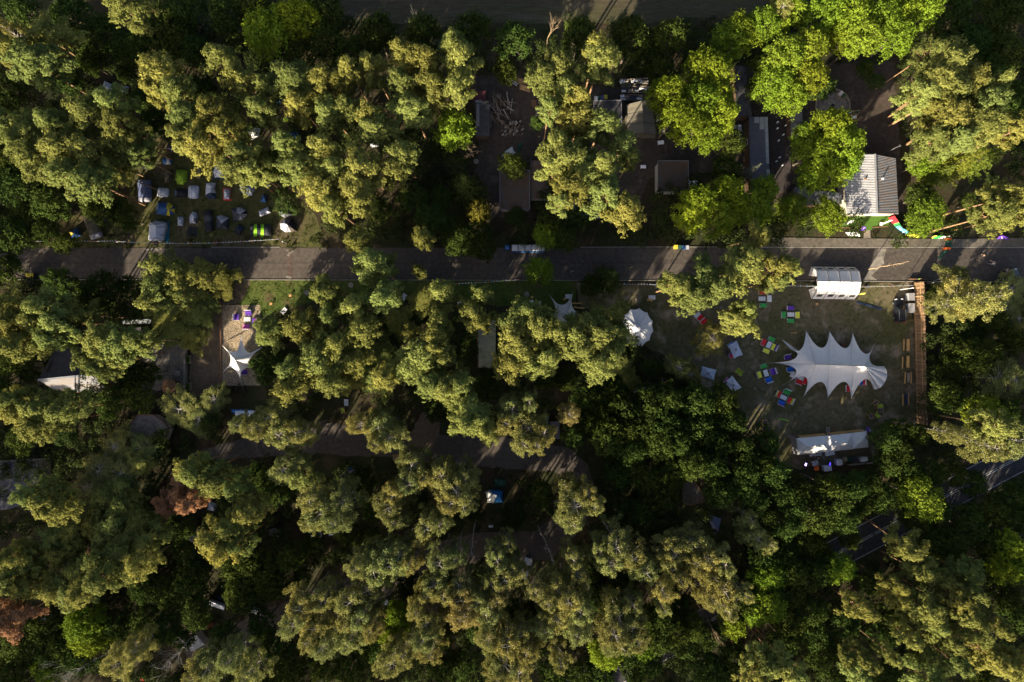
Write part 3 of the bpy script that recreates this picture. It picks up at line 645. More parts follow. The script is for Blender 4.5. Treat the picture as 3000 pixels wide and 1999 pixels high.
def octant(dx, dy):
    a = math.degrees(math.atan2(-dy, dx)) % 360
    return ("right of", "above and right of", "above", "above and left of", "left of", "below and left of", "below", "below and right of")[int((a + 22.5) // 45) % 8]
ORD = ["nearest", "second nearest", "third nearest", "fourth nearest", "fifth nearest", "sixth nearest", "seventh nearest", "eighth nearest", "ninth nearest", "tenth nearest", "eleventh nearest", "twelfth nearest"]

trees = []
for (ox, oy), txt in TREES.items():
    for e in txt.replace("\n", "").split(";"):
        w = e.split()
        if not w: continue
        k, x, y, r = w[0], float(w[1]), float(w[2]), float(w[3])
        if r < 20: continue
        h = KIND[k][2]; tone = base = None
        for s in w[4:]:
            if s[0] == 'h': h = float(s[1:])
            if s[0] == 't': tone = s[1]
            if s[0] == 'b': base = tuple(map(float, s[1:].split(',')))
        trees.append([k, ox + x / 2.352, oy + y / 2.352, r / 2.352, h, tone, base])
nlisted = len(trees)
KEEP_OPEN = [(330, 265, 55), (310, 255, 40), (2860, 800, 60), (2420, 1340, 110), (590, 1560, 40), (640, 1770, 40), (570, 1870, 60), (920, 1565, 60), (60, 1460, 70), (430, 1240, 60), (1450, 1440, 70), (1540, 1665, 45), (2030, 1440, 60), (700, 1215, 80), (1890, 1140, 50), (770, 290, 90), (250, 640, 110), (1420, 1010, 60), (1850, 1100, 40), (2810, 560, 90), (1000, 1160, 60), (190, 1120, 70), (620, 1480, 30), (2100, 1490, 30), (710, 950, 80), (505, 1040, 80)]
# the dark understorey between them reads as one mass of foliage; unseen crowns beyond the frame are added to cast shade
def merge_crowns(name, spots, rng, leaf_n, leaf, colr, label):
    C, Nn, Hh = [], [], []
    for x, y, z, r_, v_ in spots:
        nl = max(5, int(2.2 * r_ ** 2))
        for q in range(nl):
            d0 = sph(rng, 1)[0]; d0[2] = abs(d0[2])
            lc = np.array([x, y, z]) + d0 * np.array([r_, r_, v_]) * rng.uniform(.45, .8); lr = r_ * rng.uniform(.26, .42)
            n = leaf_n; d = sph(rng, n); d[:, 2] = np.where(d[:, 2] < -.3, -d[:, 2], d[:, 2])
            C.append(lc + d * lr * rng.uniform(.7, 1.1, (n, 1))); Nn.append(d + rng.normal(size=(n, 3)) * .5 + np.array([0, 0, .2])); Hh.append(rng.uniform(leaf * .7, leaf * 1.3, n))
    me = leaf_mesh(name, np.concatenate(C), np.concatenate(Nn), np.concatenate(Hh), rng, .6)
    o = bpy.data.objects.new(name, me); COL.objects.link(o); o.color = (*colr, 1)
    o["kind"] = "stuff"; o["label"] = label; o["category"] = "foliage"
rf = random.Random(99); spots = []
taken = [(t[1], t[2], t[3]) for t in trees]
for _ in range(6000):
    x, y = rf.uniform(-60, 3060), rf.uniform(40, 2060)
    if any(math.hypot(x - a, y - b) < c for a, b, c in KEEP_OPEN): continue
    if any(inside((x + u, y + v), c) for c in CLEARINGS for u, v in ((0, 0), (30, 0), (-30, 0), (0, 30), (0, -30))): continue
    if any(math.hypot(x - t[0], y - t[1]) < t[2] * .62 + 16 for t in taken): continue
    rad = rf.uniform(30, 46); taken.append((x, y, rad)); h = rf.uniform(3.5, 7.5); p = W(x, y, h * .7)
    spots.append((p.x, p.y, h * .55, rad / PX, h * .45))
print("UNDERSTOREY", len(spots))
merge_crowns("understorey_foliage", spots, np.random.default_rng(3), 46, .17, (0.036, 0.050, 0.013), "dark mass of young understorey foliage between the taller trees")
spots = []; taken = []
for _ in range(3000):
    x, y = rf.uniform(-560, 3000), rf.uniform(-100, 2760)
    if -45 < x < 3045 and y < 2050: continue
    if y < 800 and x > -50: continue
    if any(inside((x, y), c) for c in (P_ROAD, P_HWY)): continue
    if any(math.hypot(x - t[0], y - t[1]) < 66 for t in taken): continue
    taken.append((x, y)); p = W(x, y)
    spots.append((p.x, p.y, rf.uniform(13, 15), rf.uniform(2.8, 3.7), 4.2))
merge_crowns("shade_wood_foliage", spots, np.random.default_rng(4), 40, .3, (0.12, 0.125, 0.05), "unseen tree crowns of the wood, added beyond the frame to cast shade")

BOXES = [(510, 558, 492, 548), (200, 246, 664, 706), (1550, 1616, 479, 594), (1710, 1762, 1664, 1752), (902, 948, 1550, 1583), (2136, 2192, 210, 358), (1578, 1648, 1218, 1290), (1605, 1722, 858, 973), (398, 458, 525, 600), (550, 616, 1535, 1602), (1566, 1590, 316, 344), (2248, 2322, 316, 566), (2380, 2560, 1330, 1390), (2655, 2692, 826, 1242), (2470, 2636, 445, 640), (640, 766, 890, 1134)]
def blocked(x, y):
    if any(a <= x <= b and c <= y <= d for a, b, c, d in BOXES): return True
    return any(inside((x + u, y + v), P_) for P_ in (P_ROAD, P_HWY) for u, v in ((0, 0), (5, 0), (-5, 0), (0, 5), (0, -5)))
rt = random.Random(5)
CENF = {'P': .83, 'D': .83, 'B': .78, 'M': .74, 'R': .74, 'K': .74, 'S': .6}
SUN_GAPS = [(690, 1050, 2.5, 2.6), (735, 965, .2, 1.6), (620, 1060, .2, 1.5), (690, 1100, .2, .8), (790, 775, .2, 2.2), (740, 885, .2, 1.6), (1850, 1000, 3, 2.0), (2420, 850, 2, 3.0), (2600, 760, .2, 4.5), (1330, 770, .2, 1.0), (2880, 740, .2, 1.5), (180, 780, .2, 1.0), (1404, 621, 5, 1.3), (2200, 502, 10, 1.0), (2830, 480, 8, 1.5)]
items = []
for i, (k, x, y, r, h, tone, base) in enumerate(trees):
    nm, cat, h0, colr, noun, grp = KIND[k]
    h *= rt.uniform(.95, 1.06)
    cen = CENF.get(k, .6) * h
    p = W(x, y, cen); rw = r / PX * (1 - cen / H)
    # trees between the sun and these places are lowered to let sunlight through
    for (gx, gy, gz, gr) in SUN_GAPS:
        q = W(gx, gy, gz); dx, dy = p.x - q.x, p.y - q.y; al = -(dx * .53 + dy * .848); pe = abs(dx * .848 - dy * .53)
        if al > rw and pe < gr + rw * .55:
            top = gz + (al - rw * .3) * math.tan(SUN_EL)
            if h > top: h = max(top * .97, h0 * .24)
    cen = CENF.get(k, .6) * h; p = W(x, y, cen); rw = r / PX * (1 - cen / H)
    if base is None and k not in 'S':
        q = (p.x * PX + 1500, 999.5 - p.y * PX)
        if blocked(*q):                       # no stem grows out of a road, a tent or a roof
            for rr_ in range(8, 160, 6):
                c_ = [(q[0] + rr_ * math.cos(a_ * .3927), q[1] + rr_ * math.sin(a_ * .3927)) for a_ in range(16)]
                c_ = [v for v in c_ if not blocked(*v)]
                if c_:
                    base = min(c_, key=lambda v: math.hypot(v[0] - x, v[1] - y)); break
    items.append([k, x, y, rw, h, tone, p, base])
# labels
info = []
for i, (k, x, y, rw, h, tone, p, base) in enumerate(items):
    li = min(range(len(LAND)), key=lambda j: math.hypot(x - LAND[j][0], y - LAND[j][1]))
    d = math.hypot(x - LAND[li][0], y - LAND[li][1])
    noun = KIND[k][4]
    pos = octant(x - LAND[li][0], y - LAND[li][1])
    if k == 'P': look = "broad sunlit" if rw > 3.1 else ("slender" if rw < 2.2 else "rounded")
    elif k == 'B': look = "wide airy" if rw > 2.9 else ("narrow" if rw < 2.2 else "loose")
    elif k == 'M': look = "yellow green" if tone == 'Y' else ("olive green" if tone == 'O' else "bright green")
    elif k in 'RK': look = "dark green"
    elif k == 'S': look = "small green"
    elif k in 'DX': look = "small" if rw < 2.3 else ("larger" if rw < 3.2 else "largest")
    else: look = ""
    info.append((f"{look} {noun}".strip(), li, pos, d))
from collections import defaultdict
grpd = defaultdict(list)
for i, (n_, li, pos, d) in enumerate(info): grpd[(n_, li, pos)].append((d, i))
lab = {}
for (n_, li, pos), L_ in grpd.items():
    L_.sort()
    for q, (d, i) in enumerate(L_):
        if len(L_) == 1: s = f"{n_} standing {pos} {LAND[li][2]}"
        else: s = f"{ORD[min(q, 11)]} {n_} {pos} {LAND[li][2]}" if q < 12 else f"{n_} number {q} {pos} {LAND[li][2]}"
        lab[i] = s
cnt = defaultdict(int)
for i, (k, x, y, rw, h, tone, p, base) in enumerate(items):
    nm, cat, h0, colr, noun, grp = KIND[k]
    crown, trunk, hp = PROTO[k][rt.randrange(len(PROTO[k]))]
    root = thing(nm, lab[i], cat, (p.x, p.y, 0), rt.random() * 6.283, grp)
    s = rw / RR * (1.10 if k in 'PBM' else 1.04); sq = rt.uniform(.86, 1.16); root.scale = (s * sq, s / sq, h / hp)
    if base:                                   # a leaning stem: rooted at its own foot
        q = W(*base); root.location = q; d = p + Vector((0, 0, h * CENF.get(k, .6))) - q
        root.rotation_euler = (d.to_track_quat('Z', 'Y').to_matrix() @ Matrix.Rotation(rt.random() * 6.28, 3, 'Z')).to_euler()
    t = bpy.data.objects.new("trunk", trunk); COL.objects.link(t); t.parent = root
    if crown is not None:
        c = bpy.data.objects.new("crown", crown); COL.objects.link(c); c.parent = root
        f = rt.uniform(.78, 1.24); hue = rt.uniform(-.15, .13)
        tn = TONE.get(tone, (1, 1, 1))
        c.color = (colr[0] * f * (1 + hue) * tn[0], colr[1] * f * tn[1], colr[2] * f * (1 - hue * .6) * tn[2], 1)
    cnt[nm] += 1
print("TREES", dict(cnt), "listed", nlisted, "all", len(items))

# ground cover: leafy undergrowth between the trunks, and grass along the verges
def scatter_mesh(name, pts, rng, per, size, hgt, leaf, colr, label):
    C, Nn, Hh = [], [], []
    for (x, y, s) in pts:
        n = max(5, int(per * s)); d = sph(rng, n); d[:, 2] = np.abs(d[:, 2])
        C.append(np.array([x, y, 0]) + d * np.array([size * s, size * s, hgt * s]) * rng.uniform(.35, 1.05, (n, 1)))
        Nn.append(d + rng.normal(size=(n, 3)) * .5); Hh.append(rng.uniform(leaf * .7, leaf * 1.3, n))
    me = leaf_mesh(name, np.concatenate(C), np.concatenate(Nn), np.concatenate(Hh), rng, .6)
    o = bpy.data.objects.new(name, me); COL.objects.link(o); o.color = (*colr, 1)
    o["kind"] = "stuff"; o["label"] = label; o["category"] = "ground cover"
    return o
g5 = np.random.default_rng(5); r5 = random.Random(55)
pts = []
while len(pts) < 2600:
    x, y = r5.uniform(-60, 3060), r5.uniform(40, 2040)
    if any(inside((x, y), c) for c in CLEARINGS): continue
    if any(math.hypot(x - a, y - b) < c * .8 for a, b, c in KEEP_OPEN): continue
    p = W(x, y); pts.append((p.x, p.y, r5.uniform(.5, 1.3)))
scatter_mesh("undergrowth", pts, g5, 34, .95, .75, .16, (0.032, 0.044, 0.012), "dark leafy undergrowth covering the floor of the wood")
gp = []
while len(gp) < 5200:
    x, y = r5.uniform(-20, 3020), r5.uniform(400, 1380)
    if not (inside((x, y), P_VERGE_S) or inside((x, y), P_VERGE_N) or inside((x, y), P_CAMP) or inside((x, y), P_CLEAR)): continue
    if inside((x, y), P_CLEAR) and r5.random() < .75: continue
    p = W(x, y); gp.append((p.x, p.y, r5.uniform(.5, 1.2)))
scatter_mesh("grass", gp, g5, 14, .38, .13, .07, (0.075, 0.098, 0.018), "short green grass of the lawns and road verges")

# ------------------------------------------------------------------ buildings and yards
A, B, C = zone(0, 0, 2.351), zone(1000, 0, 2.351), zone(2000, 0, 2.351)
D, E, F = zone(0, 667, 2.353), zone(1000, 667, 2.353), zone(2000, 667, 2.353)
G, HH, I = zone(0, 1333, 2.353), zone(1000, 1333, 2.353), zone(2000, 1333, 2.353)
T1, T1b, T2, T3, T4 = zone(380, 430, 9.05), zone(640, 430, 9.05), zone(380, 560, 9.05), zone(640, 560, 9.05), zone(160, 580, 9.05)
D6, F1, F2, RT, F4, BT = zone(640, 880, 5.807), zone(2150, 800, 7.84), zone(2150, 960, 6.03), zone(2350, 740, 5.8825), zone(2400, 950, 6.271), zone(2280, 1150, 6.533)
F6, Y1, Y2, Y3, Y4 = zone(1980, 960, 7.84), zone(1380, 200, 7.84), zone(1380, 380, 6.03), zone(1740, 180, 6.533), zone(1860, 400, 5.8825)
H2, H1, PZ, R8 = zone(2120, 180, 4.706), zone(2400, 420, 5.2275), zone(2640, 620, 6.031), zone(2300, 620, 5.6)
L1, L2, E3, K4, K5 = zone(0, 980, 2.69), zone(380, 960, 2.634), zone(1460, 700, 2.358), zone(1350, 1350, 2.422), zone(380, 1480, 1.727)
FULL = zone(0, 0, 1)
def WZ(Z, x, y, z=0.0): return W(*Z(x, y), z)
def cloth(n, c, var=.10, rough=.8, tr=0.0): return mat("cloth_" + n, c, rough, var, 2.2, bump=.15, spec=.2, transl=tr)
CL = {
 'white': cloth('white', (.66, .66, .66), tr=.12), 'silver': cloth('silver', (.50, .52, .60)), 'grey': cloth('grey', (.36, .37, .43)), 'mid': cloth('mid_grey', (.20, .20, .24)),
 'dark': cloth('charcoal', (.055, .056, .070)), 'black': cloth('black', (.020, .021, .028)), 'navy': cloth('navy', (.022, .036, .075)), 'blue': cloth('blue', (.028, .085, .22)), 'bright': cloth('bright_blue', (.02, .14, .40)),
 'dusk': cloth('dusk_blue', (.085, .105, .19)), 'teal': cloth('teal', (.012, .105, .165)), 'lime': cloth('lime', (.20, .32, .025)), 'neon': cloth('neon_lime', (.22, .50, .02)), 'yellow': cloth('yellow', (.55, .44, .05)),
 'olive': cloth('olive', (.090, .080, .055)), 'beige': cloth('beige', (.30, .24, .16)), 'brown': cloth('brown', (.070, .055, .045)), 'red': cloth('red', (.52, .02, .03)), 'crimson': cloth('crimson', (.22, .012, .025)), 'lav': cloth('lavender', (.11, .105, .17)),
 'purple': cloth('purple', (.10, .035, .30)), 'pink': cloth('pink', (.50, .10, .33)), 'green': cloth('green', (.035, .27, .06)), 'lemon': cloth('lemon', (.60, .60, .06)), 'cobalt': cloth('cobalt', (.01, .10, .46)), 'orange': cloth('orange', (.6, .12, .02)), 'sky': cloth('sky_blue', (.10, .42, .75)), 'canvas': cloth('canvas', (.56, .55, .54), tr=.1), 'dgreen': cloth('dark_green', (.02, .07, .045)), 'umb': cloth('parasol_grey', (.36, .40, .50)), 'umb2': cloth('parasol_pale', (.44, .43, .48)),
}
M_wpaint = mat("white_paint", (.66, .66, .68), .6, .14, 5)
M_wood = mat("raw_wood", (.34, .21, .10), .85, .3, 4, stretch=(6, 6, 1))
M_plank = mat("plank", (.46, .27, .10), .8, .22, 3)
M_greyw = mat("weathered_wood", (.23, .19, .15), .9, .3, 4)
M_brownw = mat("brown_wood", (.16, .085, .045), .85, .3, 4)
M_steel = mat("steel", (.42, .42, .43), .35, .1, 4, metal=.8)
M_dsteel = mat("dark_metal", (.045, .045, .05), .5, .1, 4, spec=.5)
M_glass = mat("glass", (.012, .014, .018), .08, .05, 2, spec=.8)
M_rubber = mat("rubber", (.02, .02, .02), .85, .1, 5)
M_zinc = mat("zinc_sheet", (.23, .23, .24), .45, .14, .9, spec=.4)
M_zincr = mat("rust_streaked_zinc", (.20, .205, .22), .5, .18, .8, spec=.35, col2=(.17, .145, .13), stretch=(.25, 2.2, 1))
M_roofd = mat("tar_roof", (.050, .048, .052), .9, .25, 1.2, bump=.3)
M_roofb = mat("brown_litter_roof", (.075, .050, .036), .95, .3, .8, bump=.5, col2=(.05, .042, .036))
M_roofg = mat("slate_grey_roof", (.065, .065, .078), .8, .14, .6)
M_roofl = mat("pale_roof_panel", (.20, .22, .23), .8, .12, 1)
M_wall = mat("plaster", (.42, .38, .32), .9, .15, 1.2)
M_wallw = mat("timber_wall", (.12, .075, .045), .85, .3, 3)
M_corr = mat("old_corrugated", (.13, .13, .14), .6, .25, 1.2)
M_ochre = mat("ochre_sheet", (.36, .33, .20), .75, .2, 1.2)
M_turf = mat("artificial_turf", (.055, .12, .015), .95, .18, 5, bump=.5)
M_grvr = ground_mat("roof_gravel", (.20, .165, .14), (.15, .125, .105), s1=.4, fine=6, finevar=.6, bump=.8)

def corr_plane(mb, a, b, c, d, pitch=.3, amp=.035, th=.05):
    """corrugated sheet: a->b along the ridge, d->c along the eave"""
    a, b, c, d = map(Vector, (a, b, c, d)); n = max(2, int((b - a).length / pitch) * 2)
    nrm = (b - a).cross(d - a).normalized()
    if nrm.z < 0: nrm = -nrm
    top = []; bot = []
    for i in range(n + 1):
        t = i / n; o = nrm * (amp if i % 2 else -amp)
        p, q = a.lerp(b, t) + o, d.lerp(c, t) + o
        top.append((p, q)); bot.append((p - nrm * th, q - nrm * th))
    for L_ in (top, bot):
        for i in range(n): mb.face([L_[i][0], L_[i + 1][0], L_[i + 1][1], L_[i][1]])
    for i in range(n):
        mb.face([top[i][0], top[i + 1][0], bot[i + 1][0], bot[i][0]]); mb.face([top[i][1], top[i + 1][1], bot[i + 1][1], bot[i][1]])
    for k in (0, n): mb.face([top[k][0], top[k][1], bot[k][1], bot[k][0]])
def slab(mb, pts, th=.12):
    n = len(pts); P = [Vector(p) for p in pts]; Q = [p - Vector((0, 0, th)) for p in P]
    mb.add(P + Q, [tuple(range(n)), tuple(range(n, 2 * n))[::-1]] + [(i, i + n, (i + 1) % n + n, (i + 1) % n) for i in range(n)])
def walls(mb, foot, h, th=.2):
    n = len(foot)
    for i in range(n):
        a, b = Vector(foot[i]), Vector(foot[(i + 1) % n]); d = b - a
        mb.box(((a.x + b.x) / 2, (a.y + b.y) / 2, h / 2), (max(.1, d.length - th * 1.05), th, h), math.atan2(d.y, d.x))
def inset(P, k):
    c = sum((Vector(p) for p in P), Vector()) / len(P)
    return [Vector(p) + (c - Vector(p)).normalized() * k for p in P]
def add_door_window(root, foot, h, wm, edge=0, door=.3, wins=(.7,), loc=Vector()):
    a, b = Vector(foot[edge]), Vector(foot[(edge + 1) % len(foot)]); d = (b - a).normalized(); a0 = math.atan2(d.y, d.x)
    n = Vector((d.y, -d.x, 0)); cen = sum((Vector(p) for p in foot), Vector()) / len(foot)
    if (a + b).length and n.dot(((a + b) / 2 - cen)) < 0: n = -n
    p = a.lerp(b, door) + n * .12; m = MB(); m.box((p.x, p.y, 1.02), (.9, .06, 2.04), a0); dr = m.build("door", M_brownw, root, rel=loc)
    hp = p + d * .35 + n * .06; m = MB(); m.box((hp.x, hp.y, 1.02), (.14, .05, .04), a0); m.build("handle", M_steel, dr, rel=loc)
    for w in wins:
        p = a.lerp(b, w) + n * .12; m = MB()
        for s in (-1, 1):
            q = p + d * s * .5; m.box((q.x, q.y, min(1.5, h * .6)), (.08, .08, 1.0), a0)
            m.box((p.x, p.y, min(1.5, h * .6) + s * .5), (1.08, .075, .08), a0)
        fr = m.build("window", M_wpaint, root, rel=loc); m = MB(); m.box((p.x, p.y, min(1.5, h * .6)), (.93, .03, .93), a0); m.build("pane", M_glass, fr, rel=loc)
def gable(name, label, cat, Z, ridge, e1, e2, he, hr, rm1, rm2=None, wm=None, corr=True, pitch=.3, cap=None, edge=0, wall_in=.35):
    """ridge: two picture points; e1/e2: eave end points on either side (same order)"""
    ra, rb = WZ(Z, *ridge[0], hr), WZ(Z, *ridge[1], hr)
    a1, b1 = WZ(Z, *e1[0], he), WZ(Z, *e1[1], he); a2, b2 = WZ(Z, *e2[0], he), WZ(Z, *e2[1], he)
    cen = (a1 + b1 + a2 + b2) / 4; loc = Vector((cen.x, cen.y, 0))
    root = thing(name, label, cat, loc)
    for i, (a, b, m_) in enumerate(((a1, b1, rm1), (a2, b2, rm2 or rm1))):
        mb = MB()
        if corr: corr_plane(mb, ra, rb, b, a, pitch)
        else: slab(mb, [ra, rb, b, a], .1)
        mb.build("roof", m_, root, rel=loc)
    if cap:
        mb = MB(); mb.bar(ra + Vector((0, 0, .07)), rb + Vector((0, 0, .07)), .36, .05); mb.build("ridge_cap", cap, root, rel=loc)
    foot = inset([Vector((p.x, p.y, 0)) for p in (a1, b1, b2, a2)], wall_in)
    mb = MB(); walls(mb, foot, he - .12)
    for (p, q, r_) in ((foot[0], foot[3], ra), (foot[1], foot[2], rb)):
        m_ = (Vector(p) + Vector(q)) / 2
        mb.face([(p.x, p.y, he - .12), (q.x, q.y, he - .12), (m_.x, m_.y, hr - .22)])
    w_ = mb.build("wall", wm or M_wall, root, rel=loc)
    add_door_window(root, foot, he, wm, edge, loc=loc)
    return root, loc
def flat_roof(name, label, cat, Z, poly, h, rm, wm=None, th=.14, edge=0, trim=None, opn=False, group=None, corr=0):
    P = [WZ(Z, x, y, h) for x, y in poly]; cen = sum(P, Vector()) / len(P); loc = Vector((cen.x, cen.y, 0))
    root = thing(name, label, cat, loc, group=group)
    mb = MB()
    if corr: corr_plane(mb, P[0], P[1], P[2], P[3], corr, .03)
    else: slab(mb, P, th)
    mb.build("roof", rm, root, rel=loc)
    foot = inset([Vector((p.x, p.y, 0)) for p in P], .3)
    if opn:
        for f in foot:
            m = MB(); m.box((f.x, f.y, (h - th) / 2), (.12, .12, h - th)); m.build("post", M_brownw, root, rel=loc)
    else:
        mb = MB(); walls(mb, foot, h - th - .01); mb.build("wall", wm or M_wallw, root, rel=loc)
        add_door_window(root, foot, h, wm, edge, loc=loc)
    if trim:
        mb = MB(); n = len(P)
        for i in range(n):
            mb.bar(P[i] + Vector((0, 0, .04)), P[(i + 1) % n] + Vector((0, 0, .04)), .10, .12)
        mb.build("roof_edging", trim, root, rel=loc)
    return root, loc

# the ribbed metal house with its turf terrace
root, loc = gable("house", "house with a pale ribbed metal gable roof above a strip of artificial turf", "house", H1, [(850, 165), (884, 1078)], [(350, 170), (425, 1095)], [(1172, 228), (1215, 1085)], 2.8, 4.5, M_zinc, M_zincr, M_wall, True, .30, M_zinc)
for (x, y, z, hh, mt) in ((690, 555, 3.75, .9, M_brownw), (965, 545, 4.05, .7, M_wpaint)):
    p = WZ(H1, x, y, z); m = MB(); m.lathe(p - Vector((0, 0, .25)), [(.13, 0), (.13, hh * .8), (.22, hh * .82), (.10, hh)], 10); m.build("chimney", mt, root, rel=loc)
p, q = WZ(H1, 975, 168, 0), WZ(H1, 1062, 112, 0)
po = thing("street_lamp", "grey pole lamp rising behind the ribbed metal house", "lamp", (p.x, p.y, 0))
m = MB(); m.tube([(0, 0, 0), (0, 0, 5.2)], [.09, .06], 8); m.build("pole", M_steel, po); m = MB(); m.lathe((0, 0, 5.2), [(.1, 0), (.25, .05), (.22, .2), (.05, .28)], 10); m.build("lamp_head", M_dsteel, po)
P = [WZ(H1, *q_) for q_ in ((380, 1085), (1085, 1075), (1045, 1265), (800, 1285), (790, 1330), (700, 1335), (690, 1280), (330, 1285))]
c0 = sum(P, Vector()) / len(P); t = thing("turf_terrace", "raised strip of bright artificial turf in front of the ribbed metal house", "terrace", c0)
m = MB(); m.prism([(p.x, p.y) for p in P], .0, .35); m.build("turf_platform", M_turf, t, rel=c0)
m = MB()
for x, y, l in ((380, 1292, 0), ):
    a, b = WZ(H1, 345, 1292, .2), WZ(H1, 685, 1292, .2); m.bar(a, b, .08, .45)
    a, b = WZ(H1, 802, 1292, .2), WZ(H1, 1045, 1274, .2); m.bar(a, b, .08, .45)
m.build("edge_board", M_brownw, t, rel=c0)
c0 = WZ(H1, 727, 1395); t = thing("wooden_steps", "slatted wooden pallet laid as a step below the turf terrace", "steps", c0, math.radians(1))
for k in range(9):
    m = MB(); m.box((-.56 + k * .14, .12, .16), (.10, 1.25, .03)); m.build("slat", M_greyw, t)
m = MB(); m.box((0, -.62, .10), (1.3, .22, .2)); m.build("riser", M_patch, t)
for x, y, w_, l_, lab_ in ((740, 1420, .2, .2, ""),): pass

# the long grey roof and its neighbours
root, loc = flat_roof("long_shed", "long low shed with slate grey roof and a pale strip along its right edge", "shed", H2, [(350, 765), (605, 765), (640, 1800), (375, 1800)], 3.0, M_roofg, M_wallw, edge=3)
mb = MB()
for k in range(13):
    x0, y0 = 565 + k * 2.4, 768 + k * 72
    if k in (9,): continue
    P = [WZ(H2, *q_, 3.0) for q_ in ((x0, y0), (x0 + 42, y0), (x0 + 44, y0 + 68), (x0 + 2, y0 + 68))]; slab(mb, [p_ + Vector((0, 0, .035)) for p_ in P], .03)
for (x0, y0, x1, y1) in ((418, 768, 485, 850), (494, 768, 560, 940)):
    P = [WZ(H2, *q_, 3.0) for q_ in ((x0, y0), (x1, y0), (x1 + 3, y1), (x0 + 3, y1))]; slab(mb, [p_ + Vector((0, 0, .035)) for p_ in P], .03)
mb.build("roof_panel", M_roofl, root, rel=loc)
flat_roof("shed", "shed with a dark bituminous roof north of the long grey roof", "shed", H2, [(165, 60), (290, 60), (395, 755), (175, 755)], 2.8, M_roofd, M_wallw)
flat_roof("shed", "narrow corrugated sheet shed between the dark deck and the fire pit", "shed", H2, [(915, 610), (1080, 610), (1095, 835), (922, 835)], 2.4, M_corr, M_wallw, corr=.3)
flat_roof("shed", "lower corrugated sheet shed half hidden under the bright maple", "shed", H2, [(925, 842), (1090, 842), (1100, 1040), (930, 1040)], 2.2, M_corr, M_wallw, corr=.3)
flat_roof("lean_to", "corrugated lean-to roof joined to the left side of the ribbed metal house", "shed", H1, [(-390, 700), (345, 760), (350, 930), (-385, 960)], 2.3, M_corr, M_wallw, corr=.32)
flat_roof("shed", "small shed with pale corrugated roof above the yellow bushes", "shed", C, [(770, 1290), (850, 1290), (852, 1345), (775, 1345)], 2.2, M_corr, M_wallw, corr=.3)
P = [WZ(H2, *q_) for q_ in ((612, 640), (905, 640), (930, 1800), (650, 1800))]; c0 = sum(P, Vector()) / 4
t = thing("wooden_deck", "dark plank deck stretching beside the long grey roof", "deck", c0)
m = MB(); n = 26
for k in range(n):
    a, b = P[0].lerp(P[1], (k + .5) / n), P[3].lerp(P[2], (k + .5) / n); m.bar(a + Vector((0, 0, .2)), b + Vector((0, 0, .2)), (P[1] - P[0]).length / n * .94, .05)
m.build("deck_boards", mat("deck_dark", (.040, .032, .030), .9, .3, 2), t, rel=c0)
for (x, y) in ((735, 848), (735, 930), (895, 775), (752, 1098), (815, 1018), (850, 890), (720, 1385), (765, 1330), (808, 1437)):
    p = WZ(H2, x, y, .25); t = thing("deck_light", "small round white lamp set out along the dark plank deck", "lamp", p, group="white lamps along the plank deck")
    m = MB(); m.lathe((0, 0, 0), [(.12, 0), (.05, .03), (.05, .35), (.17, .38), (.15, .52), (.03, .6)], 10); m.build("lamp_globe", M_wpaint, t)
# fire pit
c0 = WZ(H2, 1500, 620); t = thing("fire_pit", "round gravelled fire pit with a charred middle ringed by a log border", "fire pit", c0)
m = MB(); m.lathe((0, 0, 0), [(2.9, .012), (2.9, .05), (1.0, .055), (.3, .055)], 28); m.build("gravel_bed", M_grvr, t)
m = MB()
for k in range(14):
    a0 = k / 14 * 6.283; m.box((math.cos(a0) * 3.15, math.sin(a0) * 3.15, .14), (1.3, .28, .26), a0 + math.pi / 2)
m.build("log_border", M_greyw, t)
m = MB()
for k in range(7): a0 = k * .9; m.tube([(math.cos(a0) * .45, math.sin(a0) * .45, .08), (math.cos(a0) * .05, math.sin(a0) * .05, .3)], [.07, .05], 6)
m.build("charred_logs", mat("char", (.012, .011, .010), .95, .2), t)
def deck_chair_parts(root, cm):
    m = MB()
    for s in (-.27, .27):
        m.bar((s, -.55, .05), (s, .45, .75), .04); m.bar((s, .5, .04), (s, -.35, .55), .04)
    m.bar((-.27, .44, .74), (.27, .44, .74), .04); m.bar((-.27, -.36, .54), (.27, -.36, .54), .04); m.bar((-.27, .5, .05), (.27, .5, .05), .04)
    m.build("frame", M_plank, root)
    m = MB(); prev = None
    for k in range(9):
        u = k / 8; y = -.36 + .80 * u; z = .55 + .2 * u - .22 * math.sin(u * math.pi)
        if prev: m.face([(-.24, prev[0], prev[1]), (.24, prev[0], prev[1]), (.24, y, z), (-.24, y, z)])
        prev = (y, z)
    m.build("sling", cm, root, smooth=True)
def deck_chair(Z, x, y, rz, cm, label, group=None):
    p = WZ(Z, x, y, .4); t = thing("deck_chair", label, "deck chair", (p.x, p.y, 0), math.radians(rz), group); t.scale = (1.15, 1.15, 1.15)
    deck_chair_parts(t, CL[cm]); return t
for x, y, rz, c_, s in ((1390, 445, 110, 'white', "upper white deck chair on the fire pit's left rim"), (1357, 488, 120, 'white', "lower white deck chair on the fire pit's left rim"), (1602, 455, -40, 'white', "white deck chair on the fire pit's top rim"), (1642, 485, -40, 'dgreen', "dark green deck chair on the fire pit's top rim"), (1715, 702, -110, 'white', "white deck chair nearest the fire pit's right rim"), (1780, 772, -100, 'white', "white deck chair farthest right of the fire pit"), (1815, 705, -90, 'dgreen', "dark green deck chair right of the fire pit")):
    deck_chair(H2, x, y, rz, c_, s, "deck chairs round the fire pit")

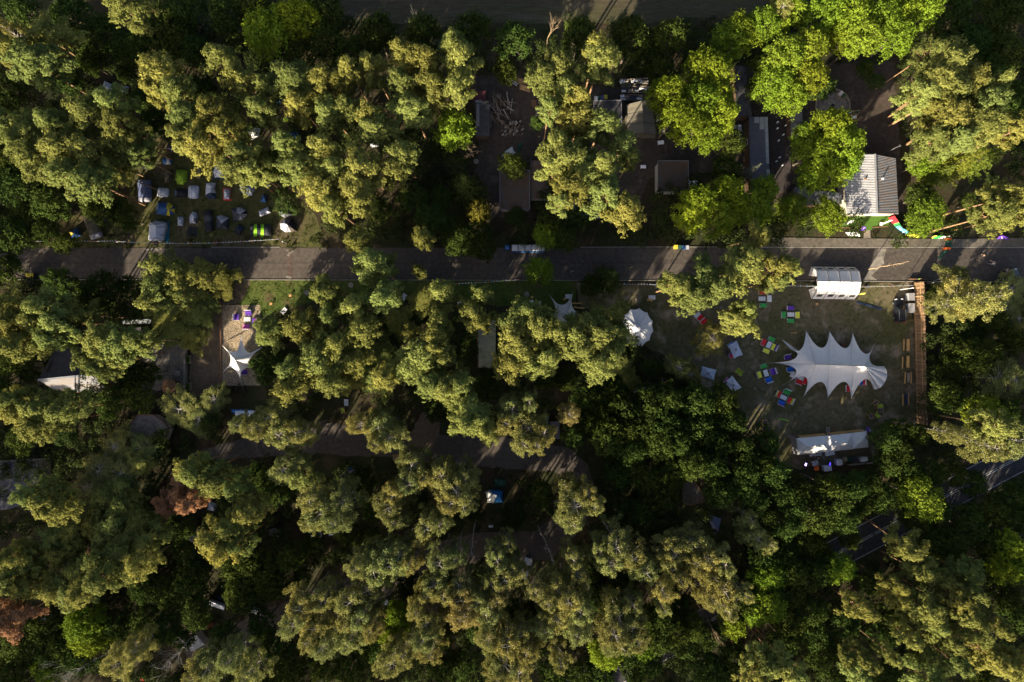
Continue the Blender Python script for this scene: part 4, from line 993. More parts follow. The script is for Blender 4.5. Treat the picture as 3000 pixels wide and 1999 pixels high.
# the middle yard
flat_roof("shed", "black tar roofed shed left of the firewood heap with a grey gutter board", "shed", Y1, [(105, 755), (430, 755), (430, 1560), (105, 1560)], 2.6, M_roofd, M_wallw)
p = WZ(Y1, 158, 1050, 2.65); o = thing("roof_walkway", "pale grey board walk lying on the black tar roof", "board", p)
m = MB(); m.box((0, -.2, .03), (.55, 4.2, .05)); m.box((.15, 2.3, .03), (1.3, .5, .05)); m.build("boards", mat("grey_board", (.16, .15, .16), .9, .1), o)
flat_roof("shed", "small dark red roofed shed above the black tar roof", "shed", Y1, [(60, 520), (340, 520), (340, 740), (60, 740)], 2.3, mat("red_roof", (.09, .028, .03), .8, .2, 2), M_wallw)
flat_roof("low_house", "low house with flat brown leaf littered roof beside a round bush", "house", Y2, [(508, 720), (1035, 720), (1035, 1410), (508, 1410)], 2.9, M_roofb, M_wall, trim=mat("lead_edge", (.13, .13, .15), .7, .1))
flat_roof("low_house", "flat brown roofed annexe tucked under the pines", "house", Y2, [(1045, 540), (1420, 540), (1420, 1215), (1045, 1215)], 2.6, M_roofb, M_wall)
flat_roof("low_house", "low house with rusty brown flat roof left of the yellow bushes", "house", Y4, [(395, 420), (920, 420), (925, 950), (395, 950)], 2.9, M_roofb, M_wall, trim=mat("lead_edge", (.1, .1, .1)))
flat_roof("porch", "small white roofed porch at the rusty brown roof's corner", "porch", Y4, [(922, 760), (1115, 760), (1020, 900), (925, 880)], 2.4, M_wpaint, opn=True)
flat_roof("shed", "dark leaf stained roof beside the olive army tent", "shed", Y3, [(0, 755), (525, 745), (530, 1220), (0, 1220)], 2.6, M_roofd, M_wallw, trim=mat("lead_edge", (.1, .1, .1)))
flat_roof("carport", "pale sheet roofed carport under the slope of the pines", "shed", zone(0, 0, 1), [(1640, 590), (1760, 600), (1760, 640), (1650, 640)], 2.4, M_roofl, opn=True)
def ridge_tent(name, label, Z, ridge, e1, e2, he, hr, mat_roof, mat_wall, ribs=0, cat="tent"):
    ra, rb = WZ(Z, *ridge[0], hr), WZ(Z, *ridge[1], hr); a1, b1 = WZ(Z, *e1[0], he), WZ(Z, *e1[1], he); a2, b2 = WZ(Z, *e2[0], he), WZ(Z, *e2[1], he)
    cen = (a1 + b1 + a2 + b2) / 4; loc = Vector((cen.x, cen.y, 0)); t = thing(name, label, cat, loc)
    for (a, b) in ((a1, b1), (a2, b2)):
        m = MB(); n = 8
        for k in range(n):
            u, v = k / n, (k + 1) / n; sg = lambda w_: Vector((0, 0, -.06 * math.sin(w_ * math.pi * 4) ** 2))
            m.face([ra.lerp(rb, u) + sg(u), ra.lerp(rb, v) + sg(v), a.lerp(b, v) + sg(v), a.lerp(b, u) + sg(u)])
        m.build("roof_panel", mat_roof, t, rel=loc)
    m = MB()
    for p, q in ((a1, b1), (b1, b2), (b2, a2), (a2, a1)):
        m.face([(p.x, p.y, 0.02), (q.x, q.y, 0.02), q, p])
    m.face([a1, a2, ra]); m.face([b1, b2, rb]); m.build("side_wall", mat_wall, t, rel=loc)
    m = MB()
    for k in range(ribs):
        u = k / max(1, ribs - 1); m.tube([a1.lerp(b1, u) + Vector((0, 0, .03)), ra.lerp(rb, u) + Vector((0, 0, .03)), a2.lerp(b2, u) + Vector((0, 0, .03))], .03, 5)
    if ribs: m.build("seam", CL['dark'], t, rel=loc)
    return t, loc
ridge_tent("army_tent", "olive canvas ridge tent beside the rubbish covered pallets", Y3, [(920, 755), (950, 1370)], [(620, 830), (640, 1400)], [(1110, 775), (1195, 1420)], 1.8, 3.0, cloth('olive_roof', (.14, .125, .095)), CL['olive'], 4)
for q_, (x0, y0, x1, y1, s) in enumerate(((500, 345, 790, 440, "uppermost scrap covered flat bed trailer behind the olive army tent"), (808, 330, 1040, 430, "moss stained white flat bed at the end of the scrap row"), (525, 480, 1065, 600, "long middle flat bed trailer piled with white scrap"), (500, 645, 1090, 745, "lowest flat bed trailer with a white box by the olive army tent"))):
    p, r_ = WZ(Y3, (x0 + x1) / 2, (y0 + y1) / 2, .9), random.Random(q_); L_ = (x1 - x0) / 6.533 / PX; W_ = (y1 - y0) / 6.533 / PX
    t = thing("flat_trailer", s, "trailer", (p.x, p.y, 0))
    m = MB(); m.box((0, 0, .8), (L_, W_, .12)); m.build("bed", CL['dark'], t)
    m = MB(); [m.box((0, sg * W_ / 2, .95), (L_, .06, .28)) for sg in (-1, 1)]; m.build("side_rail", M_greyw, t)
    for sx in (-.3, .3):
        m = MB(); m.tube([(sx * L_, -W_ / 2 + .05, .35), (sx * L_, W_ / 2 - .05, .35)], .33, 12); m.build("axle_wheels", M_rubber, t)
    for k in range(7):
        m = MB(); m.box((r_.uniform(-.45, .40) * L_, r_.uniform(-.3, .3) * W_, .95 + .02 * k), (r_.uniform(.3, 1.2), r_.uniform(.15, .5), .1 + .02 * k), r_.uniform(-.3, .3)); m.build("scrap_piece", M_wpaint if k % 3 else M_greyw, t)
def crumple(Z, pts, hgt, m_, name, label, cat, seed=1, n=7):
    """draped sheet over junk: ragged outline, folds, down to the ground"""
    r_ = random.Random(seed); c = (sum(p[0] for p in pts) / len(pts), sum(p[1] for p in pts) / len(pts))
    cen = WZ(Z, *c, 0); t = thing(name, label, cat, cen); m = MB(); rings = []
    pts = wob(pts, 30, 4, seed)
    for j in range(n + 1):
        u = j / n; ring = []
        for (x, y) in pts:
            z = .02 + hgt * (1 - u ** 2.2) * r_.uniform(.75, 1.1); ring.append(WZ(Z, c[0] + (x - c[0]) * u, c[1] + (y - c[1]) * u, max(.02, z)))
        rings.append(ring)
    k = len(pts)
    for j in range(n):
        for i in range(k): m.face([rings[j][i], rings[j][(i + 1) % k], rings[j + 1][(i + 1) % k], rings[j + 1][i]] if j else [rings[0][0], rings[1][(i + 1) % k], rings[1][i]])
    m.build("sheet", m_, t, smooth=False, rel=cen); return t
crumple(Y2, [(545, 480), (560, 415), (680, 330), (730, 300), (760, 390), (800, 405), (700, 480)], .7, CL['white'], "tarpaulin", "crumpled white tarpaulin heap in the middle yard", "tarpaulin", 3)
crumple(Y2, [(790, 440), (820, 330), (830, 250), (900, 225), (915, 260), (860, 380)], .6, CL['dgreen'], "tarpaulin", "long dark green tarpaulin roll with white rim by the white heap", "tarpaulin", 4)
crumple(Y3, [(1180, 1150), (1215, 1030), (1270, 985), (1330, 1010), (1340, 1080), (1280, 1150)], .8, CL['canvas'], "tarpaulin", "upper pale tarpaulin bundle between the army tent and the chestnut", "tarpaulin", 5)
crumple(Y3, [(1245, 1370), (1250, 1290), (1330, 1240), (1375, 1300), (1350, 1390)], .8, CL['canvas'], "tarpaulin", "lower pale tarpaulin bundle between the army tent and the chestnut", "tarpaulin", 6)
crumple(Y1, [(780, 1500), (830, 1400), (900, 1450), (880, 1560), (800, 1568)], .5, CL['black'], "tarpaulin", "black plastic sheeting on the firewood heap", "tarpaulin", 7)
rw = random.Random(8)
logm = [mat("log_a", (.20, .15, .11), .95, .35, 4), mat("log_b", (.33, .29, .25), .95, .3, 4), mat("log_c", (.13, .085, .055), .95, .3, 4)]
for k in range(46):
    x, y = rw.uniform(470, 960), rw.uniform(700, 1230); x -= (y - 700) * .12
    p = WZ(Y1, x, y); L_ = rw.uniform(1.2, 3.0); a0 = rw.gauss(math.radians(-58), .35)
    m = MB(); d = Vector((math.cos(a0), math.sin(a0), rw.uniform(-.05, .08))) * L_ / 2; z = rw.uniform(.1, .75)
    m.tube([-d, d * .1 + Vector((rw.uniform(-.06, .06), 0, .02)), d], [rw.uniform(.07, .12), .08, rw.uniform(.04, .08)], 6)
    o = m.build("log", logm[k % 3]); o.location = (p.x, p.y, z); tag(o, "long barkless pole lying askew in the firewood heap", "log", "poles of the firewood heap")
for k in range(60):
    x, y = rw.gauss(950, 110), rw.uniform(1230, 1560); p = WZ(Y1, x, y); a0 = rw.gauss(1.1, .6)
    m = MB(); L_ = rw.uniform(.35, .7); m.tube([(-L_ / 2, 0, 0), (L_ / 2, 0, 0)], rw.uniform(.10, .17), 7)
    o = m.build("log", logm[(k * 2) % 3]); o.location = (p.x, p.y, rw.uniform(.12, .6)); o.rotation_euler = (0, rw.uniform(-.3, .3), a0); tag(o, "short split firewood log in the lower part of the firewood heap", "log", "split logs of the firewood heap")
for k in range(9):
    y = 240 + k * 12; p = WZ(Y1, 1230 + rw.uniform(-20, 20), y + 10, .4); m = MB(); m.box((0, 0, 0), (2.3, .14, .08)); o = m.build("board", M_wood); o.location = (p.x, p.y, .3 + .05 * (k % 3)); o.rotation_euler = (0, 0, -.06 + rw.uniform(-.08, .08)); tag(o, "sawn board in the upper stack right of the ladder", "board", "upper board stack right of the ladder")
for k in range(8):
    p = WZ(Y1, 1235, 395 + k * 16, .4); m = MB(); m.box((0, 0, 0), (2.1, .15, .08)); o = m.build("board", M_wood); o.location = (p.x, p.y, .25 + .05 * (k % 2)); o.rotation_euler = (0, 0, -.36 + rw.uniform(-.05, .05)); tag(o, "sawn board in the lower slanting stack right of the ladder", "board", "lower board stack right of the ladder")
p, q = WZ(Y1, 825, 235, .3), WZ(Y1, 1070, 385, .3); c0 = (p + q) / 2; t = thing("ladder", "aluminium ladder lying aslant beside the sawn boards", "ladder", c0, math.atan2(q.y - p.y, q.x - p.x))
for s in (-.22, .22):
    m = MB(); m.box((0, s, 0), ((q - p).length, .05, .08)); m.build("rail", M_wpaint, t)
for k in range(8):
    m = MB(); m.box((-.44 * (q - p).length + k * .88 * (q - p).length / 7, 0, 0), (.04, .4, .04)); m.build("rung", M_wpaint, t)
def slatted(Z, x, y, rz, name, label, mt, L_=1.2, W_=.8, group=None, h=.15, n=5):
    p = WZ(Z, x, y, h); t = thing(name, label, "pallet", (p.x, p.y, 0), math.radians(rz), group)
    for k in range(n):
        m = MB(); m.box((0, -W_ / 2 + W_ / n * (k + .5), h - .01), (L_, W_ / n * .66, .022)); m.build("slat", mt, t)
    m = MB()
    for s in (-.45, 0, .45):
        m.box((s * L_, 0, h / 2 - .02), (.1, W_ * .98, h - .045))
    m.build("bearer", mt, t); return t
slatted(Y1, 1440, 810, 95, "wooden_pallet", "brown wooden pallet leaning near the lower pine in the yard", M_brownw)
slatted(Y1, 1560, 1010, 88, "wooden_board", "pale square board platform under the yard pine", M_greyw, 1.5, 1.2)
slatted(Y1, 1770, 1270, 70, "wooden_pallet", "small brown pallet beside cut logs below the yard pine", M_brownw, .9, .7)
def bin_(Z, x, y, rz, label, c_, lidc, cat="bin"):
    p = WZ(Z, x, y, .8); t = thing("wheelie_bin", label, cat, (p.x, p.y, 0), math.radians(rz))
    m = MB(); m.add([(-.24, -.28, .06), (.24, -.28, .06), (.24, .24, .06), (-.24, .24, .06), (-.30, -.36, 1.0), (.30, -.36, 1.0), (.30, .30, 1.0), (-.30, .30, 1.0)], [(3, 2, 1, 0), (4, 5, 6, 7), (0, 1, 5, 4), (1, 2, 6, 5), (2, 3, 7, 6), (3, 0, 4, 7)]); m.build("body", CL[c_], t)
    m = MB(); m.box((0, -.02, 1.035), (.66, .74, .06)); m.box((0, .36, 1.0), (.5, .06, .05)); m.build("lid", CL[lidc], t)
    for s in (-.24, .24):
        m = MB(); m.tube([(s - .03, .28, .11), (s + .03, .28, .11)], .11, 10); m.build("wheel", M_rubber, t)
bin_(Y3, 38, 715, 0, "pale grey bin, leftmost in the row by the leaf stained roof", 'grey', 'grey'); bin_(Y3, 95, 712, 0, "dark green bin in the row by the leaf stained roof", 'dgreen', 'dgreen'); bin_(Y3, 160, 700, 0, "blue grey bin in the row by the leaf stained roof", 'teal', 'dusk'); bin_(Y3, 220, 690, 0, "yellow lidded bin, rightmost in the row by the leaf stained roof", 'yellow', 'yellow')
bin_(D, 198, 328, 0, "left yellow lidded bin at the road's left end", 'dark', 'yellow'); bin_(D, 224, 328, 0, "right yellow lidded bin at the road's left end", 'dark', 'yellow'); bin_(D, 200, 362, 0, "left black bin below the yellow bins", 'black', 'dark'); bin_(D, 226, 364, 0, "right black bin below the yellow bins", 'black', 'dark'); bin_(D, 214, 392, 0, "black bin lowest of the roadside bins", 'black', 'black')
bin_(E, 2305, 135, 0, "yellow roadside bin below the yellow bushes", 'yellow', 'yellow'); bin_(E, 2332, 136, 0, "dark roadside bin right of the yellow one", 'dark', 'dgreen'); bin_(F, 8, 138, 0, "blue roadside bin nearest the overhanging pine", 'blue', 'blue'); bin_(F, 28, 138, 0, "grey roadside bin rightmost of the roadside row", 'dark', 'grey')
# white plastic table, boxes and other small yard things
def table(Z, x, y, rz, L_, W_, label, mt, h=.74, name="table", legs=None):
    p = WZ(Z, x, y, h); t = thing(name, label, "table", (p.x, p.y, 0), math.radians(rz))
    m = MB(); m.box((0, 0, h), (L_, W_, .04)); m.build("tabletop", mt, t)
    for sx in (-1, 1):
        for sy in (-1, 1):
            m = MB(); m.bar((sx * L_ * .42, sy * W_ * .38, 0), (sx * L_ * .42, sy * W_ * .38, h - .02), .05); m.build("leg", legs or mt, t)
    return t
table(Y4, 447, 105, 8, 1.15, .7, "white plastic table below the olive army tent", M_wpaint); table(Y4, 145, 522, 0, 1.0, .6, "white garden table beside the rusty brown roof", M_wpaint)
for q_, (z_, x, y, s) in enumerate(((Y2, 90, 565, "round grey concrete well cover at the twiggy tree's foot"), (E, 67, 398, "round concrete manhole cover in the grass left of the roadside pine"), (E, 1278, 460, "round concrete manhole cover above the pink seats"), (D, 2117, 450, "round concrete manhole cover above the white pallet"))):
    p = WZ(z_, x, y); t = thing("manhole_cover", s, "manhole cover", p); m = MB(); m.lathe((0, 0, 0), [(.5, .02), (.5, .16), (.42, .18), (.2, .18)], 18); m.build("lid", M_patch, t); m = MB(); m.box((0, 0, .19), (.3, .05, .02)); m.build("handle", M_dsteel, t)

# the left end: barn, slate roof, octagon, patio
gable("barn", "timber barn whose lower slope of ribbed pale roof catches the sun", "barn", L1, [(300, 360), (735, 318)], [(435, 120), (900, 90)], [(430, 442), (868, 468)], 3.2, 6.0, M_roofd, M_zincr, M_wallw, True, .33, M_zinc)
flat_roof("long_house", "house with a dark slate blue roof at the left edge", "house", G, [(-120, 60), (260, 40), (275, 320), (35, 378), (-110, 390)], 3.4, M_roofg, M_wall, edge=2)
for q_, (x, y) in enumerate(((213, 350), (228, 380), (237, 400))):
    p = WZ(G, x, y); t = thing("cut_log", ("upper", "middle", "lower")[q_] + " round cut log standing below the slate blue roof", "log", p); m = MB(); m.lathe((0, 0, 0), [(.34, 0), (.33, .42), (.28, .45), (.1, .45)], 12); m.build("log_body", M_greyw, t)
P = [WZ(L1, *q_, 2.2) for q_ in ((1090, 636), (1205, 634), (1290, 690), (1330, 745), (1290, 850), (1130, 860), (1010, 790), (1010, 725))]; c0 = sum(P, Vector()) / len(P); c0.z = 0
t = thing("octagon_bunker", "low eight sided hut with a gravelled roof and brick rim", "hut", c0); m = MB(); slab(m, P, .2); m.build("roof", M_grvr, t, rel=c0)
m = MB(); [m.bar(P[k] + Vector((0, 0, .07)), P[(k + 1) % 8] + Vector((0, 0, .07)), .22, .16) for k in range(8)]; m.build("brick_rim", mat("brick", (.19, .10, .07), .9, .3, 6), t, rel=c0)
m = MB(); walls(m, inset([Vector((p.x, p.y, 0)) for p in P], .3), 1.98); m.build("wall", M_wall, t, rel=c0); m = MB(); p = WZ(L1, 1105, 715, 2.26); m.box(p, (2.0, .2, .05), .5); m.build("roof_plank", M_greyw, t, rel=c0)
def wallbox(name, label, cat, Z, a, b, w, h, mt, cap=None):
    p, q = WZ(Z, *a, h / 2), WZ(Z, *b, h / 2); c0 = (p + q) / 2; c0.z = 0; t = thing(name, label, cat, c0); m = MB(); d = q - p
    m.box((0, 0, h / 2), (d.length, w, h), math.atan2(d.y, d.x)); m.build("wall", mt, t)
    m = MB(); m.box((0, 0, h + .03), (d.length + .04, w + .08, .06), math.atan2(d.y, d.x)); m.build("coping", cap or M_patio, t)
wallbox("low_wall", "low concrete wall along the right side of the stone patio", "wall", L2, (432, 205), (432, 498), .35, .8, M_patch); wallbox("low_wall", "short low wall closing the patio's lower end", "wall", L2, (335, 494), (425, 494), .3, .6, M_patch)
for y, s in ((245, "upper grassy planter box beside the patio wall"), (455, "lower grassy planter box beside the patio wall")):
    p = WZ(L2, 462, y); t = thing("planter_box", s, "planter", p); m = MB(); m.box((0, 0, .25), (.9, 1.5, .5)); m.build("box", M_greyw, t)
    g_ = np.random.default_rng(int(y)); n = 260; C_ = np.stack([g_.uniform(-.38, .38, n), g_.uniform(-.65, .65, n), g_.uniform(.5, .75, n)], 1); o = bpy.data.objects.new("plants", leaf_mesh("plants", C_, g_.normal(size=(n, 3)), g_.uniform(.08, .13, n), g_)); COL.objects.link(o); o.parent = t; o.color = (.09, .15, .02, 1)
p = WZ(L2, 320, 450, 1.2); t = thing("timber_hut", "small round roofed timber hut at the patio's lower corner", "hut", (p.x, p.y, 0)); m = MB(); m.lathe((0, 0, 0), [(1.15, 0), (1.15, 2.0)], 14); m.build("wall", M_wallw, t); m = MB(); m.lathe((0, 0, 0), [(1.35, 1.95), (1.3, 2.1), (.4, 2.45), (.05, 2.5)], 14); m.build("roof", M_brownw, t)
p = WZ(L2, 378, 355); t = thing("stone_plinth", "square stone plinth on the patio", "plinth", p); m = MB(); m.box((0, 0, .22), (.95, .95, .44)); m.box((0, 0, .475), (1.05, 1.05, .07)); m.build("block", M_patch, t)
p = WZ(L2, 90, 700)
wallbox("low_wall", "long low timber kerb between the drive and the gravel terrace", "wall", D6, (38, 40), (45, 1440), .22, .22, M_brownw, M_brownw)
gable("mossy_shed", "shed with pale ochre corrugated roof among the pines", "shed", E, [(945, 640), (945, 965)], [(936, 640), (936, 968)], [(1065, 640), (1062, 972)], 2.3, 2.7, M_wallw, M_ochre, M_wallw, True, .3)
flat_roof("shed", "long dark roof hidden under the pines above the left patio", "shed", L2, [(-10, 10), (90, -5), (110, 90), (0, 110)], 2.6, M_roofd, M_wallw)
P_ = [(840, 640), (1040, 630), (1040, 660), (845, 665)]; flat_roof("lean_to", "narrow lean-to with pale sheet roof left of the big roadside pine", "shed", D, P_, 2.3, M_roofl, M_wallw)
flat_roof("low_house", "house with a dark roof under the lower birches", "house", HH, [(1690, 830), (1800, 820), (1800, 1020), (1715, 1000)], 2.8, M_roofg, M_wall)
flat_roof("shed", "blue green roofed shed beside the birches of the loop", "shed", E, [(1370, 1310), (1425, 1310), (1425, 1400), (1370, 1400)], 2.2, CL['teal'], M_wallw); flat_roof("shed", "dark sheet roof right of the blue green shed", "shed", E, [(1440, 1340), (1505, 1340), (1505, 1460), (1440, 1450)], 2.2, M_roofg, M_wallw)
P = [WZ(I, *q_) for q_ in ((0, 200), (70, 160), (130, 260), (150, 320), (60, 345), (0, 330))]; c0 = sum(P, Vector()) / 6; t = thing("sandpit", "pale sandy play pit among the dark trees", "sandpit", c0); m = MB(); m.prism([(p.x, p.y) for p in P], .0, .08); m.build("sand", M_side, t, rel=c0)
m = MB(); [m.bar(P[k] + Vector((0, 0, .1)), P[(k + 1) % 6] + Vector((0, 0, .1)), .14, .2) for k in range(6)]; m.build("log_border", M_brownw, t, rel=c0)
P = [WZ(I, *q_, 2.4) for q_ in ((160, 400), (265, 440), (245, 520), (230, 560))]; c0 = sum(P, Vector()) / 4; c0.z = 0; t = thing("shade_sail", "slate grey shade sail sloping among the dark trees", "sail", c0); m = MB(); slab(m, [P[0] + Vector((0, 0, .6)), P[1], P[2] + Vector((0, 0, .1)), P[3] - Vector((0, 0, .8))], .03); m.build("cloth", CL['dusk'], t, rel=c0)
for p_ in (P[0], P[3]): m = MB(); m.bar((p_.x, p_.y, 0), (p_.x, p_.y, 2.4), .08); m.build("post", M_greyw, t, rel=c0)

# ------------------------------------------------------------------ tents
def near_on(poly, p):
    best = None
    if len(poly) == 1: return Vector(poly[0])
    for i in range(len(poly) - 1):
        a, b = Vector(poly[i]), Vector(poly[i + 1]); d = b - a
        t = max(0, min(1, (Vector(p) - a).dot(d) / max(d.length_squared, 1e-9))); q = a + d * t
        if best is None or (q - Vector(p)).length < best[0]: best = ((q - Vector(p)).length, q)
    return best[1]
SEAM = mat("tent_seam", (.03, .03, .035), .8, .1, 3)
def tent(Z, label, outline, ridge, h, cols, k=.75, sub=4, n=5, seams=True, ground=None, name="dome_tent", group=None, seamc=None, porch=None):
    """fly stretched from a ground outline up to a ridge; one colour per outline edge"""
    if isinstance(cols, str): cols = [cols] * len(outline)
    cx = sum(p[0] for p in outline) / len(outline); cy = sum(p[1] for p in outline) / len(outline)
    cen = WZ(Z, cx, cy, 0); t = thing(name, label, "tent", cen, group=group); mbs = {}
    ne = len(outline); rad = max(1, max(math.hypot(p[0] - cx, p[1] - cy) for p in outline))
    for i in range(ne):
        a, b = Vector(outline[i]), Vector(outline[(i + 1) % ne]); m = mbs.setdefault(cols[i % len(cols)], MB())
        ca, cb = near_on(ridge, a), near_on(ridge, b); grid = []
        for s in range(sub + 1):
            u = s / sub; e = a.lerp(b, u); c = ca.lerp(cb, u); mid = (a + b) / 2
            e = e + (Vector((cx, cy)) - e) * (.045 * math.sin(u * math.pi)); row = []
            for j in range(n + 1):
                v = j / n; q = e.lerp(c, v); z = .02 + h * math.sin(v * math.pi / 2) ** k
                z *= 1 - .07 * math.sin(u * math.pi) * math.sin(v * math.pi)
                row.append(WZ(Z, q.x, q.y, z))
            grid.append(row)
        for s in range(sub):
            for j in range(n): m.face([grid[s][j], grid[s + 1][j], grid[s + 1][j + 1], grid[s][j + 1]])
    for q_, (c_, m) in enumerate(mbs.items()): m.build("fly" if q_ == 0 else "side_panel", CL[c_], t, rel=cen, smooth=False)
    if seams:
        for i in range(ne):
            a = Vector(outline[i]); c = near_on(ridge, a); pts = []
            for j in range(n + 1):
                v = j / n; q = a.lerp(c, v); pts.append(WZ(Z, q.x, q.y, .035 + h * math.sin(v * math.pi / 2) ** k))
            m = MB(); m.tube(pts, .022, 4, caps=False); m.build("pole", seamc or SEAM, t, rel=cen)
    if ground:
        m = MB(); P = [WZ(Z, x, y, .015) for x, y in ground[1]]; slab(m, [p + Vector((0, 0, .008)) for p in P], .012); m.build("groundsheet", CL[ground[0]], t, rel=cen)
    if porch:
        for (c_, pts) in porch:
            m = MB(); m.face([WZ(Z, *p) for p in pts]); m.build("porch_flap", CL[c_], t, rel=cen)
    return t
def popup(Z, x, y, rx, ry, h, c1, c2, label, ang=0, band=None):
    """rounded pop-up tent: low dome on a rounded rectangle"""
    cen = WZ(Z, x, y, 0); t = thing("popup_tent", label, "tent", cen); parts = {}
    N = 28; J = 7
    for i in range(N):
        for j in range(J):
            def P(i_, j_):
                a = 2 * math.pi * i_ / N; v = j_ / J; ca, sa = math.cos(a), math.sin(a); e = .5
                u, w = math.copysign(abs(ca) ** e, ca) * rx * (1 - v), math.copysign(abs(sa) ** e, sa) * ry * (1 - v)
                return WZ(Z, x + u * math.cos(ang) - w * math.sin(ang), y + u * math.sin(ang) + w * math.cos(ang), .02 + h * math.sin(v * math.pi / 2) ** .62)
            a = 2 * math.pi * (i + .5) / N; off = math.cos(a) * (1 - (j + .5) / J)
            key = c1
            if c2 and band[0] < off < band[1]: key = c2
            parts.setdefault(key, MB()).face([P(i, j), P(i + 1, j), P(i + 1, j + 1), P(i, j + 1)])
    for q_, (c_, m) in enumerate(parts.items()): m.build("fly" if q_ == 0 else "side_panel", CL[c_], t, rel=cen, smooth=True)
    for s in (-.35, .3):
        m = MB(); pts = [WZ(Z, x + (s * rx) * math.cos(ang) - (ry * w) * math.sin(ang), y + (s * rx) * math.sin(ang) + ry * w * math.cos(ang), .05 + h * max(0, 1 - abs(w) ** 2.6) ** .6) for w in [k_ / 5 - 1 for k_ in range(11)]]
        m.tube(pts, .022, 4, caps=False); m.build("hoop_seam", SEAM, t, rel=cen)
    return t
def tunnel(Z, label, a, b, half, h, bands, taper=(1, 1), ang_sheet=None):
    """half-round tunnel from a to b (picture points), bands = colours along it"""
    A_, B_ = Vector(a), Vector(b); d = (B_ - A_).normalized(); nn = Vector((-d.y, d.x)); cen = WZ(Z, *((A_ + B_) / 2), 0)
    t = thing("tunnel_tent", label, "tent", cen); nb = len(bands); N = 10; st = []
    S_ = nb * 2
    for i in range(S_ + 1):
        u = i / S_; w = taper[0] + (taper[1] - taper[0]) * u; end = 1.0
        if u < .12 or u > .88: end = .62 + .38 * (min(u, 1 - u) / .12)
        ring = []
        for k in range(N + 1):
            g_ = math.pi * k / N; q = A_.lerp(B_, u) + nn * math.cos(g_) * half * w * (.85 + .15 * end); ring.append(WZ(Z, q.x, q.y, .02 + h * w * end * math.sin(g_) ** .8))
        st.append(ring)
    parts = {}
    for i in range(S_):
        m = parts.setdefault(bands[i // 2], MB())
        for k in range(N): m.face([st[i][k], st[i + 1][k], st[i + 1][k + 1], st[i][k + 1]])
    m = parts[bands[0]]; m.face(st[0]); parts[bands[-1]].face(st[-1][::-1])
    for q_, (c_, m) in enumerate(parts.items()): m.build("fly" if q_ == 0 else "band_panel", CL[c_], t, rel=cen, smooth=False)
    for i in range(0, S_ + 1, 2):
        m = MB(); m.tube([p + Vector((0, 0, .015)) for p in st[i]], .025, 4, caps=False); m.build("hoop", SEAM, t, rel=cen)
    return t
# the camping lawn
t = tunnel(T1, "large dusk blue tunnel tent at the left edge of the camping lawn", (395, 880), (405, 1470), 185, 1.9, ['dusk', 'dusk', 'dusk', 'dusk', 'mid'])
popup(T1, 885, 1215, 165, 125, 1.1, 'silver', None, "silver grey pop-up tent beside the blue tunnel tent", .06)
popup(T1, 1360, 1230, 170, 118, 1.1, 'black', 'dusk', "black pop-up tent with a blue end between two silver ones", 0, (-2, -.72))
popup(T1, 1695, 1205, 152, 180, 1.2, 'silver', None, "taller silver grey pop-up tent right of the black pop-up", .04)
tent(T1, "silver ridge tent with a navy porch in the middle of the row", [(2025, 965), (2160, 948), (2300, 952), (2260, 1100), (2295, 1240), (2290, 1385), (2085, 1405), (2000, 1285), (2010, 1120)], [(2150, 1050), (2130, 1220)], 1.4, ['silver', 'silver', 'silver', 'grey', 'navy', 'navy', 'navy', 'silver', 'silver'])
tent(T1, "lime green dome tent standing above the row of tents", [(1240, 600), (1400, 605), (1560, 635), (1530, 925), (1430, 1025), (1260, 1010), (1200, 870), (1225, 700)], [(1290, 735), (1420, 870)], 1.5, ['lime'] * 8, seamc=cloth('lime_seam', (.12, .2, .02)))
tent(T1, "dull olive dome tent left of the lime one", [(930, 640), (1110, 620), (1140, 830), (1060, 960), (950, 960), (900, 820)], [(1020, 730), (1010, 830)], 1.3, ['olive', 'olive', 'olive', 'brown', 'olive', 'olive'])
tent(T1, "narrow sand coloured tent right of the lime one", [(1755, 570), (1915, 590), (1870, 790), (1895, 830), (1830, 860), (1765, 800), (1785, 760)], [(1835, 640), (1825, 800)], 1.0, ['beige', 'beige', 'beige', 'beige', 'beige', 'beige', 'olive'])
popup(T1, 1000, 385, 135, 90, 1.0, 'blue', 'white', "small blue pop-up tent with a white towel over its middle", 0, (-.12, .38))
tent(T1, "lavender grey tent at the pines' edge above the small blue pop-up", [(960, 30), (1120, 160), (1260, 100), (1190, -10), (1000, -30)], [(1100, 40)], 1.2, ['lav', 'lav', 'lav', 'navy', 'lav'])
tent(T1, "small dark tent with a blue corner under the left pines", [(335, 430), (390, 425), (420, 560), (500, 590), (370, 625), (335, 540)], [(390, 520)], 1.0, ['teal', 'black', 'black', 'black', 'black', 'blue'])
tent(FULL, "large pale grey cabin tent on a navy base below the pines", [(624, 503), (632, 483), (655, 481), (668, 490), (671, 505), (661, 522), (628, 521)], [(636, 500), (658, 501)], 1.9, ['silver', 'silver', 'silver', 'grey', 'silver', 'silver', 'silver'], ground=('navy', [(620, 512), (630, 480), (668, 481), (674, 508), (668, 526), (622, 526)]))
tent(T1b, "grey hexagonal tent with a bright blue roof panel under the pines", [(560, 1130), (580, 970), (760, 900), (950, 940), (970, 1160), (905, 1300), (670, 1290)], [(720, 1090), (820, 1110)], 1.7, ['silver', 'bright', 'bright', 'grey', 'grey', 'silver', 'silver'])
tent(T1b, "small grey tent corner showing under the pines' lower edge", [(1190, 1060), (1280, 955), (1380, 890), (1375, 1070)], [(1310, 1010)], 1.1, ['silver', 'grey', 'grey', 'silver'])
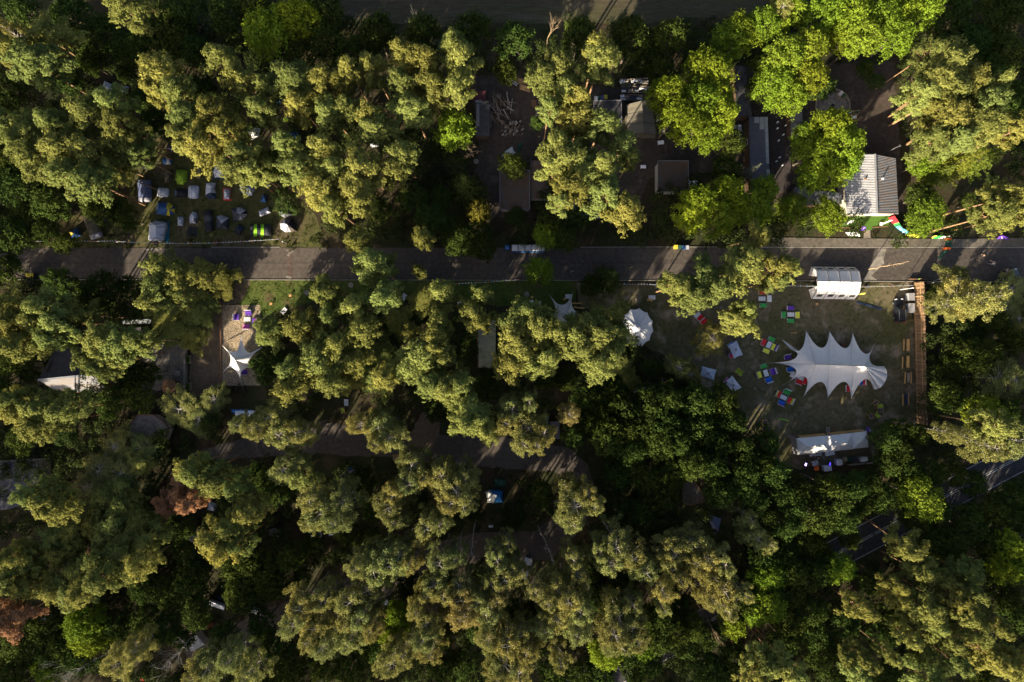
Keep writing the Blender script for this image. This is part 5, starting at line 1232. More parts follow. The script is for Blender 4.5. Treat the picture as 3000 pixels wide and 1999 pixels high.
tent(T1b, "narrow silver tent with red trim and red groundsheet", [(135, 1120), (225, 1115), (315, 1120), (318, 1250), (300, 1400), (140, 1400), (138, 1260)], [(190, 1200), (220, 1310)], 1.1, ['silver', 'grey', 'grey', 'silver', 'silver', 'silver', 'silver'], ground=('red', [(120, 1100), (330, 1100), (330, 1440), (120, 1425)]))
tent(T1b, "dark navy tent with pale streaks right of the hexagonal one", [(1190, 1240), (1340, 1310), (1260, 1500), (1090, 1450)], [(1200, 1350), (1230, 1390)], 1.1, ['navy', 'navy', 'blue', 'blue'])
tent(T2, "blue tent with a large mustard yellow fly across it", [(740, 295), (1000, 298), (1060, 305), (1160, 390), (1225, 455), (1205, 610), (1070, 665), (960, 655), (685, 610), (715, 420)], [(800, 430), (1050, 490)], 1.5, ['blue', 'yellow', 'yellow', 'blue', 'yellow', 'blue', 'yellow', 'blue', 'blue', 'blue'])
tent(T2, "smallest silver tent with folded gable ends below the yellow fly", [(1270, 670), (1440, 680), (1420, 930), (1265, 925)], [(1320, 770), (1350, 830)], 1.0, ['grey', 'silver', 'silver', 'silver'])
tent(T2, "silver tent standing left of the long black tunnel", [(1680, 535), (1795, 590), (1810, 720), (1765, 875), (1585, 860), (1580, 690), (1615, 600)], [(1690, 650), (1690, 780)], 1.2, ['silver', 'grey', 'mid', 'silver', 'silver', 'silver', 'silver'])
tunnel(T2, "long black tunnel tent in the lower row", (2065, 520), (2120, 1075), 118, 1.2, ['black', 'dark', 'black', 'black'])
p = WZ(T2, 1655, 1065, 0); t = thing("groundsheet", "square black groundsheet left where a tent has stood", "groundsheet", p); m = MB(); slab(m, [WZ(T2, *q_, .035) - p for q_ in ((1540, 940), (1800, 950), (1780, 1200), (1520, 1190))], .03); m.build("sheet", CL['black'], t)
tent(T2, "largest pale grey family tent with a teal side near the road", [(540, 830), (690, 780), (870, 795), (1000, 840), (1020, 960), (960, 1180), (930, 1310), (850, 1345), (560, 1340), (490, 1300), (510, 900)], [(690, 900), (690, 1230)], 2.0, ['grey', 'grey', 'grey', 'grey', 'grey', 'silver', 'silver', 'silver', 'silver', 'silver', 'silver'], ground=('teal', [(540, 815), (1040, 810), (1060, 980), (1035, 1395), (930, 1330), (900, 900)]), k=.5)
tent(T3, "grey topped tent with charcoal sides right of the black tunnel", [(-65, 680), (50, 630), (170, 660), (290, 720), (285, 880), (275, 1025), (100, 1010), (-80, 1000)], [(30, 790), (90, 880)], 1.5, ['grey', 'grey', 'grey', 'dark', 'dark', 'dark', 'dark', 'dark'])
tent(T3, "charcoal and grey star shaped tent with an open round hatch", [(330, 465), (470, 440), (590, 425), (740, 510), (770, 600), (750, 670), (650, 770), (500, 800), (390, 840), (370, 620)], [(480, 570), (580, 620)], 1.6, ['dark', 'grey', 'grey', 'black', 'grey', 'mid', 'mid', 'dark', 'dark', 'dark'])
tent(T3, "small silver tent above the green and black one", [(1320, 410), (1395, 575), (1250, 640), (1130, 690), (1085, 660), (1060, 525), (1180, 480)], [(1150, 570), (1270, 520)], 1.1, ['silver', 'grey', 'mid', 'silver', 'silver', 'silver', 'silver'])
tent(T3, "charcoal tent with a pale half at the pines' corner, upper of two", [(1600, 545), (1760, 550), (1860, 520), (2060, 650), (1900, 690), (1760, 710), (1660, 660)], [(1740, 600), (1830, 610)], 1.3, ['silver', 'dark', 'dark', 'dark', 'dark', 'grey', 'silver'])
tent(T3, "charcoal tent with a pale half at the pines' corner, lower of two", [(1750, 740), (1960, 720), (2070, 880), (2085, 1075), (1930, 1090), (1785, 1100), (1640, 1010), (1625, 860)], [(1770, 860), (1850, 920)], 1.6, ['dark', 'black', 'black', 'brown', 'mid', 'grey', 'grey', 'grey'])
tent(T3, "low blue black tent left of the green and black one", [(550, 870), (715, 980), (550, 1195), (390, 1075)], [(530, 1000), (580, 1060)], 1.1, ['navy', 'black', 'black', 'navy'])
tunnel(T3, "tunnel tent striped neon green and black near the road", (840, 1035), (1390, 1045), 165, 1.5, ['black', 'neon', 'black', 'neon', 'black', 'black'])
# left of the lawn
tent(T4, "blue square tent with one yellow corner near the road", [(600, 780), (715, 1000), (480, 1110), (430, 1010), (380, 900), (480, 850)], [(520, 940), (590, 970)], 1.2, ['blue', 'blue', 'blue', 'yellow', 'blue', 'blue'])
tunnel(T4, "big dark brown army tunnel tent lying in the shade", (920, 370), (1140, 1080), 215, 2.3, ['brown', 'brown', 'olive', 'olive', 'mid'], (1, .8))
tent(T4, "lime tarpaulin shelter over a navy tent by the left trees", [(30, 390), (220, 345), (380, 415), (340, 560), (120, 560), (60, 460)], [(200, 440)], 1.2, ['lime', 'lime', 'navy', 'navy', 'navy', 'lime'])
tent(T4, "small grey tent with lime edging above the army tunnel tent", [(1180, 235), (1290, 240), (1400, 310), (1370, 360), (1250, 320)], [(1290, 290)], .9, ['neon', 'mid', 'mid', 'mid', 'mid'])
tent(T4, "tiny blue and black tent right of the army tunnel tent", [(1250, 525), (1370, 525), (1460, 575), (1340, 640)], [(1360, 570)], .9, ['blue', 'black', 'black', 'dusk'])
crumple(T4, [(1600, 370), (1660, 270), (1760, 300), (1700, 370)], .9, CL['white'], "tarpaulin", "upper white sheet in the dark bushes left of the camping lawn", "sheet", 12); crumple(T4, [(1550, 560), (1565, 450), (1680, 440), (1690, 570), (1600, 600)], .9, CL['white'], "tarpaulin", "lower white sheet in the dark bushes left of the camping lawn", "sheet", 13)
# in the upper wood
tent(A, "left one of two silver tents among the upper left pines", [(690, 625), (720, 558), (792, 590), (765, 640)], [(730, 595), (750, 612)], 1.4, ['silver', 'grey', 'silver', 'silver']); tent(A, "right one of two silver tents among the upper left pines", [(813, 612), (838, 588), (892, 600), (862, 672), (812, 660)], [(840, 615), (852, 640)], 1.4, ['silver', 'grey', 'silver', 'silver', 'silver'])
tent(A, "teal tent in a gap right of the leaning orange trunk", [(1890, 705), (1925, 675), (1970, 680), (1965, 700), (1915, 718)], [(1930, 695)], 1.2, ['teal', 'bright', 'teal', 'navy', 'teal']); tent(A, "dark green tent left of the leaning orange trunk", [(1605, 650), (1655, 630), (1675, 690), (1640, 714)], [(1640, 670)], 1.2, ['dgreen', 'black', 'dgreen', 'dgreen'])
tent(A, "apple green tent with a pink top between the pines", [(1950, 815), (1970, 793), (2015, 800), (2022, 825), (1990, 840), (1955, 840)], [(1980, 815)], 1.1, ['lime', 'pink', 'lime', 'lime', 'lime', 'lime']); tent(A, "white tent between pines above the camping lawn", [(1712, 905), (1745, 880), (1800, 882), (1785, 940), (1740, 968), (1715, 970)], [(1750, 915), (1748, 940)], 1.5, ['white'] * 6)
tent(A, "grey tent half hidden behind the big pines left of the lawn", [(1175, 880), (1205, 850), (1235, 865), (1200, 888)], [(1205, 868)], 1.1, 'lav'); tent(A, "blue tent under the pines at the upper wood's right end", [(1985, 915), (2040, 905), (2085, 950), (2080, 975), (2010, 945)], [(2040, 935)], 1.2, ['blue', 'blue', 'navy', 'bright', 'blue'])
tent(A, "navy tent deep in the pines above the lawn's right end", [(1905, 1095), (1950, 1085), (1970, 1120), (1920, 1135)], [(1935, 1108)], 1.1, 'navy')
table(B, 228, 1000, 5, 1.5, .7, "white camp table among the upper pines", M_wpaint)
# in the lower wood
tent(G, "pale silver tent right of the rust brown pine", [(1440, 315), (1500, 340), (1492, 392), (1428, 380)], [(1455, 345), (1475, 370)], 1.2, ['silver', 'grey', 'silver', 'silver'])
tunnel(G, "pale grey tunnel tent at the lower wood's left clearing", (1325, 605), (1412, 508), 36, 1.7, ['silver', 'silver', 'grey', 'dark'])
tent(G, "dim slate tent under the trees left of the pop-up tents", [(1850, 520), (1895, 500), (1940, 525), (1925, 565), (1885, 575), (1850, 550)], [(1885, 535), (1905, 540)], 1.2, ['mid', 'mid', 'dark', 'mid', 'mid', 'dark'])
popup(G, 2175, 550, 45, 28, 1.1, 'silver', 'olive', "cream pop-up tent with an olive middle under the birches", 0, (-.35, .35)); tent(G, "silver tent right of the cream pop-up", [(2250, 530), (2290, 512), (2345, 530), (2320, 555), (2270, 560)], [(2290, 535)], 1.2, ['silver', 'grey', 'silver', 'silver', 'silver'])
tent(G, "black tent below the cream pop-up", [(2170, 610), (2240, 640), (2200, 690), (2150, 670)], [(2195, 650)], 1.1, 'black'); tent(G, "sky blue tent among dark bushes in the lower wood", [(1322, 735), (1345, 722), (1378, 735), (1350, 770)], [(1350, 745)], 1.1, ['sky', 'sky', 'bright', 'bright'])
tent(G, "pale blue grey ridge tarp over a navy tent in the lower wood", [(1440, 985), (1560, 1028), (1545, 1072), (1438, 1035)], [(1455, 1010), (1545, 1050)], 1.5, 'silver'); tent(G, "navy tent tucked behind the pale ridge tarp", [(1475, 965), (1530, 965), (1560, 1010), (1500, 1000)], [(1515, 985)], 1.1, 'navy')
crumple(G, [(1720, 1090), (1760, 1040), (1800, 1070), (1812, 1105), (1760, 1100)], 1.2, CL['white'], "parasol_cloth", "torn white parasol cloth beside the dark bushes of the lower wood", "sheet", 15)
tent(G, "crimson gazebo with a pale square beside the caravan", [(1408, 1190), (1440, 1130), (1478, 1155), (1470, 1175), (1425, 1205)], [(1440, 1165)], 1.9, ['crimson', 'crimson', 'crimson', 'crimson', 'beige']); tent(G, "red tent at the picture's lower edge", [(958, 1530), (990, 1495), (1005, 1520), (1000, 1560), (970, 1560)], [(982, 1530)], 1.3, 'red')
tent(G, "green tent with an orange flap in the lower left wood", [(655, 1005), (690, 985), (695, 1020), (680, 1045), (655, 1035)], [(675, 1015)], 1.2, ['dgreen', 'dgreen', 'orange', 'orange', 'dgreen']); tent(G, "blue tent left of the fallen birch", [(900, 1230), (920, 1218), (938, 1245), (915, 1255)], [(918, 1238)], 1.1, 'blue')
tent(G, "dark tent with a teal end in the lower left wood", [(1065, 850), (1110, 845), (1140, 860), (1130, 900), (1080, 905)], [(1100, 872)], 1.2, ['navy', 'navy', 'sky', 'navy', 'navy']); tent(G, "blue tent beneath the rust brown pine", [(1080, 410), (1125, 415), (1130, 435), (1095, 432)], [(1108, 422)], 1.0, 'blue'); tent(G, "blue tent beside a bare trunk at the wood's left", [(395, 820), (430, 805), (435, 830), (405, 836)], [(416, 822)], 1.0, 'bright'); tent(G, "blue grey tent in deep shade below the lower wood's middle", [(280, 1130), (340, 1060), (405, 1065), (400, 1100), (310, 1155)], [(350, 1100)], 1.4, 'navy')
tent(G, "pale blue tent under the rust brown corner pine", [(25, 1075), (140, 1065), (145, 1120), (30, 1130)], [(60, 1095), (115, 1092)], 1.4, ['silver', 'silver', 'grey', 'silver'])
tent(HH, "lavender blue tent at the left end of the asphalt loop", [(-20, 100), (40, 80), (120, 95), (60, 130), (0, 180), (-15, 170)], [(20, 120)], 1.4, ['lav', 'blue', 'lav', 'lav', 'lav', 'lav']); popup(HH, 1095, 190, 42, 31, 1.2, 'dgreen', None, "dark green pop-up tent above the blue camper tent")
tent(HH, "bright blue family tent with white ends below the green pop-up", [(990, 255), (1015, 240), (1085, 238), (1117, 250), (1117, 330), (1050, 333), (1005, 330), (1005, 300)], [(1050, 270), (1095, 290)], 1.9, ['white', 'bright', 'bright', 'bright', 'bright', 'white', 'white', 'white'], k=.55)
tent(HH, "black tent in a gap between the lower birches", [(120, 330), (140, 300), (180, 315), (172, 370), (125, 372)], [(148, 338)], 1.1, 'black')

# ------------------------------------------------------------------ stretch canopies
def canopy(Z, name, label, tips, valleys, peaks, hp, ht, hv, colr, seg=10, n=9, poles=True, closed=True, cat="canopy"):
    """stretched sail: tips pinned low, scalloped edges, drawn up to peaks"""
    cx = sum(p[0] for p in tips) / len(tips); cy = sum(p[1] for p in tips) / len(tips)
    cen = WZ(Z, cx, cy, 0); t = thing(name, label, cat, cen); edge = []
    nt = len(tips)
    for i in range(nt):
        a, b, v = Vector(tips[i]), Vector(tips[(i + 1) % nt]), Vector(valleys[i]); c = v * 2 - (a + b) * .5
        for s in range(seg):
            u = s / seg; q = a * (1 - u) ** 2 + c * 2 * u * (1 - u) + b * u ** 2
            # pull the edge in quickly behind each tip so the tips end as points
            w = 4 * u * (1 - u); q = q.lerp(a * (1 - u) + b * u, -.10 * w * (1 - w))
            za = ht[i] if isinstance(ht, list) else ht; zb = ht[(i + 1) % nt] if isinstance(ht, list) else ht
            edge.append((q, (za * (1 - u) + zb * u) * (1 - w) + hv * w))
    m = MB(); N = len(edge); G_ = []
    for (q, z0) in edge:
        c = near_on(peaks, q); col = []
        for j in range(n + 1):
            v = j / n; p = q.lerp(c, v); dist = v
            z = z0 + (hp - z0) * (.62 * v + .38 * v ** 2.4); col.append(WZ(Z, p.x, p.y, z))
        G_.append(col)
    for i in range(N):
        for j in range(n): m.face([G_[i][j], G_[(i + 1) % N][j], G_[(i + 1) % N][j + 1], G_[i][j + 1]])
    m.build("canopy_cloth", colr, t, rel=cen, smooth=True)
    for i in range(nt):                           # sewn seams from each tip up to its peak
        col = G_[i * seg]; mm_ = MB(); mm_.tube([q + Vector((0, 0, .015)) for q in col], .022, 4, caps=False); mm_.build("seam", MATS.get("seam_grey") or mat("seam_grey", (.30, .29, .29), .8, .1), t, rel=cen)
    if poles:
        for (x, y) in peaks:
            p = WZ(Z, x, y, hp); m = MB(); m.tube([(p.x, p.y, 0), (p.x, p.y, hp + .12)], .06, 8); m.build("mast", M_dsteel, t, rel=cen)
    for i, (x, y) in enumerate(tips):
        z = ht[i] if isinstance(ht, list) else ht
        p = WZ(Z, x, y, z); c = Vector((p.x - cen.x, p.y - cen.y, 0)).normalized()
        m = MB(); m.tube([p, (p.x + c.x * .8, p.y + c.y * .8, .02)], .02, 4); m.build("guy_rope", M_greyw, t, rel=cen)
    return t, cen
M_canv = mat("stretch_cloth", (.60, .585, .575), .75, .05, 1.5, spec=.15, transl=.12)
tips = [(620, 932), (685, 772), (850, 713), (1012, 716), (1172, 726), (1325, 797), (1387, 957), (1409, 1010), (1392, 1068), (1350, 1110), (1318, 1116), (1163, 1178), (1001, 1172), (832, 1168), (685, 1090)]
vals = [(790, 885), (800, 850), (958, 830), (1118, 832), (1253, 868), (1292, 922), (1404, 980), (1406, 1040), (1375, 1092), (1334, 1115), (1253, 1048), (1112, 1063), (950, 1064), (845, 1030), (782, 985)]
t, cen = canopy(F, "stretch_canopy", "big off white canopy with a dozen pointed spikes filling the clearing", tips, vals, [(918, 943), (1088, 948), (1256, 958)], 4.6, [.5, .5, .5, .5, .5, .5, 1.9, 2.0, 2.0, 1.6, .9, .5, .5, .5, .5], 2.5, M_canv, seg=14)
m = MB(); m.tube([WZ(F, 918, 943, 4.68), WZ(F, 1088, 948, 4.6), WZ(F, 1256, 958, 4.68)], .035, 5); m.build("ridge_rope", M_dsteel, t, rel=cen)
m = MB(); pk = WZ(F, 1300, 1000, 3.2)      # entrance hood at the canopy's right end
fan = [WZ(F, *q_) for q_ in ((1385, 957, 1.95), (1402, 985, 2.05), (1409, 1010, 2.08), (1402, 1045, 2.05), (1388, 1075, 1.95), (1368, 1098, 1.8), (1345, 1112, 1.6), (1320, 1115, 1.0))]
for i in range(len(fan) - 1): m.face([pk, fan[i], fan[i + 1]])
m.build("entrance_hood", M_canv, t, rel=cen)
canopy(D, "star_canopy", "white six pointed star canopy on the gravel terrace", [(1668, 735), (1812, 823), (1740, 962), (1675, 1100), (1530, 1005), (1530, 812)], [(1708, 858), (1722, 908), (1662, 1000), (1608, 970), (1590, 908), (1630, 852)], [(1622, 913)], 4.0, .4, 2.3, cloth('star_white', (.72, .70, .67), tr=.1), seg=14)
canopy(E, "stretch_canopy", "pale blue white stretch sail half hidden by pines", [(1430, 460), (1598, 445), (1700, 620), (1600, 720), (1425, 618)], [(1525, 533), (1600, 560), (1640, 660), (1545, 665), (1478, 570)], [(1555, 600)], 3.6, [.4, 2.0, .4, .4, .4], 2.2, CL['canvas'], seg=12)
# round pavilion
hc = (2035, 690); pts12 = [(hc[0] + 118 * math.cos(a0) * (1 if math.cos(a0) > 0 else 1.0), hc[1] + 136 * math.sin(a0)) for a0 in [math.radians(10 + 30 * k) for k in range(12)]]
val12 = []
for k in range(12):
    a, b = Vector(pts12[k]), Vector(pts12[(k + 1) % 12]); mdd = (a + b) / 2; val12.append(tuple(mdd.lerp(Vector(hc), .055)))
t, cen = canopy(E, "round_pavilion", "round white scalloped pavilion with a grey hub right of the pines", pts12, val12, [hc], 4.4, 2.3, 2.35, cloth('pavilion', (.62, .62, .64), tr=.1), seg=6)
m = MB(); c = WZ(E, *hc, 4.25); m.lathe(c, [(.85, -.12), (.7, .02), (.3, .2), (.05, .32)], 16); m.build("hub_cap", CL['grey'], t, rel=cen)
for k in range(12):
    p = WZ(E, *pts12[k], 2.32); m = MB(); m.bar(p + Vector((0, 0, .03)), c + Vector((0, 0, -.05)), .03); m.build("rib", CL['grey'], t, rel=cen)
    m = MB(); m.bar((p.x, p.y, 0), p, .05); m.build("post", M_greyw, t, rel=cen)
p, q = WZ(E, 2150, 668, 4.0), WZ(E, 2335, 632, 6.2)
# square parasols
def parasol(Z, corners, hub, label, cm):
    cen = WZ(Z, *hub, 0); t = thing("parasol", label, "parasol", cen); c = WZ(Z, *hub, 2.75); P = [WZ(Z, *q_, 2.25) for q_ in corners]; n = 7
    m = MB()
    for k in range(4):
        a, b = P[k], P[(k + 1) % 4]; r0 = None
        for s in range(n + 1):
            u = s / n; e = a.lerp(b, u).lerp(c, .09 * math.sin(u * math.pi)); row = [e.lerp(c, j / 4) + Vector((0, 0, -.05 * math.sin(j / 4 * math.pi))) for j in range(5)]
            if r0:
                for j in range(4): m.face([r0[j], row[j], row[j + 1], r0[j + 1]])
            r0 = row
    m.build("canopy", CL[cm], t, rel=cen)
    for k in range(4): m = MB(); m.bar(P[k] + Vector((0, 0, .02)), c + Vector((0, 0, .02)), .03); m.build("rib", CL['mid'], t, rel=cen)
    m = MB(); m.tube([(0, 0, 0), (0, 0, 2.75)], .035, 8); m.build("pole", M_steel, t); m = MB(); m.lathe(c - cen, [(.22, -.04), (.2, .05), (.08, .07), (.06, .16), (.01, .2)], 12); m.build("cap", CL['mid'], t); m = MB(); m.lathe((0, 0, 0), [(.4, 0), (.4, .12), (.1, .16)], 14); m.build("base", M_patch, t)
parasol(F6, [(1395, 297), (1545, 627), (1335, 720), (1195, 405)], (1385, 510), "blue grey parasol nearest the red and green pallet seats", 'umb'); parasol(F6, [(598, 880), (940, 970), (875, 1210), (550, 1105)], (752, 1048), "blue grey parasol beside the low yellow birch", 'umb'); parasol(F6, [(1295, 1098), (1512, 1380), (1312, 1505), (1108, 1250)], (1333, 1322), "pale lilac parasol lowest of the three, touching the dark trees", 'umb2')

# the army tent by the road
X5 = ((165, 262), (365, 462), (540, 657), (735, 857), (915, 1020)); bx = (158, 350, 535, 722, 900); ex = (245, 430, 627, 823, 988); rx_ = (262, 462, 657, 857, 1020)
cen = WZ(RT, 540, 520, 0); t = thing("army_tent", "off white ribbed army tent with windows standing across the road edge", "tent", cen)
lines = [[WZ(RT, bx[k], 243 + k * 2, 0.03) for k in range(5)], [WZ(RT, ex[k], 312 + k * 2, 1.85) for k in range(5)], [WZ(RT, rx_[k], 497 + k * 3, 2.75) for k in range(5)], [WZ(RT, ex[k], 688 + k * 3, 1.85) for k in range(5)], [WZ(RT, bx[k], 800 + k * 2, 0.03) for k in range(5)]]
M_army = mat("army_canvas", (.60, .575, .54), .85, .10, 1.3, bump=.3)
for L_ in range(4):
    m = MB()
    for k in range(4):
        n = 6; prev = None
        for s in range(n + 1):
            u = s / n; a = lines[L_][k].lerp(lines[L_][k + 1], u); b = lines[L_ + 1][k].lerp(lines[L_ + 1][k + 1], u)
            row = [a.lerp(b, j / 4) - Vector((0, 0, .10 * math.sin(u * math.pi) * math.sin((j + .5) / 5 * math.pi))) for j in range(5)]
            if prev: [m.face([prev[j], row[j], row[j + 1], prev[j + 1]]) for j in range(4)]
            prev = row
    m.build("side_wall" if L_ in (0, 3) else "roof_panel", M_army, t, rel=cen)
for k in range(5):
    m = MB(); o_ = Vector((0, 0, .05)); m.tube([lines[j][k] + o_ * (1 if 0 < j < 4 else 0) + Vector((0, (.12 if j == 0 else -.12 if j == 4 else 0), 0)) for j in range(5)], .045, 6); m.build("hoop", CL['dark'], t, rel=cen)
for j in (1, 2, 3):
    m = MB(); m.tube([p + Vector((0, 0, .04)) for p in lines[j]], .028, 5); m.build("purlin", CL['dark'], t, rel=cen)
for L_ in (0, 3):
    for k in range(4):
        a, b = lines[L_][k].lerp(lines[L_][k + 1], .5), lines[L_ + 1][k].lerp(lines[L_ + 1][k + 1], .5); up = (b - a) if L_ == 0 else (a - b); base = a if L_ == 0 else b
        c_ = base + up * .58; e_ = (lines[0][k + 1] - lines[0][k]).normalized(); upn = up.normalized(); nrm = e_.cross(upn); nrm = nrm if nrm.z > 0 else -nrm
        m = MB(); q_ = c_ + nrm * .06; m.face([q_ - e_ * .5 - upn * .42, q_ + e_ * .5 - upn * .42, q_ + e_ * .5 + upn * .34, q_ - e_ * .5 + upn * .34]); w_ = m.build("window", mat("window_mesh", (.05, .045, .04), .7, .1), t, rel=cen)
        m = MB(); q_ = c_ + nrm * .08 + upn * .42; m.bar(q_ - e_ * .5, q_ + e_ * .5, .06); m.build("flap", M_army, w_, rel=cen)
for kk, sx in ((0, -1), (4, 0)):
    m = MB(); P = [lines[j][kk] for j in range(5)]
    if kk == 4: m.face(P); m.build("end_wall", M_army, t, rel=cen)
    else:
        m.face([P[0], P[1], P[1].lerp(P[2], .55), P[0].lerp(P[4], .28) + Vector((-.5, 0, 0))]); m.face([P[4], P[3], P[3].lerp(P[2], .55), P[4].lerp(P[0], .28) + Vector((-.5, 0, 0))]); m.face([P[1].lerp(P[2], .55), P[2], P[3].lerp(P[2], .55)]); m.build("door_flap", M_army, t, rel=cen)
# the bar tent
cen = WZ(BT, 1040, 970, 0); t = thing("bar_tent", "long white bar tent with three hipped roofs at the clearing's lower edge", "tent", cen)
secs = [((350, 880), (958, 828), (975, 1133), (385, 1195), ((560, 1035), (862, 1005))), ((958, 828), (1415, 780), (1437, 1085), (978, 1133), ((1165, 978), (1320, 962))), ((1415, 780), (1700, 745), (1728, 1050), (1440, 1080), ((1615, 917), (1625, 916)))]
for a, b, c, d, (r0, r1) in secs:
    P = [WZ(BT, *q_, 2.4) for q_ in (a, b, c, d)]; r0, r1 = WZ(BT, *r0, 3.5), WZ(BT, *r1, 3.5); m = MB()
    m.face([P[0], P[1], r1, r0]); m.face([P[1], P[2], r1]); m.face([P[2], P[3], r0, r1]); m.face([P[3], P[0], r0])
    for k in range(4):
        p, q = P[k], P[(k + 1) % 4]; m.face([p, q, (q.x, q.y, 2.12), (p.x, p.y, 2.12)])
    m.build("roof_panel", M_canv, t, rel=cen)
    for p in P: m = MB(); m.bar((p.x, p.y, 0), (p.x, p.y, 2.35), .06); m.build("leg", M_wpaint, t, rel=cen)
m = MB(); P = [WZ(BT, *q_) for q_ in ((350, 880, 2.38), (385, 1195, 2.38), (285, 1168, .05), (230, 880, .05))]; m.face(P); m.face([P[0], WZ(BT, 300, 840, 1.5), WZ(BT, 222, 815, .3), P[3]]); m.build("side_wall", CL['mid'], t, rel=cen)
m = MB(); a, b = WZ(BT, 400, 862, 1.05), WZ(BT, 1640, 735, 1.05); m.bar(a, b, .5, .08); a2, b2 = a - Vector((0, -.12, .55)), b - Vector((0, -.12, .55)); m.bar(a2, b2, .06, 1.0); m.build("bar_counter", M_plank, t, rel=cen)
slatted(BT, 957, 720, -88, "wooden_pallet", "left grey wooden pallet in front of the bar tent", M_greyw, n=7); slatted(BT, 1063, 718, -88, "wooden_pallet", "right grey wooden pallet in front of the bar tent", M_brownw)
def fridge(Z, x, y, rz, sx, sy, h, label, mt, name="chest_freezer"):
    p = WZ(Z, x, y, h); t = thing(name, label, "freezer", (p.x, p.y, 0), math.radians(rz)); m = MB(); m.box((0, 0, h / 2), (sx, sy, h)); m.build("body", M_steel if mt is None else CL[mt], t); m = MB(); m.box((0, 0, h + .035), (sx * 1.03, sy * 1.03, .07)); m.box((0, -sy * .53, h + .02), (.35, .05, .04)); m.build("lid", CL['canvas'], t)
    m = MB(); m.box((sx * .3, -sy * .505, h * .3), (.35, .02, .25)); m.build("vent_panel", CL['mid'], t)
fridge(BT, 948, 1455, 6, 1.35, .95, 1.0, "largest white freezer in the lower middle behind the bar tent", 'grey'); fridge(BT, 1172, 1338, 6, 1.05, 1.05, .95, "square white freezer right of the violet lamp behind the bar tent", 'grey'); fridge(BT, 1645, 1285, 10, 1.25, .75, .95, "white freezer farthest right behind the bar tent", 'grey')
table(BT, 990, 1168, 8, 1.75, .75, "white folding table tucked behind the bar tent's middle", M_wpaint); table(BT, 720, 1185, 5, 2.3, .65, "cluttered white table behind the bar tent's left roof", CL['canvas']); table(BT, 710, 1355, 18, 1.1, .9, "small crowded white table left of the largest freezer", CL['canvas'])
rz_ = random.Random(4)
for k in range(9):
    p = WZ(BT, 620 + k * 28, 1178 + rz_.uniform(-16, 16), .85); o = MB(); o.lathe((0, 0, 0), [(.07, 0), (.07, .2), (.03, .26), (.03, .32)], 8); o = o.build("bottle", CL[['white', 'black', 'dgreen'][k % 3]]); o.location = (p.x, p.y, .77); tag(o, "bottle or cup on the cluttered table behind the bar tent", "bottle", "drinks on the cluttered table")
for k in range(6):
    p = WZ(BT, 680 + (k % 3) * 32, 1335 + (k // 3) * 34, .85); o = MB(); o.box((0, 0, .09), (.26, .2, .18)); o.box((0, 0, .19), (.28, .22, .02)); o = o.build("box", CL[['white', 'mid'][k % 2]]); o.location = (p.x, p.y, .765); o.rotation_euler = (0, 0, .3); tag(o, "small carton on the crowded table left of the largest freezer", "box", "cartons on the crowded table")
for x, y, c_, s in ((1290, 1280, 'beige', "beige crate stack behind the bar tent"), (1455, 1275, 'dark', "dark covered crate stack right of the beige one"), (750, 1455, 'orange', "orange brown crate beside the largest freezer"), (1385, 1285, 'dgreen', "green bottle crate between the beige and dark stacks")):
    p = WZ(BT, x, y, .6); t = thing("crate", s, "crate", (p.x, p.y, 0), .15); L_ = 1.0 if c_ == 'dark' else .7
    m = MB(); m.box((0, 0, .25), (L_, .8, .5)); m.build("crate_body", CL[c_], t); m = MB(); [m.box((0, sg * .41, .46 - k * .2), (L_ + .03, .03, .05)) for sg in (-1, 1) for k in range(2)]; m.build("rim", CL['black'], t)
# lamps that are lit
def lamp_glow(name, col, e):
    m_ = bpy.data.materials.new(name); m_.use_nodes = True; b = m_.node_tree.nodes["Principled BSDF"]; b.inputs["Base Color"].default_value = (*col, 1); b.inputs["Emission Color"].default_value = (*col, 1); b.inputs["Emission Strength"].default_value = e; return m_
for (x, y, lab_, c_, e, sz) in ((530, 1380, "violet white lit floodlight glowing behind the bar tent", (.50, .30, 1.0), 6.0, (.25, .45)), (993, 1370, "small blue lit lamp above the largest freezer", (.05, .03, 1.0), 2.2, (.14, .42))):
    p = WZ(BT, x, y, .9); t = thing("floodlight", lab_, "lamp", (p.x, p.y, 0), -.2); m = MB(); m.box((0, 0, .82), (sz[0] + .1, sz[1] + .1, .1)); m.build("housing", M_dsteel, t); m = MB(); m.box((0, 0, .885), (sz[0], sz[1], .03)); m.build("light_panel", lamp_glow("glow_" + lab_.split()[0], c_, e), t); m = MB(); m.bar((0, 0, 0), (0, 0, .8), .06); m.build("stand", M_dsteel, t)
    ld = bpy.data.lights.new("lamp_light", 'POINT'); ld.energy = 4 if e > 3 else 1.5; ld.color = c_; ld.shadow_soft_size = .1; lo = bpy.data.objects.new("lamp_light", ld); COL.objects.link(lo); lo.location = (0, 0, 1.15); lo.parent = t
wallbox("low_fence", "thin wooden rail fence closing the bar yard on the right", "fence", BT, (1790, 1020), (1838, 1335), .08, .9, M_greyw, M_greyw); wallbox("low_fence", "thin wooden rail along the bar yard's lower edge", "fence", BT, (1330, 1385), (1838, 1337), .06, .8, M_greyw, M_greyw)

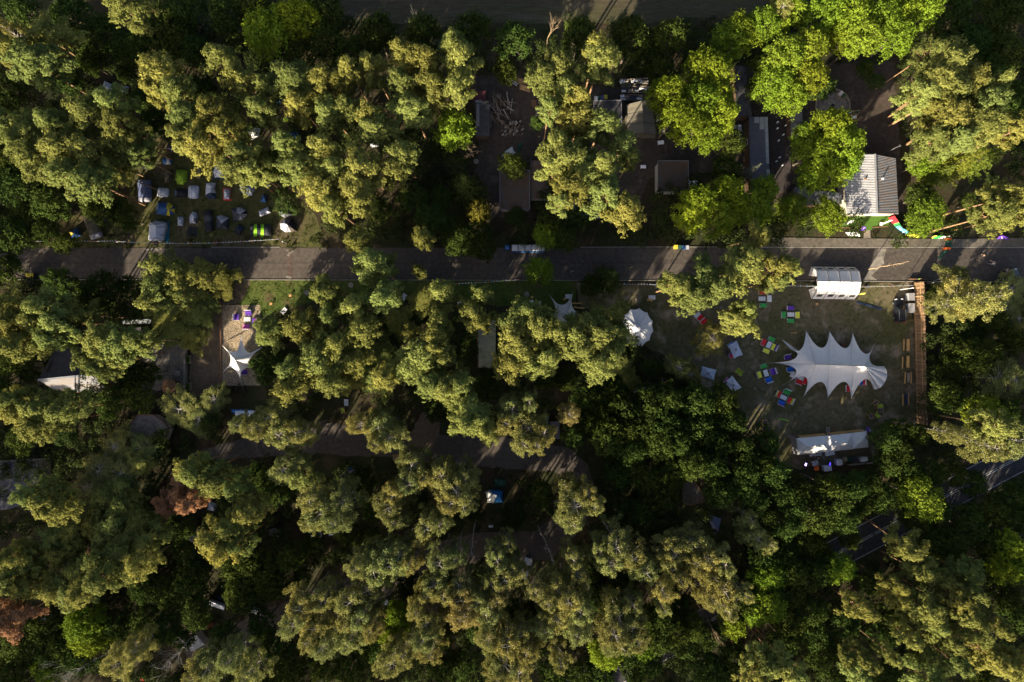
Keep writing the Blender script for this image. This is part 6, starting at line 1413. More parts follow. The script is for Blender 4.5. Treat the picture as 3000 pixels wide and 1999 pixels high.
# ------------------------------------------------------------------ pallet furniture
def pallet_parts(root, z0, mt=None, nm="pallet"):
    mt = mt or M_wpaint; m = MB()
    for k in range(5): m.box((0, -.4 + .08 + k * .16, z0 + .133), (1.22, .115, .022))
    for s in (-.55, 0, .55):
        m.box((s, 0, z0 + .109), (.10, .80, .022))
        for w in (-.33, 0, .33): m.box((s, w, z0 + .059), (.10, .12, .076))
        m.box((s, 0, z0 + .010), (.10, .80, .018))
    return m.build(nm, mt, root)
def cushion(root, c, back=False, c2=None):
    m = MB()
    if not back:
        me = MB(); me.box((0, -.02, .35), (1.18, .74, .10)); me.box((0, -.02, .405), (1.10, .66, .03)); return me.build("seat_cushion", CL[c], root)
    me = MB(); q = Matrix.Rotation(math.radians(-14), 3, 'X'); me.box((0, .30, .58), (1.16, .12, .36), M=q); return me.build("back_cushion", CL[c], root)
def pallet_seat(Z, x, y, rz, c, label, back=None, group=None):
    p = WZ(Z, x, y, .4); t = thing("pallet_sofa", label, "pallet sofa", (p.x, p.y, 0), math.radians(rz), group)
    pallet_parts(t, 0); pallet_parts(t, .148); cushion(t, c)
    if back:
        if back in CL: cushion(t, back, True)
        m = MB(); q = Matrix.Rotation(math.radians(-16), 3, 'X')
        for k in range(3): m.box(Vector((0, .47 + .05 * k, .42 + k * .2)), (1.22, .03, .13), M=q)
        for s in (-.55, 0, .55): m.box((s, .53, .60), (.10, .07, .62), M=q)
        m.build("backrest", M_wpaint, t)
    return t
def pallet_table(Z, x, y, rz, label, n=2):
    p = WZ(Z, x, y, .3); t = thing("pallet_table", label, "pallet table", (p.x, p.y, 0), math.radians(rz))
    for k in range(n): pallet_parts(t, .148 * k)
    return t
SEATS = [
 (F1, 1310, 805, 0, 'purple', None, "purple seat topping the cross shaped group nearest the army tent"), (F1, 1150, 960, 90, 'green', None, "green seat left of the table nearest the army tent"), (F1, 1465, 965, 90, 'lemon', None, "yellow seat right of the table nearest the army tent"), (F1, 1310, 1100, 0, 'green', None, "green seat below the table nearest the army tent"),
 (F1, 655, 440, 0, 'red', 'red', "red seat with white back under the leaning roadside trunk"), (F1, 680, 745, 0, 'green', None, "green seat poking out of the pine below two white pallets"),
 (F2, 527, 260, 65, 'red', None, "red seat of the tilted group left of the canopy's upper spike"), (F2, 675, 205, -25, 'green', None, "green seat of the tilted group with red and yellow seats"), (F2, 575, 412, -25, 'lemon', None, "backless yellow seat lowest in the tilted group"), (F2, 705, 345, -115, 'lemon', 'purple', "yellow seat with a purple back in the tilted group"),
 (F2, 530, 680, 19, 'green', None, "green seat of the group left of the canopy's long spike"), (F2, 450, 835, 108, 'lemon', 'lemon', "yellow seat with white slatted back left of the canopy"), (F2, 685, 780, -72, 'purple', 'purple', "purple seat with white back in the group left of the canopy"), (F2, 615, 920, -161, 'cobalt', 'cobalt', "blue seat with its back downward in the group left of the canopy"),
 (F2, 790, 1175, 66, 'red', 'lemon', "red seat with yellow back on the lowest group's left"), (F2, 940, 1145, -24, 'green', 'green', "green seat topping the lowest group"), (F2, 845, 1330, 156, 'cobalt', 'purple', "blue seat with lilac back under the lowest group's table"), (F2, 992, 1290, -114, 'red', 'lemon', "red seat with yellow back on the lowest group's right"),
 (F2, 955, 525, 10, 'purple', 'purple', "purple seat standing alone by the canopy's upper left edge"), (F2, 1000, 735, 190, 'cobalt', 'cobalt', "blue seat half under the canopy's left edge"), (F2, 1155, 960, 155, 'red', 'red', "red seat half under the canopy's lower left edge"), (F2, 1262, 945, 65, 'red', None, "red seat corner peeping from under the canopy"),
 (F4, 535, 1180, 90, 'red', 'red', "red seat peeping out between the canopy's lower spikes"), (F4, 785, 1060, -90, 'cobalt', 'red', "blue and red seat peeping out at the canopy's lower right"),
 (F, 122, 622, 40, 'red', None, "upper red seat under the pine left of the clearing"), (F, 145, 648, 40, 'red', 'red', "lower red seat with white rim left of the clearing"), (F, 322, 706, 0, 'red', None, "lone red seat below the pine with a white pallet above it"), (F, 362, 645, 80, 'pink', None, "pink seat under the pine beside the lone red seat"),
 (D6, 312, 285, 90, 'purple', 'purple', "purple seat with its back to the left on the gravel terrace"), (D6, 508, 222, 0, 'purple', 'purple', "purple seat topping the gravel terrace group"), (D6, 610, 362, -90, 'purple', 'pink', "pink and purple seat right of the gravel terrace table"), (D6, 473, 448, 180, 'pink', 'pink', "pink seat below the gravel terrace table"), (D6, 562, 1075, 0, 'purple', None, "purple seat beside the star canopy's right tip"), (D6, 437, 1222, 180, 'purple', 'purple', "purple seat under the star canopy's lower edge"),
 (E, 1275, 520, 90, 'pink', 'pink', "left pink seat of the pair by the stretch sail"), (E, 1352, 530, -90, 'pink', 'pink', "right pink seat of the pair, where someone in black sits"), (F6, 1170, 1225, 50, 'pink', None, "pink seat poking out from under the lilac parasol"), (F6, 1270, 400, 30, 'cobalt', None, "blue seat poking out from under the upper parasol"), (F6, 1285, 625, 60, 'red', 'cobalt', "red and blue seat under the upper parasol's lower corner"),
]
for Z, x, y, rz, c, bk, s in SEATS: pallet_seat(Z, x, y, rz, c, s, bk)
for Z, x, y, rz, s in ((F1, 1315, 955, 0, "white pallet table amid four coloured seats by the army tent"), (F1, 650, 590, 0, "white pallet table overhung by the pine below the red seat"), (F1, 820, 590, 90, "upright set white pallet table right of the overhung one"), (F2, 622, 305, 65, "white pallet table of the tilted red, green and yellow group"), (F2, 570, 805, -72, "white pallet table between yellow and purple seats"), (F2, 880, 1235, -24, "white pallet table of the lowest seat group"), (F2, 1045, 825, 65, "white pallet table at the canopy's left edge"), (F2, 1195, 890, -25, "white pallet table half under the canopy beside red seats"),
    (F, 103, 603, 40, "white pallet table above the two tilted red seats"), (F, 320, 667, 0, "white pallet table just above the lone red seat"), (D6, 487, 322, 0, "white pallet table amid purple and pink terrace seats"), (D6, 1112, 180, 50, "white pallet table on the grass right of the gravel terrace"), (E, 1311, 525, 90, "white pallet table between the two pink seats"), (E, 1568, 475, 0, "white pallet table at the stretch sail's upper tip"), (E, 2142, 482, 0, "white pallet table in the grass above the round pavilion"),
    (E, 0, 1112, -50, "slanting white pallet table among the middle pines"), (E, 33, 1207, 90, "upright white pallet table below the slanting one"), (E, 430, 478, 60, "white pallet glimpsed under pines near the upper verge"), (E, 682, 487, 30, "white pallet glimpsed under the pine left of the mossy shed"), (E, 315, 552, 10, "white pallet glimpsed between the upper middle pines"), (E, 245, 628, 60, "white pallet glimpsed between the left middle pines"), (E, 362, 850, 20, "white pallet glimpsed amid the central pine clump"), (E, 825, 522, 20, "white pallet beside the small pine above the mossy shed"), (HH, 300, 1022, 25, "white pallet table beside the lower forest track")):
    pallet_table(Z, x, y, rz, s)
def stool(Z, x, y, s, rz=0, sz=.45):
    p = WZ(Z, x, y, .4); t = thing("wooden_stool", s, "stool", (p.x, p.y, 0), rz); m = MB(); m.box((0, 0, .43), (sz, sz, .04)); m.build("seat", M_plank, t)
    for a in (-1, 1):
        for b in (-1, 1): m = MB(); m.bar((a * sz * .4, b * sz * .4, 0), (a * sz * .4, b * sz * .4, .41), .05); m.build("leg", M_wood, t)
for Z, x, y, s in ((E, 1538, 493, "wooden stool left of the pallet at the sail's tip"), (E, 1575, 496, "wooden stool right of the pallet at the sail's tip"), (E, 2118, 496, "left wooden stool at the pallet above the pavilion"), (E, 2137, 501, "right wooden stool at the pallet above the pavilion"), (E, 1315, 481, "brown stool above the pair of pink seats"), (D, 1867, 526, "wooden stool in the grass right of the terrace"), (D, 2000, 470, "wooden stool above the white pallet beside the road"), (R8, 522, 1518, "wooden stool with a white cup below the army tent"), (HH, 1392, 745, "square brown stool right of the white car")): stool(Z, x, y, s)
def bench(Z, x, y, rz, L_, W_, h, s, mt, name="bench"):
    p = WZ(Z, x, y, h); t = thing(name, s, name, (p.x, p.y, 0), math.radians(rz)); n = 2 if W_ < .35 else 4
    m = MB()
    for k in range(n): m.box((0, -W_ / 2 + W_ / n * (k + .5), h - .02), (L_, W_ / n * .93, .035))
    m.build("top", mt, t)
    for sx in (-1, 1):
        m = MB(); m.box((sx * L_ * .36, 0, h / 2 - .02), (.05, W_ * .85, h - .04)); m.build("leg", M_dsteel, t)
for x, y, L_, W_, h, mt, nm, s, rz in ((1557, 380, 2.2, .27, .46, M_plank, "bench", "bench left of the uppermost beer table by the log fence", 88), (1635, 384, 2.2, .55, .76, M_plank, "beer_table", "uppermost beer table by the log fence", 88), (1532, 710, 2.2, .27, .46, M_plank, "bench", "bench left of the second beer table by the log fence", 88), (1632, 690, 2.2, .55, .76, M_plank, "beer_table", "second beer table from the top by the log fence", 88), (1580, 990, 2.2, .27, .46, M_plank, "bench", "bench left of the grey beer table", 86), (1642, 980, 1.75, .5, .76, M_greyw, "beer_table", "grey weathered beer table between two benches", 88), (1690, 985, 2.2, .27, .46, M_plank, "bench", "bench right of the grey beer table", 91), (1538, 1392, 2.2, .27, .46, M_plank, "bench", "bench left of the dark navy beer table", 90), (1605, 1380, 2.1, .5, .76, CL['navy'], "beer_table", "dark navy beer table lowest by the log fence", 90), (1643, 1375, 2.2, .27, .46, M_plank, "bench", "bench right of the dark navy beer table", 90), (440, 425, 1.6, .5, .76, M_brownw, "beer_table", "brown table peeping between the canopy's upper spikes", 90), (487, 425, 1.6, .27, .46, M_brownw, "bench", "brown bench peeping between the canopy's upper spikes", 90), (808, 525, 1.4, .5, .76, M_brownw, "beer_table", "brown table peeping out at the canopy's upper right", 90)):
    bench(F4, x, y, rz, L_, W_, h, s, mt, nm)
bench(E, 1622, 522, 0, 2.0, .3, .45, "long wooden bench right of the stretch sail", M_plank); bench(E, 1640, 553, -8, 2.0, .3, .45, "wooden bench half hidden by the pine right of the sail", M_plank); bench(D, 2275, 577, 0, 3.0, .3, .45, "long plank bench half under pines near the upper verge", M_wood)
bench(D, 1920, 1117, 2, 1.8, .3, .45, "grey bench at the terrace's lower right corner", M_greyw) if False else None
table(E, 2085, 1118, 8, 4.1, .9, "long white folding table in the shade below the round pavilion", M_wpaint)
for Z, x, y, rz, c, s in ((F2, 60, 765, -30, 'lime', "upper lime deck chair between the parasols"), (F2, 115, 812, -25, 'lime', "lower lime deck chair between the parasols"), (BT, 1855, 200, -40, 'dark', "dark deck chair topping the arc right of the bar lawn"), (BT, 1930, 260, -80, 'lime', "upper lime deck chair in the arc right of the bar lawn"), (BT, 1940, 340, -95, 'dark', "middle dark deck chair in the arc right of the bar lawn"), (BT, 1885, 430, 210, 'lime', "lower lime deck chair in the arc right of the bar lawn"), (BT, 1765, 450, 205, 'dark', "lowest dark deck chair in the arc right of the bar lawn"), (E, 2265, 1055, -60, 'lime', "lime deck chair near the low yellow birch"), (E, 2222, 1055, 20, 'dark', "dark deck chair right of the long white table"), (F, 565, 1340, 90, 'dark', "upper grey deck chair by the dark trees left of the bar tent"), (F, 558, 1383, 40, 'dark', "lower left grey deck chair left of the bar tent"), (F, 588, 1386, -20, 'dark', "lower right grey deck chair left of the bar tent"), (E, 35, 1150, 60, 'lime', "lime deck chair between the two lone white pallets"), (E, 10, 1262, 10, 'lime', "lime deck chair below the upright white pallet"), (E, 300, 1170, 20, 'lime', "lime deck chair beside the small bare tree"), (E, 790, 635, 70, 'lime', "lime deck chair left of the mossy shed")):
    deck_chair(Z, x, y, rz, c, s)

# ------------------------------------------------------------------ fence of logs, rails, poles, bunting, banners
p0, p1 = (2677, 829), (2686, 1240); cen = W(2682, 1034); t = thing("log_fence", "tall fence of upright orange slab boards along the clearing's right side", "fence", cen)
m = MB(); a, b = W(*p0), W(*p1); n = 165; rr = random.Random(3)
for k in range(n):
    p = a.lerp(b, (k + .5) / n); w = (b - a).length / n; h = 3.0 + rr.uniform(-.12, .12); o_ = rr.uniform(-.05, .05)
    m.tube([(p.x + o_, p.y, 0), (p.x + o_ + rr.uniform(-.03, .03), p.y, h)], w * rr.uniform(.50, .62), 5)
m.build("slab_boards", mat("slab_bark", (.29, .19, .11), .9, .35, 1.5, island=.45, col2=(.18, .11, .06), stretch=(3, 3, .6)), t, rel=cen)
for z in (.6, 2.2): m = MB(); m.bar((a.x - .16, a.y, z), (b.x - .16, b.y, z), .1, .12); m.build("rail", M_wood, t, rel=cen)
for k in range(6):
    p = a.lerp(b, (k + .6) / 6); m = MB(); m.bar((p.x - .2, p.y, 2.0), (p.x - 1.6, p.y, .03), .09); m.build("brace", M_brownw, t, rel=cen)
for y_, s, c_ in ((870, "upper grey metal cabinet at the log fence", .9), (903, "lower grey metal cabinet at the log fence", 1.15)):
    p = W(2676, y_, 1.2); t = thing("metal_cabinet", s, "cabinet", (p.x - .3, p.y, 0)); m = MB(); m.box((0, 0, .6), (1.05, c_ * 1.5, 1.2)); m.build("body", mat("cabinet_grey", (.30, .31, .32), .5, .15, 2), t); m = MB(); m.box((0, 0, 1.23), (1.1, c_ * 1.54, .05)); m.build("lid", M_zinc, t); m = MB(); m.box((-.54, 0, .7), (.03, .2, .06)); m.build("handle", M_dsteel, t)
wallbox("low_fence", "low brown plank barrier along the road above the log fence", "fence", PZ, (150, 1195), (430, 1203), .12, .5, M_brownw, M_brownw)
for q_, (Z, x, y, h, s) in enumerate(((F, 1500, 428, 3.9, "white pole carrying the bunting beside the log fence"), (T3, 1830, 1395, 2.6, "grey pole carrying the bunting at the camping lawn's right corner"), (T4, 1870, 1220, 2.4, "grey pole carrying the bunting left of the family tent"))):
    p = WZ(Z, x, y); t = thing("bunting_pole", s, "pole", p); m = MB(); m.tube([(0, 0, 0), (0, 0, h)], [.08, .06], 8); m.build("pole", M_wpaint if q_ == 0 else M_greyw, t); m = MB(); m.lathe((0, 0, h - .02), [(.09, 0), (.11, .06), (.03, .14)], 8); m.build("cap", M_wpaint, t)
FC = ['white', 'sky', 'pink', 'neon', 'white', 'bright', 'canvas', 'red', 'lemon', 'white', 'orange', 'green', 'canvas', 'purple']
FM = {}
def bunting(pts, label, n, sag=.35, fs=.26):
    P = [W(*p) for p in pts]; cen = P[0].copy(); cen.z = 0; t = thing("bunting", label, "bunting", cen)
    seg = [(P[i + 1] - P[i]).length for i in range(len(P) - 1)]; tot = sum(seg)
    def at(u):
        d = u * tot
        for i, s_ in enumerate(seg):
            if d <= s_ or i == len(seg) - 1:
                v = min(1, d / s_); q = P[i].lerp(P[i + 1], v); q.z -= sag * 4 * v * (1 - v) * min(1, s_ / 12); return q
            d -= s_
    m = MB(); m.tube([at(k / (n * 2)) for k in range(n * 2 + 1)], .014, 4); m.build("cord", M_wpaint, t, rel=cen); r_ = random.Random(n)
    for k in range(n):
        q = at((k + .5) / n); c_ = FC[(k * 5 + k // 3) % len(FC)]
        if c_ not in FM:
            fm = MB(); fm.add([(-fs / 2, -.006, 0), (fs / 2, -.006, 0), (0, -.006, -fs * 1.25), (-fs / 2, .006, 0), (fs / 2, .006, 0), (0, .006, -fs * 1.25)], [(0, 1, 2), (5, 4, 3), (0, 3, 4, 1), (1, 4, 5, 2), (2, 5, 3, 0)])
            me = bpy.data.meshes.new("flag"); me.from_pydata(fm.v, [], fm.f); me.materials.append(CL[c_]); me.update(); FM[c_] = me
        o = bpy.data.objects.new("flag", FM[c_]); COL.objects.link(o); o.parent = t; o.location = q - cen; o.rotation_euler = (r_.uniform(.7, 1.25), 0, r_.uniform(-.25, .25))
bunting([(60, 706, 2), (200, 707, 2), (340, 707, 2.4), (400, 712, 2), (500, 714, 2), (640, 712, 2.0), (740, 706, 2.2), (817, 701, 2.6)], "long row of small coloured pennants between camping lawn and road", 88)
bunting([(2225, 836, 2.6), (2380, 839, 2.6), (2530, 841, 2.6), (2676, 837, 3.85)], "row of bright pennants crossing the army tent to the white pole", 52, .3, .34)
bunting([(1300, 834, 2.2), (1420, 828, 2.2), (1520, 820, 2.2)], "short pennant row above the pink seats on the verge", 26); bunting([(1825, 833, 2.2), (1900, 834, 2.2), (1960, 834, 2.2)], "short pennant row above the round pavilion on the verge", 16)
# banners and flags
def panel(Z, pts, label, c, name, cat, marks=(), post=None, th=.03):
    P = [WZ(Z, *p) for p in pts]; cen = sum(P, Vector()) / len(P); cen.z = 0; t = thing(name, label, cat, cen); m = MB(); nrm = (P[1] - P[0]).cross(P[-1] - P[0]).normalized() * th; nrm = nrm if nrm.z > 0 else -nrm
    k = len(P); m.add(P + [p + nrm for p in P], [tuple(range(k)), tuple(range(k, 2 * k))] + [(i, (i + 1) % k, (i + 1) % k + k, i + k) for i in range(k)]); m.build("cloth", CL[c], t, rel=cen)
    for mc, mp in marks:
        m = MB(); m.face([WZ(Z, *p) + nrm * 1.4 for p in mp]); m.build("printed_mark", CL[mc], t, rel=cen)
    if post:
        a, b = WZ(Z, *post[0]), WZ(Z, *post[1]); m = MB(); m.tube([a, b], .03, 6); m.build("pole", M_dsteel, t, rel=cen)
    return t
panel(BT, [(1695, 658, 2.9), (1745, 668, 3.05), (1810, 705, 3.2), (1842, 770, 3.3), (1835, 808, 3.2), (1765, 772, 2.6), (1680, 728, 2.2)], "purple feather flag at the bar tent's right end", 'purple', "feather_flag", "flag", [('white', [(1790, 725, 3.1), (1808, 735, 3.1), (1800, 765, 3.1), (1785, 755, 3.1)]), ('white', [(1752, 700, 2.95), (1772, 705, 2.95), (1748, 752, 2.8), (1738, 748, 2.8)])], ((1680, 740, 0), (1690, 690, 3.0)))
panel(R8, [(1190, 293, .9), (1285, 240, 1.6), (1332, 258, 1.7), (1325, 280, 1.4), (1250, 320, .8)], "purple feather flag beside the turf terrace steps", 'purple', "feather_flag", "flag", [('white', [(1280, 265, 1.5), (1310, 258, 1.6), (1300, 278, 1.3), (1285, 282, 1.2)]), ('white', [(1240, 285, 1.2), (1258, 278, 1.25), (1262, 296, 1.1), (1248, 300, 1.0)])], ((1190, 300, 0), (1185, 290, 1.2)))
panel(R8, [(990, 345, 1.0), (1100, 332, 1.2), (1205, 338, 1.2), (1225, 365, 1.0), (1227, 412, .6), (1195, 402, .6), (1040, 398, .6)], "long white banner lying below the turf terrace with a blue emblem", 'white', "banner", "banner", [('blue', [(1055, 362, 1.0), (1072, 352, 1.1), (1085, 366, 1.0), (1072, 380, .9), (1058, 376, .9)])])
panel(R8, [(985, 220, .3), (975, 190, .4), (1090, 148, 1.8), (1140, 144, 2.0), (1152, 155, 2.0), (1100, 185, 1.6)], "small white feather flag at the turf terrace's left end", 'white', "feather_flag", "flag", [], ((985, 225, 0), (985, 205, 1)))
t = panel(R8, [(1595, 215, .4), (1590, 195, .5), (1740, 138, 3.6), (1765, 142, 3.8), (1755, 155, 3.7)], "tall white flag leaning from the terrace's right end over the red panel", 'white', "feather_flag", "flag", [('red', [(1615, 190, 1.0), (1635, 180, 1.3), (1640, 188, 1.3), (1620, 198, 1.0)])], ((1575, 225, 0), (1575, 222, .8)))
p = WZ(R8, 1572, 208, .5); t = thing("flag_weight", "black weight at the foot of the tall white flag", "flag weight", (p.x, p.y, 0)); m = MB(); m.box((0, 0, .3), (.5, .6, .6)); m.build("weight", CL['black'], t); m = MB(); m.box((0, 0, .63), (.54, .64, .05)); m.build("top_plate", CL['white'], t)
BAR = [((1685, 108, .2), (1795, 68, 1.5), (1870, 175, 1.5), (1775, 205, .2), 'red', "red first panel of the rainbow banner barrier"), ((1775, 205, .2), (1870, 175, 1.5), (1905, 240, 1.4), (1800, 240, .2), 'green', "green second panel of the rainbow banner barrier"), ((1800, 240, .2), (1890, 240, 1.4), (2025, 335, 1.3), (1970, 378, .2), 'sky', "light blue third panel of the rainbow banner barrier")]
for a, b, c, d, cl, s in BAR:
    panel(R8, [a, b, c, d], s, cl, "banner", "banner", [('white', [(x_, y_, z_ + .1) for x_, y_, z_ in ((1880, 275, .9), (1910, 285, 1.0), (1900, 300, .8), (1875, 290, .7))]), ('white', [(1935, 320, .9), (1965, 335, .9), (1960, 348, .7), (1930, 335, .8)])] if cl == 'sky' else [])
c0 = WZ(R8, 2080, 395); rr = random.Random(6)
for k in range(16):
    p = WZ(R8, 1990 + k * 13, 370 + k * 2.2 + rr.uniform(-16, 16), .35); m = MB(); r_ = rr.uniform(.22, .30); m.lathe((0, 0, 0), [(r_ * math.sin(a_), r_ * (1 - math.cos(a_))) for a_ in (.05, .5, 1.0, 1.5, 2.1, 2.7, 3.1)], 12); o = m.build("balloon", CL['yellow' if k % 4 else 'lemon'], smooth=True); o.location = (p.x, p.y, .02 + rr.uniform(0, .35)); tag(o, "yellow balloon in the bunch at the rainbow barrier's lower end", "balloon", "yellow balloons of the rainbow barrier")
panel(PZ, [(540, 462, .2), (575, 430, 1.3), (640, 428, 1.3), (545, 478, .2)], "lemon end panel of the roadside banner", 'lemon', "banner", "banner"); panel(PZ, [(545, 478, .2), (640, 428, 1.3), (770, 430, 1.3), (650, 478, .2)], "green panel of the roadside banner right of the rainbow barrier", 'green', "banner", "banner"); panel(PZ, [(650, 478, .2), (770, 430, 1.3), (945, 430, 1.3), (930, 445, .6), (790, 478, .2)], "white panel of the roadside banner right of the rainbow barrier", 'white', "banner", "banner", [('red', [(880, 430, 1.34), (945, 430, 1.34), (940, 437, 1.0), (880, 438, 1.0)])])
for (x, y, s) in ((838, 485, "orange barrier block under the roadside banner's right end"), (822, 650, "orange barrier block lying on the road's upper half")):
    p = WZ(PZ, x, y, .5); t = thing("barrier_block", s, "barrier", (p.x, p.y, 0), .12); m = MB(); m.box((0, 0, .28), (1.05, .42, .56)); m.box((0, 0, .60), (.9, .3, .08)); m.build("block", CL['orange'], t); m = MB(); m.box((-.2, -.22, .3), (.25, .02, .2)); m.build("mark", CL['blue'], t)
panel(PZ, [(780, 505, .1), (890, 500, .1), (890, 640, .1), (780, 625, .1)], "upper dark green mesh sheet lying on the road", 'dgreen', "net_sheet", "net"); panel(PZ, [(760, 690, .1), (850, 685, .1), (690, 838, .1), (640, 838, .1)], "lower green mesh sheet trailing over the road", 'dgreen', "net_sheet", "net")
panel(PZ, [(1690, 480, .3), (1740, 430, 1.4), (1800, 420, 1.4), (1890, 455, 1.3), (1900, 505, .3), (1800, 490, .3)], "purple roadside banner under the right hand pine", 'purple', "banner", "banner", [('white', [(1770, 440, 1.3), (1790, 430, 1.35), (1795, 475, .8), (1775, 480, .7)]), ('white', [(1840, 465, 1.0), (1860, 460, 1.05), (1862, 472, .8), (1845, 478, .7)])])
panel(R8, [(1210, 1370, .1), (1255, 1338, 1.0), (1325, 1335, 1.1), (1290, 1362, .7), (1255, 1360, .5)], "yellow pennant tied to the army tent's lower right corner", 'lemon', "pennant", "flag"); panel(BT, [(5, 497, 1.0), (100, 505, 1.6), (200, 535, 2.2), (262, 556, 2.5), (190, 548, 2.1), (90, 528, 1.5), (5, 512, 1.0)], "slim yellow green feather flag standing in the lawn's lower part", 'neon', "feather_flag", "flag", [], ((-20, 500, 0), (10, 504, 1.0)))
o = MB(); a, b = WZ(RT, 935, 852), WZ(RT, 1365, 972); o.bar((a.x, a.y, .08), (b.x, b.y, .08), .16, .14); o.bar((a.x + .05, a.y - .2, .08), (b.x, b.y - .2, .08), .14, .14); o = o.build("dark_beam", CL['navy']); tag(o, "pair of long dark tubes lying on the lawn below the army tent", "tubes")
o = MB(); a, b = WZ(F, 742, 726), WZ(F, 782, 727); o.bar((a.x, a.y, .06), (b.x, b.y, .06), .12, .08); o.bar((b.x, b.y - .1, .06), (b.x - .1, b.y + .2, .12), .12); o = o.build("plank", M_plank); tag(o, "short orange plank lying in the grass above the canopy", "plank")
for x, y, s in ((330, 280, "thin dark rod planted left of the tilted seat group"), (375, 1078, "thin dark rod planted below the parasols")):
    p = WZ(F2, x - 5, y); t = thing("tent_stake", s, "stake", p); m = MB(); m.tube([(0, 0, 0), (.02, 0, 2.6)], [.05, .03], 6); m.build("rod", M_brownw, t); m = MB(); m.lathe((0, 0, 0), [(.3, 0), (.25, .1), (.08, .16)], 10); m.build("sand_mound", M_patch, t)
slatted(HH, 390, 18, 4, "wooden_pallet", "large wooden pallet deck on the asphalt loop's lower edge", M_wood, 1.9, 1.2, n=7); table(HH, 1030, 493, 0, .8, .4, "small white table in the grass below the blue family tent", M_wpaint)

# dead bare trunk at the road and a fallen birch
def dead_tree(label, base, tip, h, mt, seed, rad=.14, name="bare_tree", cat="bare tree", br=10, spread=1.0):
    r_ = random.Random(seed); p0 = W(*base); tp = W(*tip, h); t = thing(name, label, cat, p0); tub = []; d = tp - p0; pts = []
    for k in range(9):
        u = k / 8; pts.append(Vector((d.x * u + r_.uniform(-.12, .12) * (0 < k), d.y * u + r_.uniform(-.12, .12) * (0 < k), h * u)))
    tub.append((pts, rad, .035, 7))
    for k in range(br):
        u = r_.uniform(.45, 1); i = min(7, int(u * 8)); b0 = pts[i].lerp(pts[i + 1], u * 8 - i); L_ = r_.uniform(.8, 2.8) * spread * (1.35 - u); a_ = r_.random() * 6.28; q = [b0]; dd = Vector((math.cos(a_), math.sin(a_), .8))
        for s in range(4): dd = (dd + Vector((r_.uniform(-.4, .4), r_.uniform(-.4, .4), r_.uniform(-.1, .3)))).normalized(); q.append(q[-1] + dd * L_ / 4)
        tub.append((q, .05, .014, 4))
        for s in range(2): e = q[2 + s]; f = e + Vector((r_.uniform(-.6, .6), r_.uniform(-.6, .6), r_.uniform(.1, .5))) * spread; tub.append(([e, f], .02, .008, 3))
    o = bpy.data.objects.new("trunk", tubes_mesh("dead_trunk", [([tuple(v) for v in a_], b_, c_, n_) for a_, b_, c_, n_ in tub], mt)); COL.objects.link(o); o.parent = t; return t
dead_tree("slim dry bare tree standing at the road's concrete patch", (2541, 790), (2660, 767), 11.5, M_dry, 3, .11, br=6, spread=.45)
def lean_birch(Z, b0, b1, h, label, seed, br=12, sp=1.0): dead_tree(label, Z(*b0), Z(*b1), h, M_barkb, seed, .13, br=br, spread=sp)
lean_birch(G, (1430, 1130), (1120, 1480), 15, "leaning dead white birch whose limbs spread over the caravan", 5, 18, 1.6); lean_birch(G, (850, 1310), (420, 1540), 15, "leaning dead white birch in the lower left corner", 6, 18, 1.6)
lean_birch(HH, (932, 400), (895, 700), 14, "dead forked white birch left of the lower path", 7, 9, 1.0); lean_birch(HH, (1355, 490), (1470, 735), 14, "bare leaning birch trunk right of the white car", 8, 9, .9)

# ------------------------------------------------------------------ toilets, caravan, awnings, cars
for k in range(5):
    p = WZ(E, 1197 + 45.5 * k, 140, 2.2); t = thing("portable_toilet", ("leftmost", "second", "middle", "fourth", "rightmost")[k] + " blue portable toilet with pale roof in the roadside row", "toilet", (p.x, p.y, 0))
    m = MB(); m.box((0, 0, 1.08), (1.1, 1.15, 2.16)); m.build("cabin", CL['bright'], t); m = MB(); m.add([(-.58, -.6, 2.17), (.58, -.6, 2.17), (.58, .6, 2.17), (-.58, .6, 2.17), (-.45, -.45, 2.36), (.45, -.45, 2.36), (.45, .45, 2.36), (-.45, .45, 2.36)], [(3, 2, 1, 0), (4, 5, 6, 7), (0, 1, 5, 4), (1, 2, 6, 5), (2, 3, 7, 6), (3, 0, 4, 7)]); m.build("roof", CL['canvas'], t)
    m = MB(); m.box((0, -.59, 1.0), (.7, .04, 1.85)); dr = m.build("door", CL['blue'], t); m = MB(); m.box((.25, -.63, 1.0), (.05, .05, .14)); m.build("handle", CL['white'], dr); m = MB(); m.tube([(.4, .4, 2.3), (.4, .4, 2.55)], .05, 8); m.build("vent_pipe", CL['mid'], t)
p = WZ(E, 1145, 135, 1.2); t = thing("hand_wash_unit", "small blue hand washing unit left of the portable toilets", "washing unit", (p.x, p.y, 0)); m = MB(); m.box((0, 0, .5), (.8, .75, 1.0)); m.build("cabinet", CL['bright'], t); m = MB(); m.box((0, .1, 1.1), (.45, .3, .25)); m.build("tank", CL['blue'], t); m = MB(); m.lathe((0, -.15, 1.01), [(.16, 0), (.14, .02), (.05, .03)], 10); m.build("basin", M_steel, t)
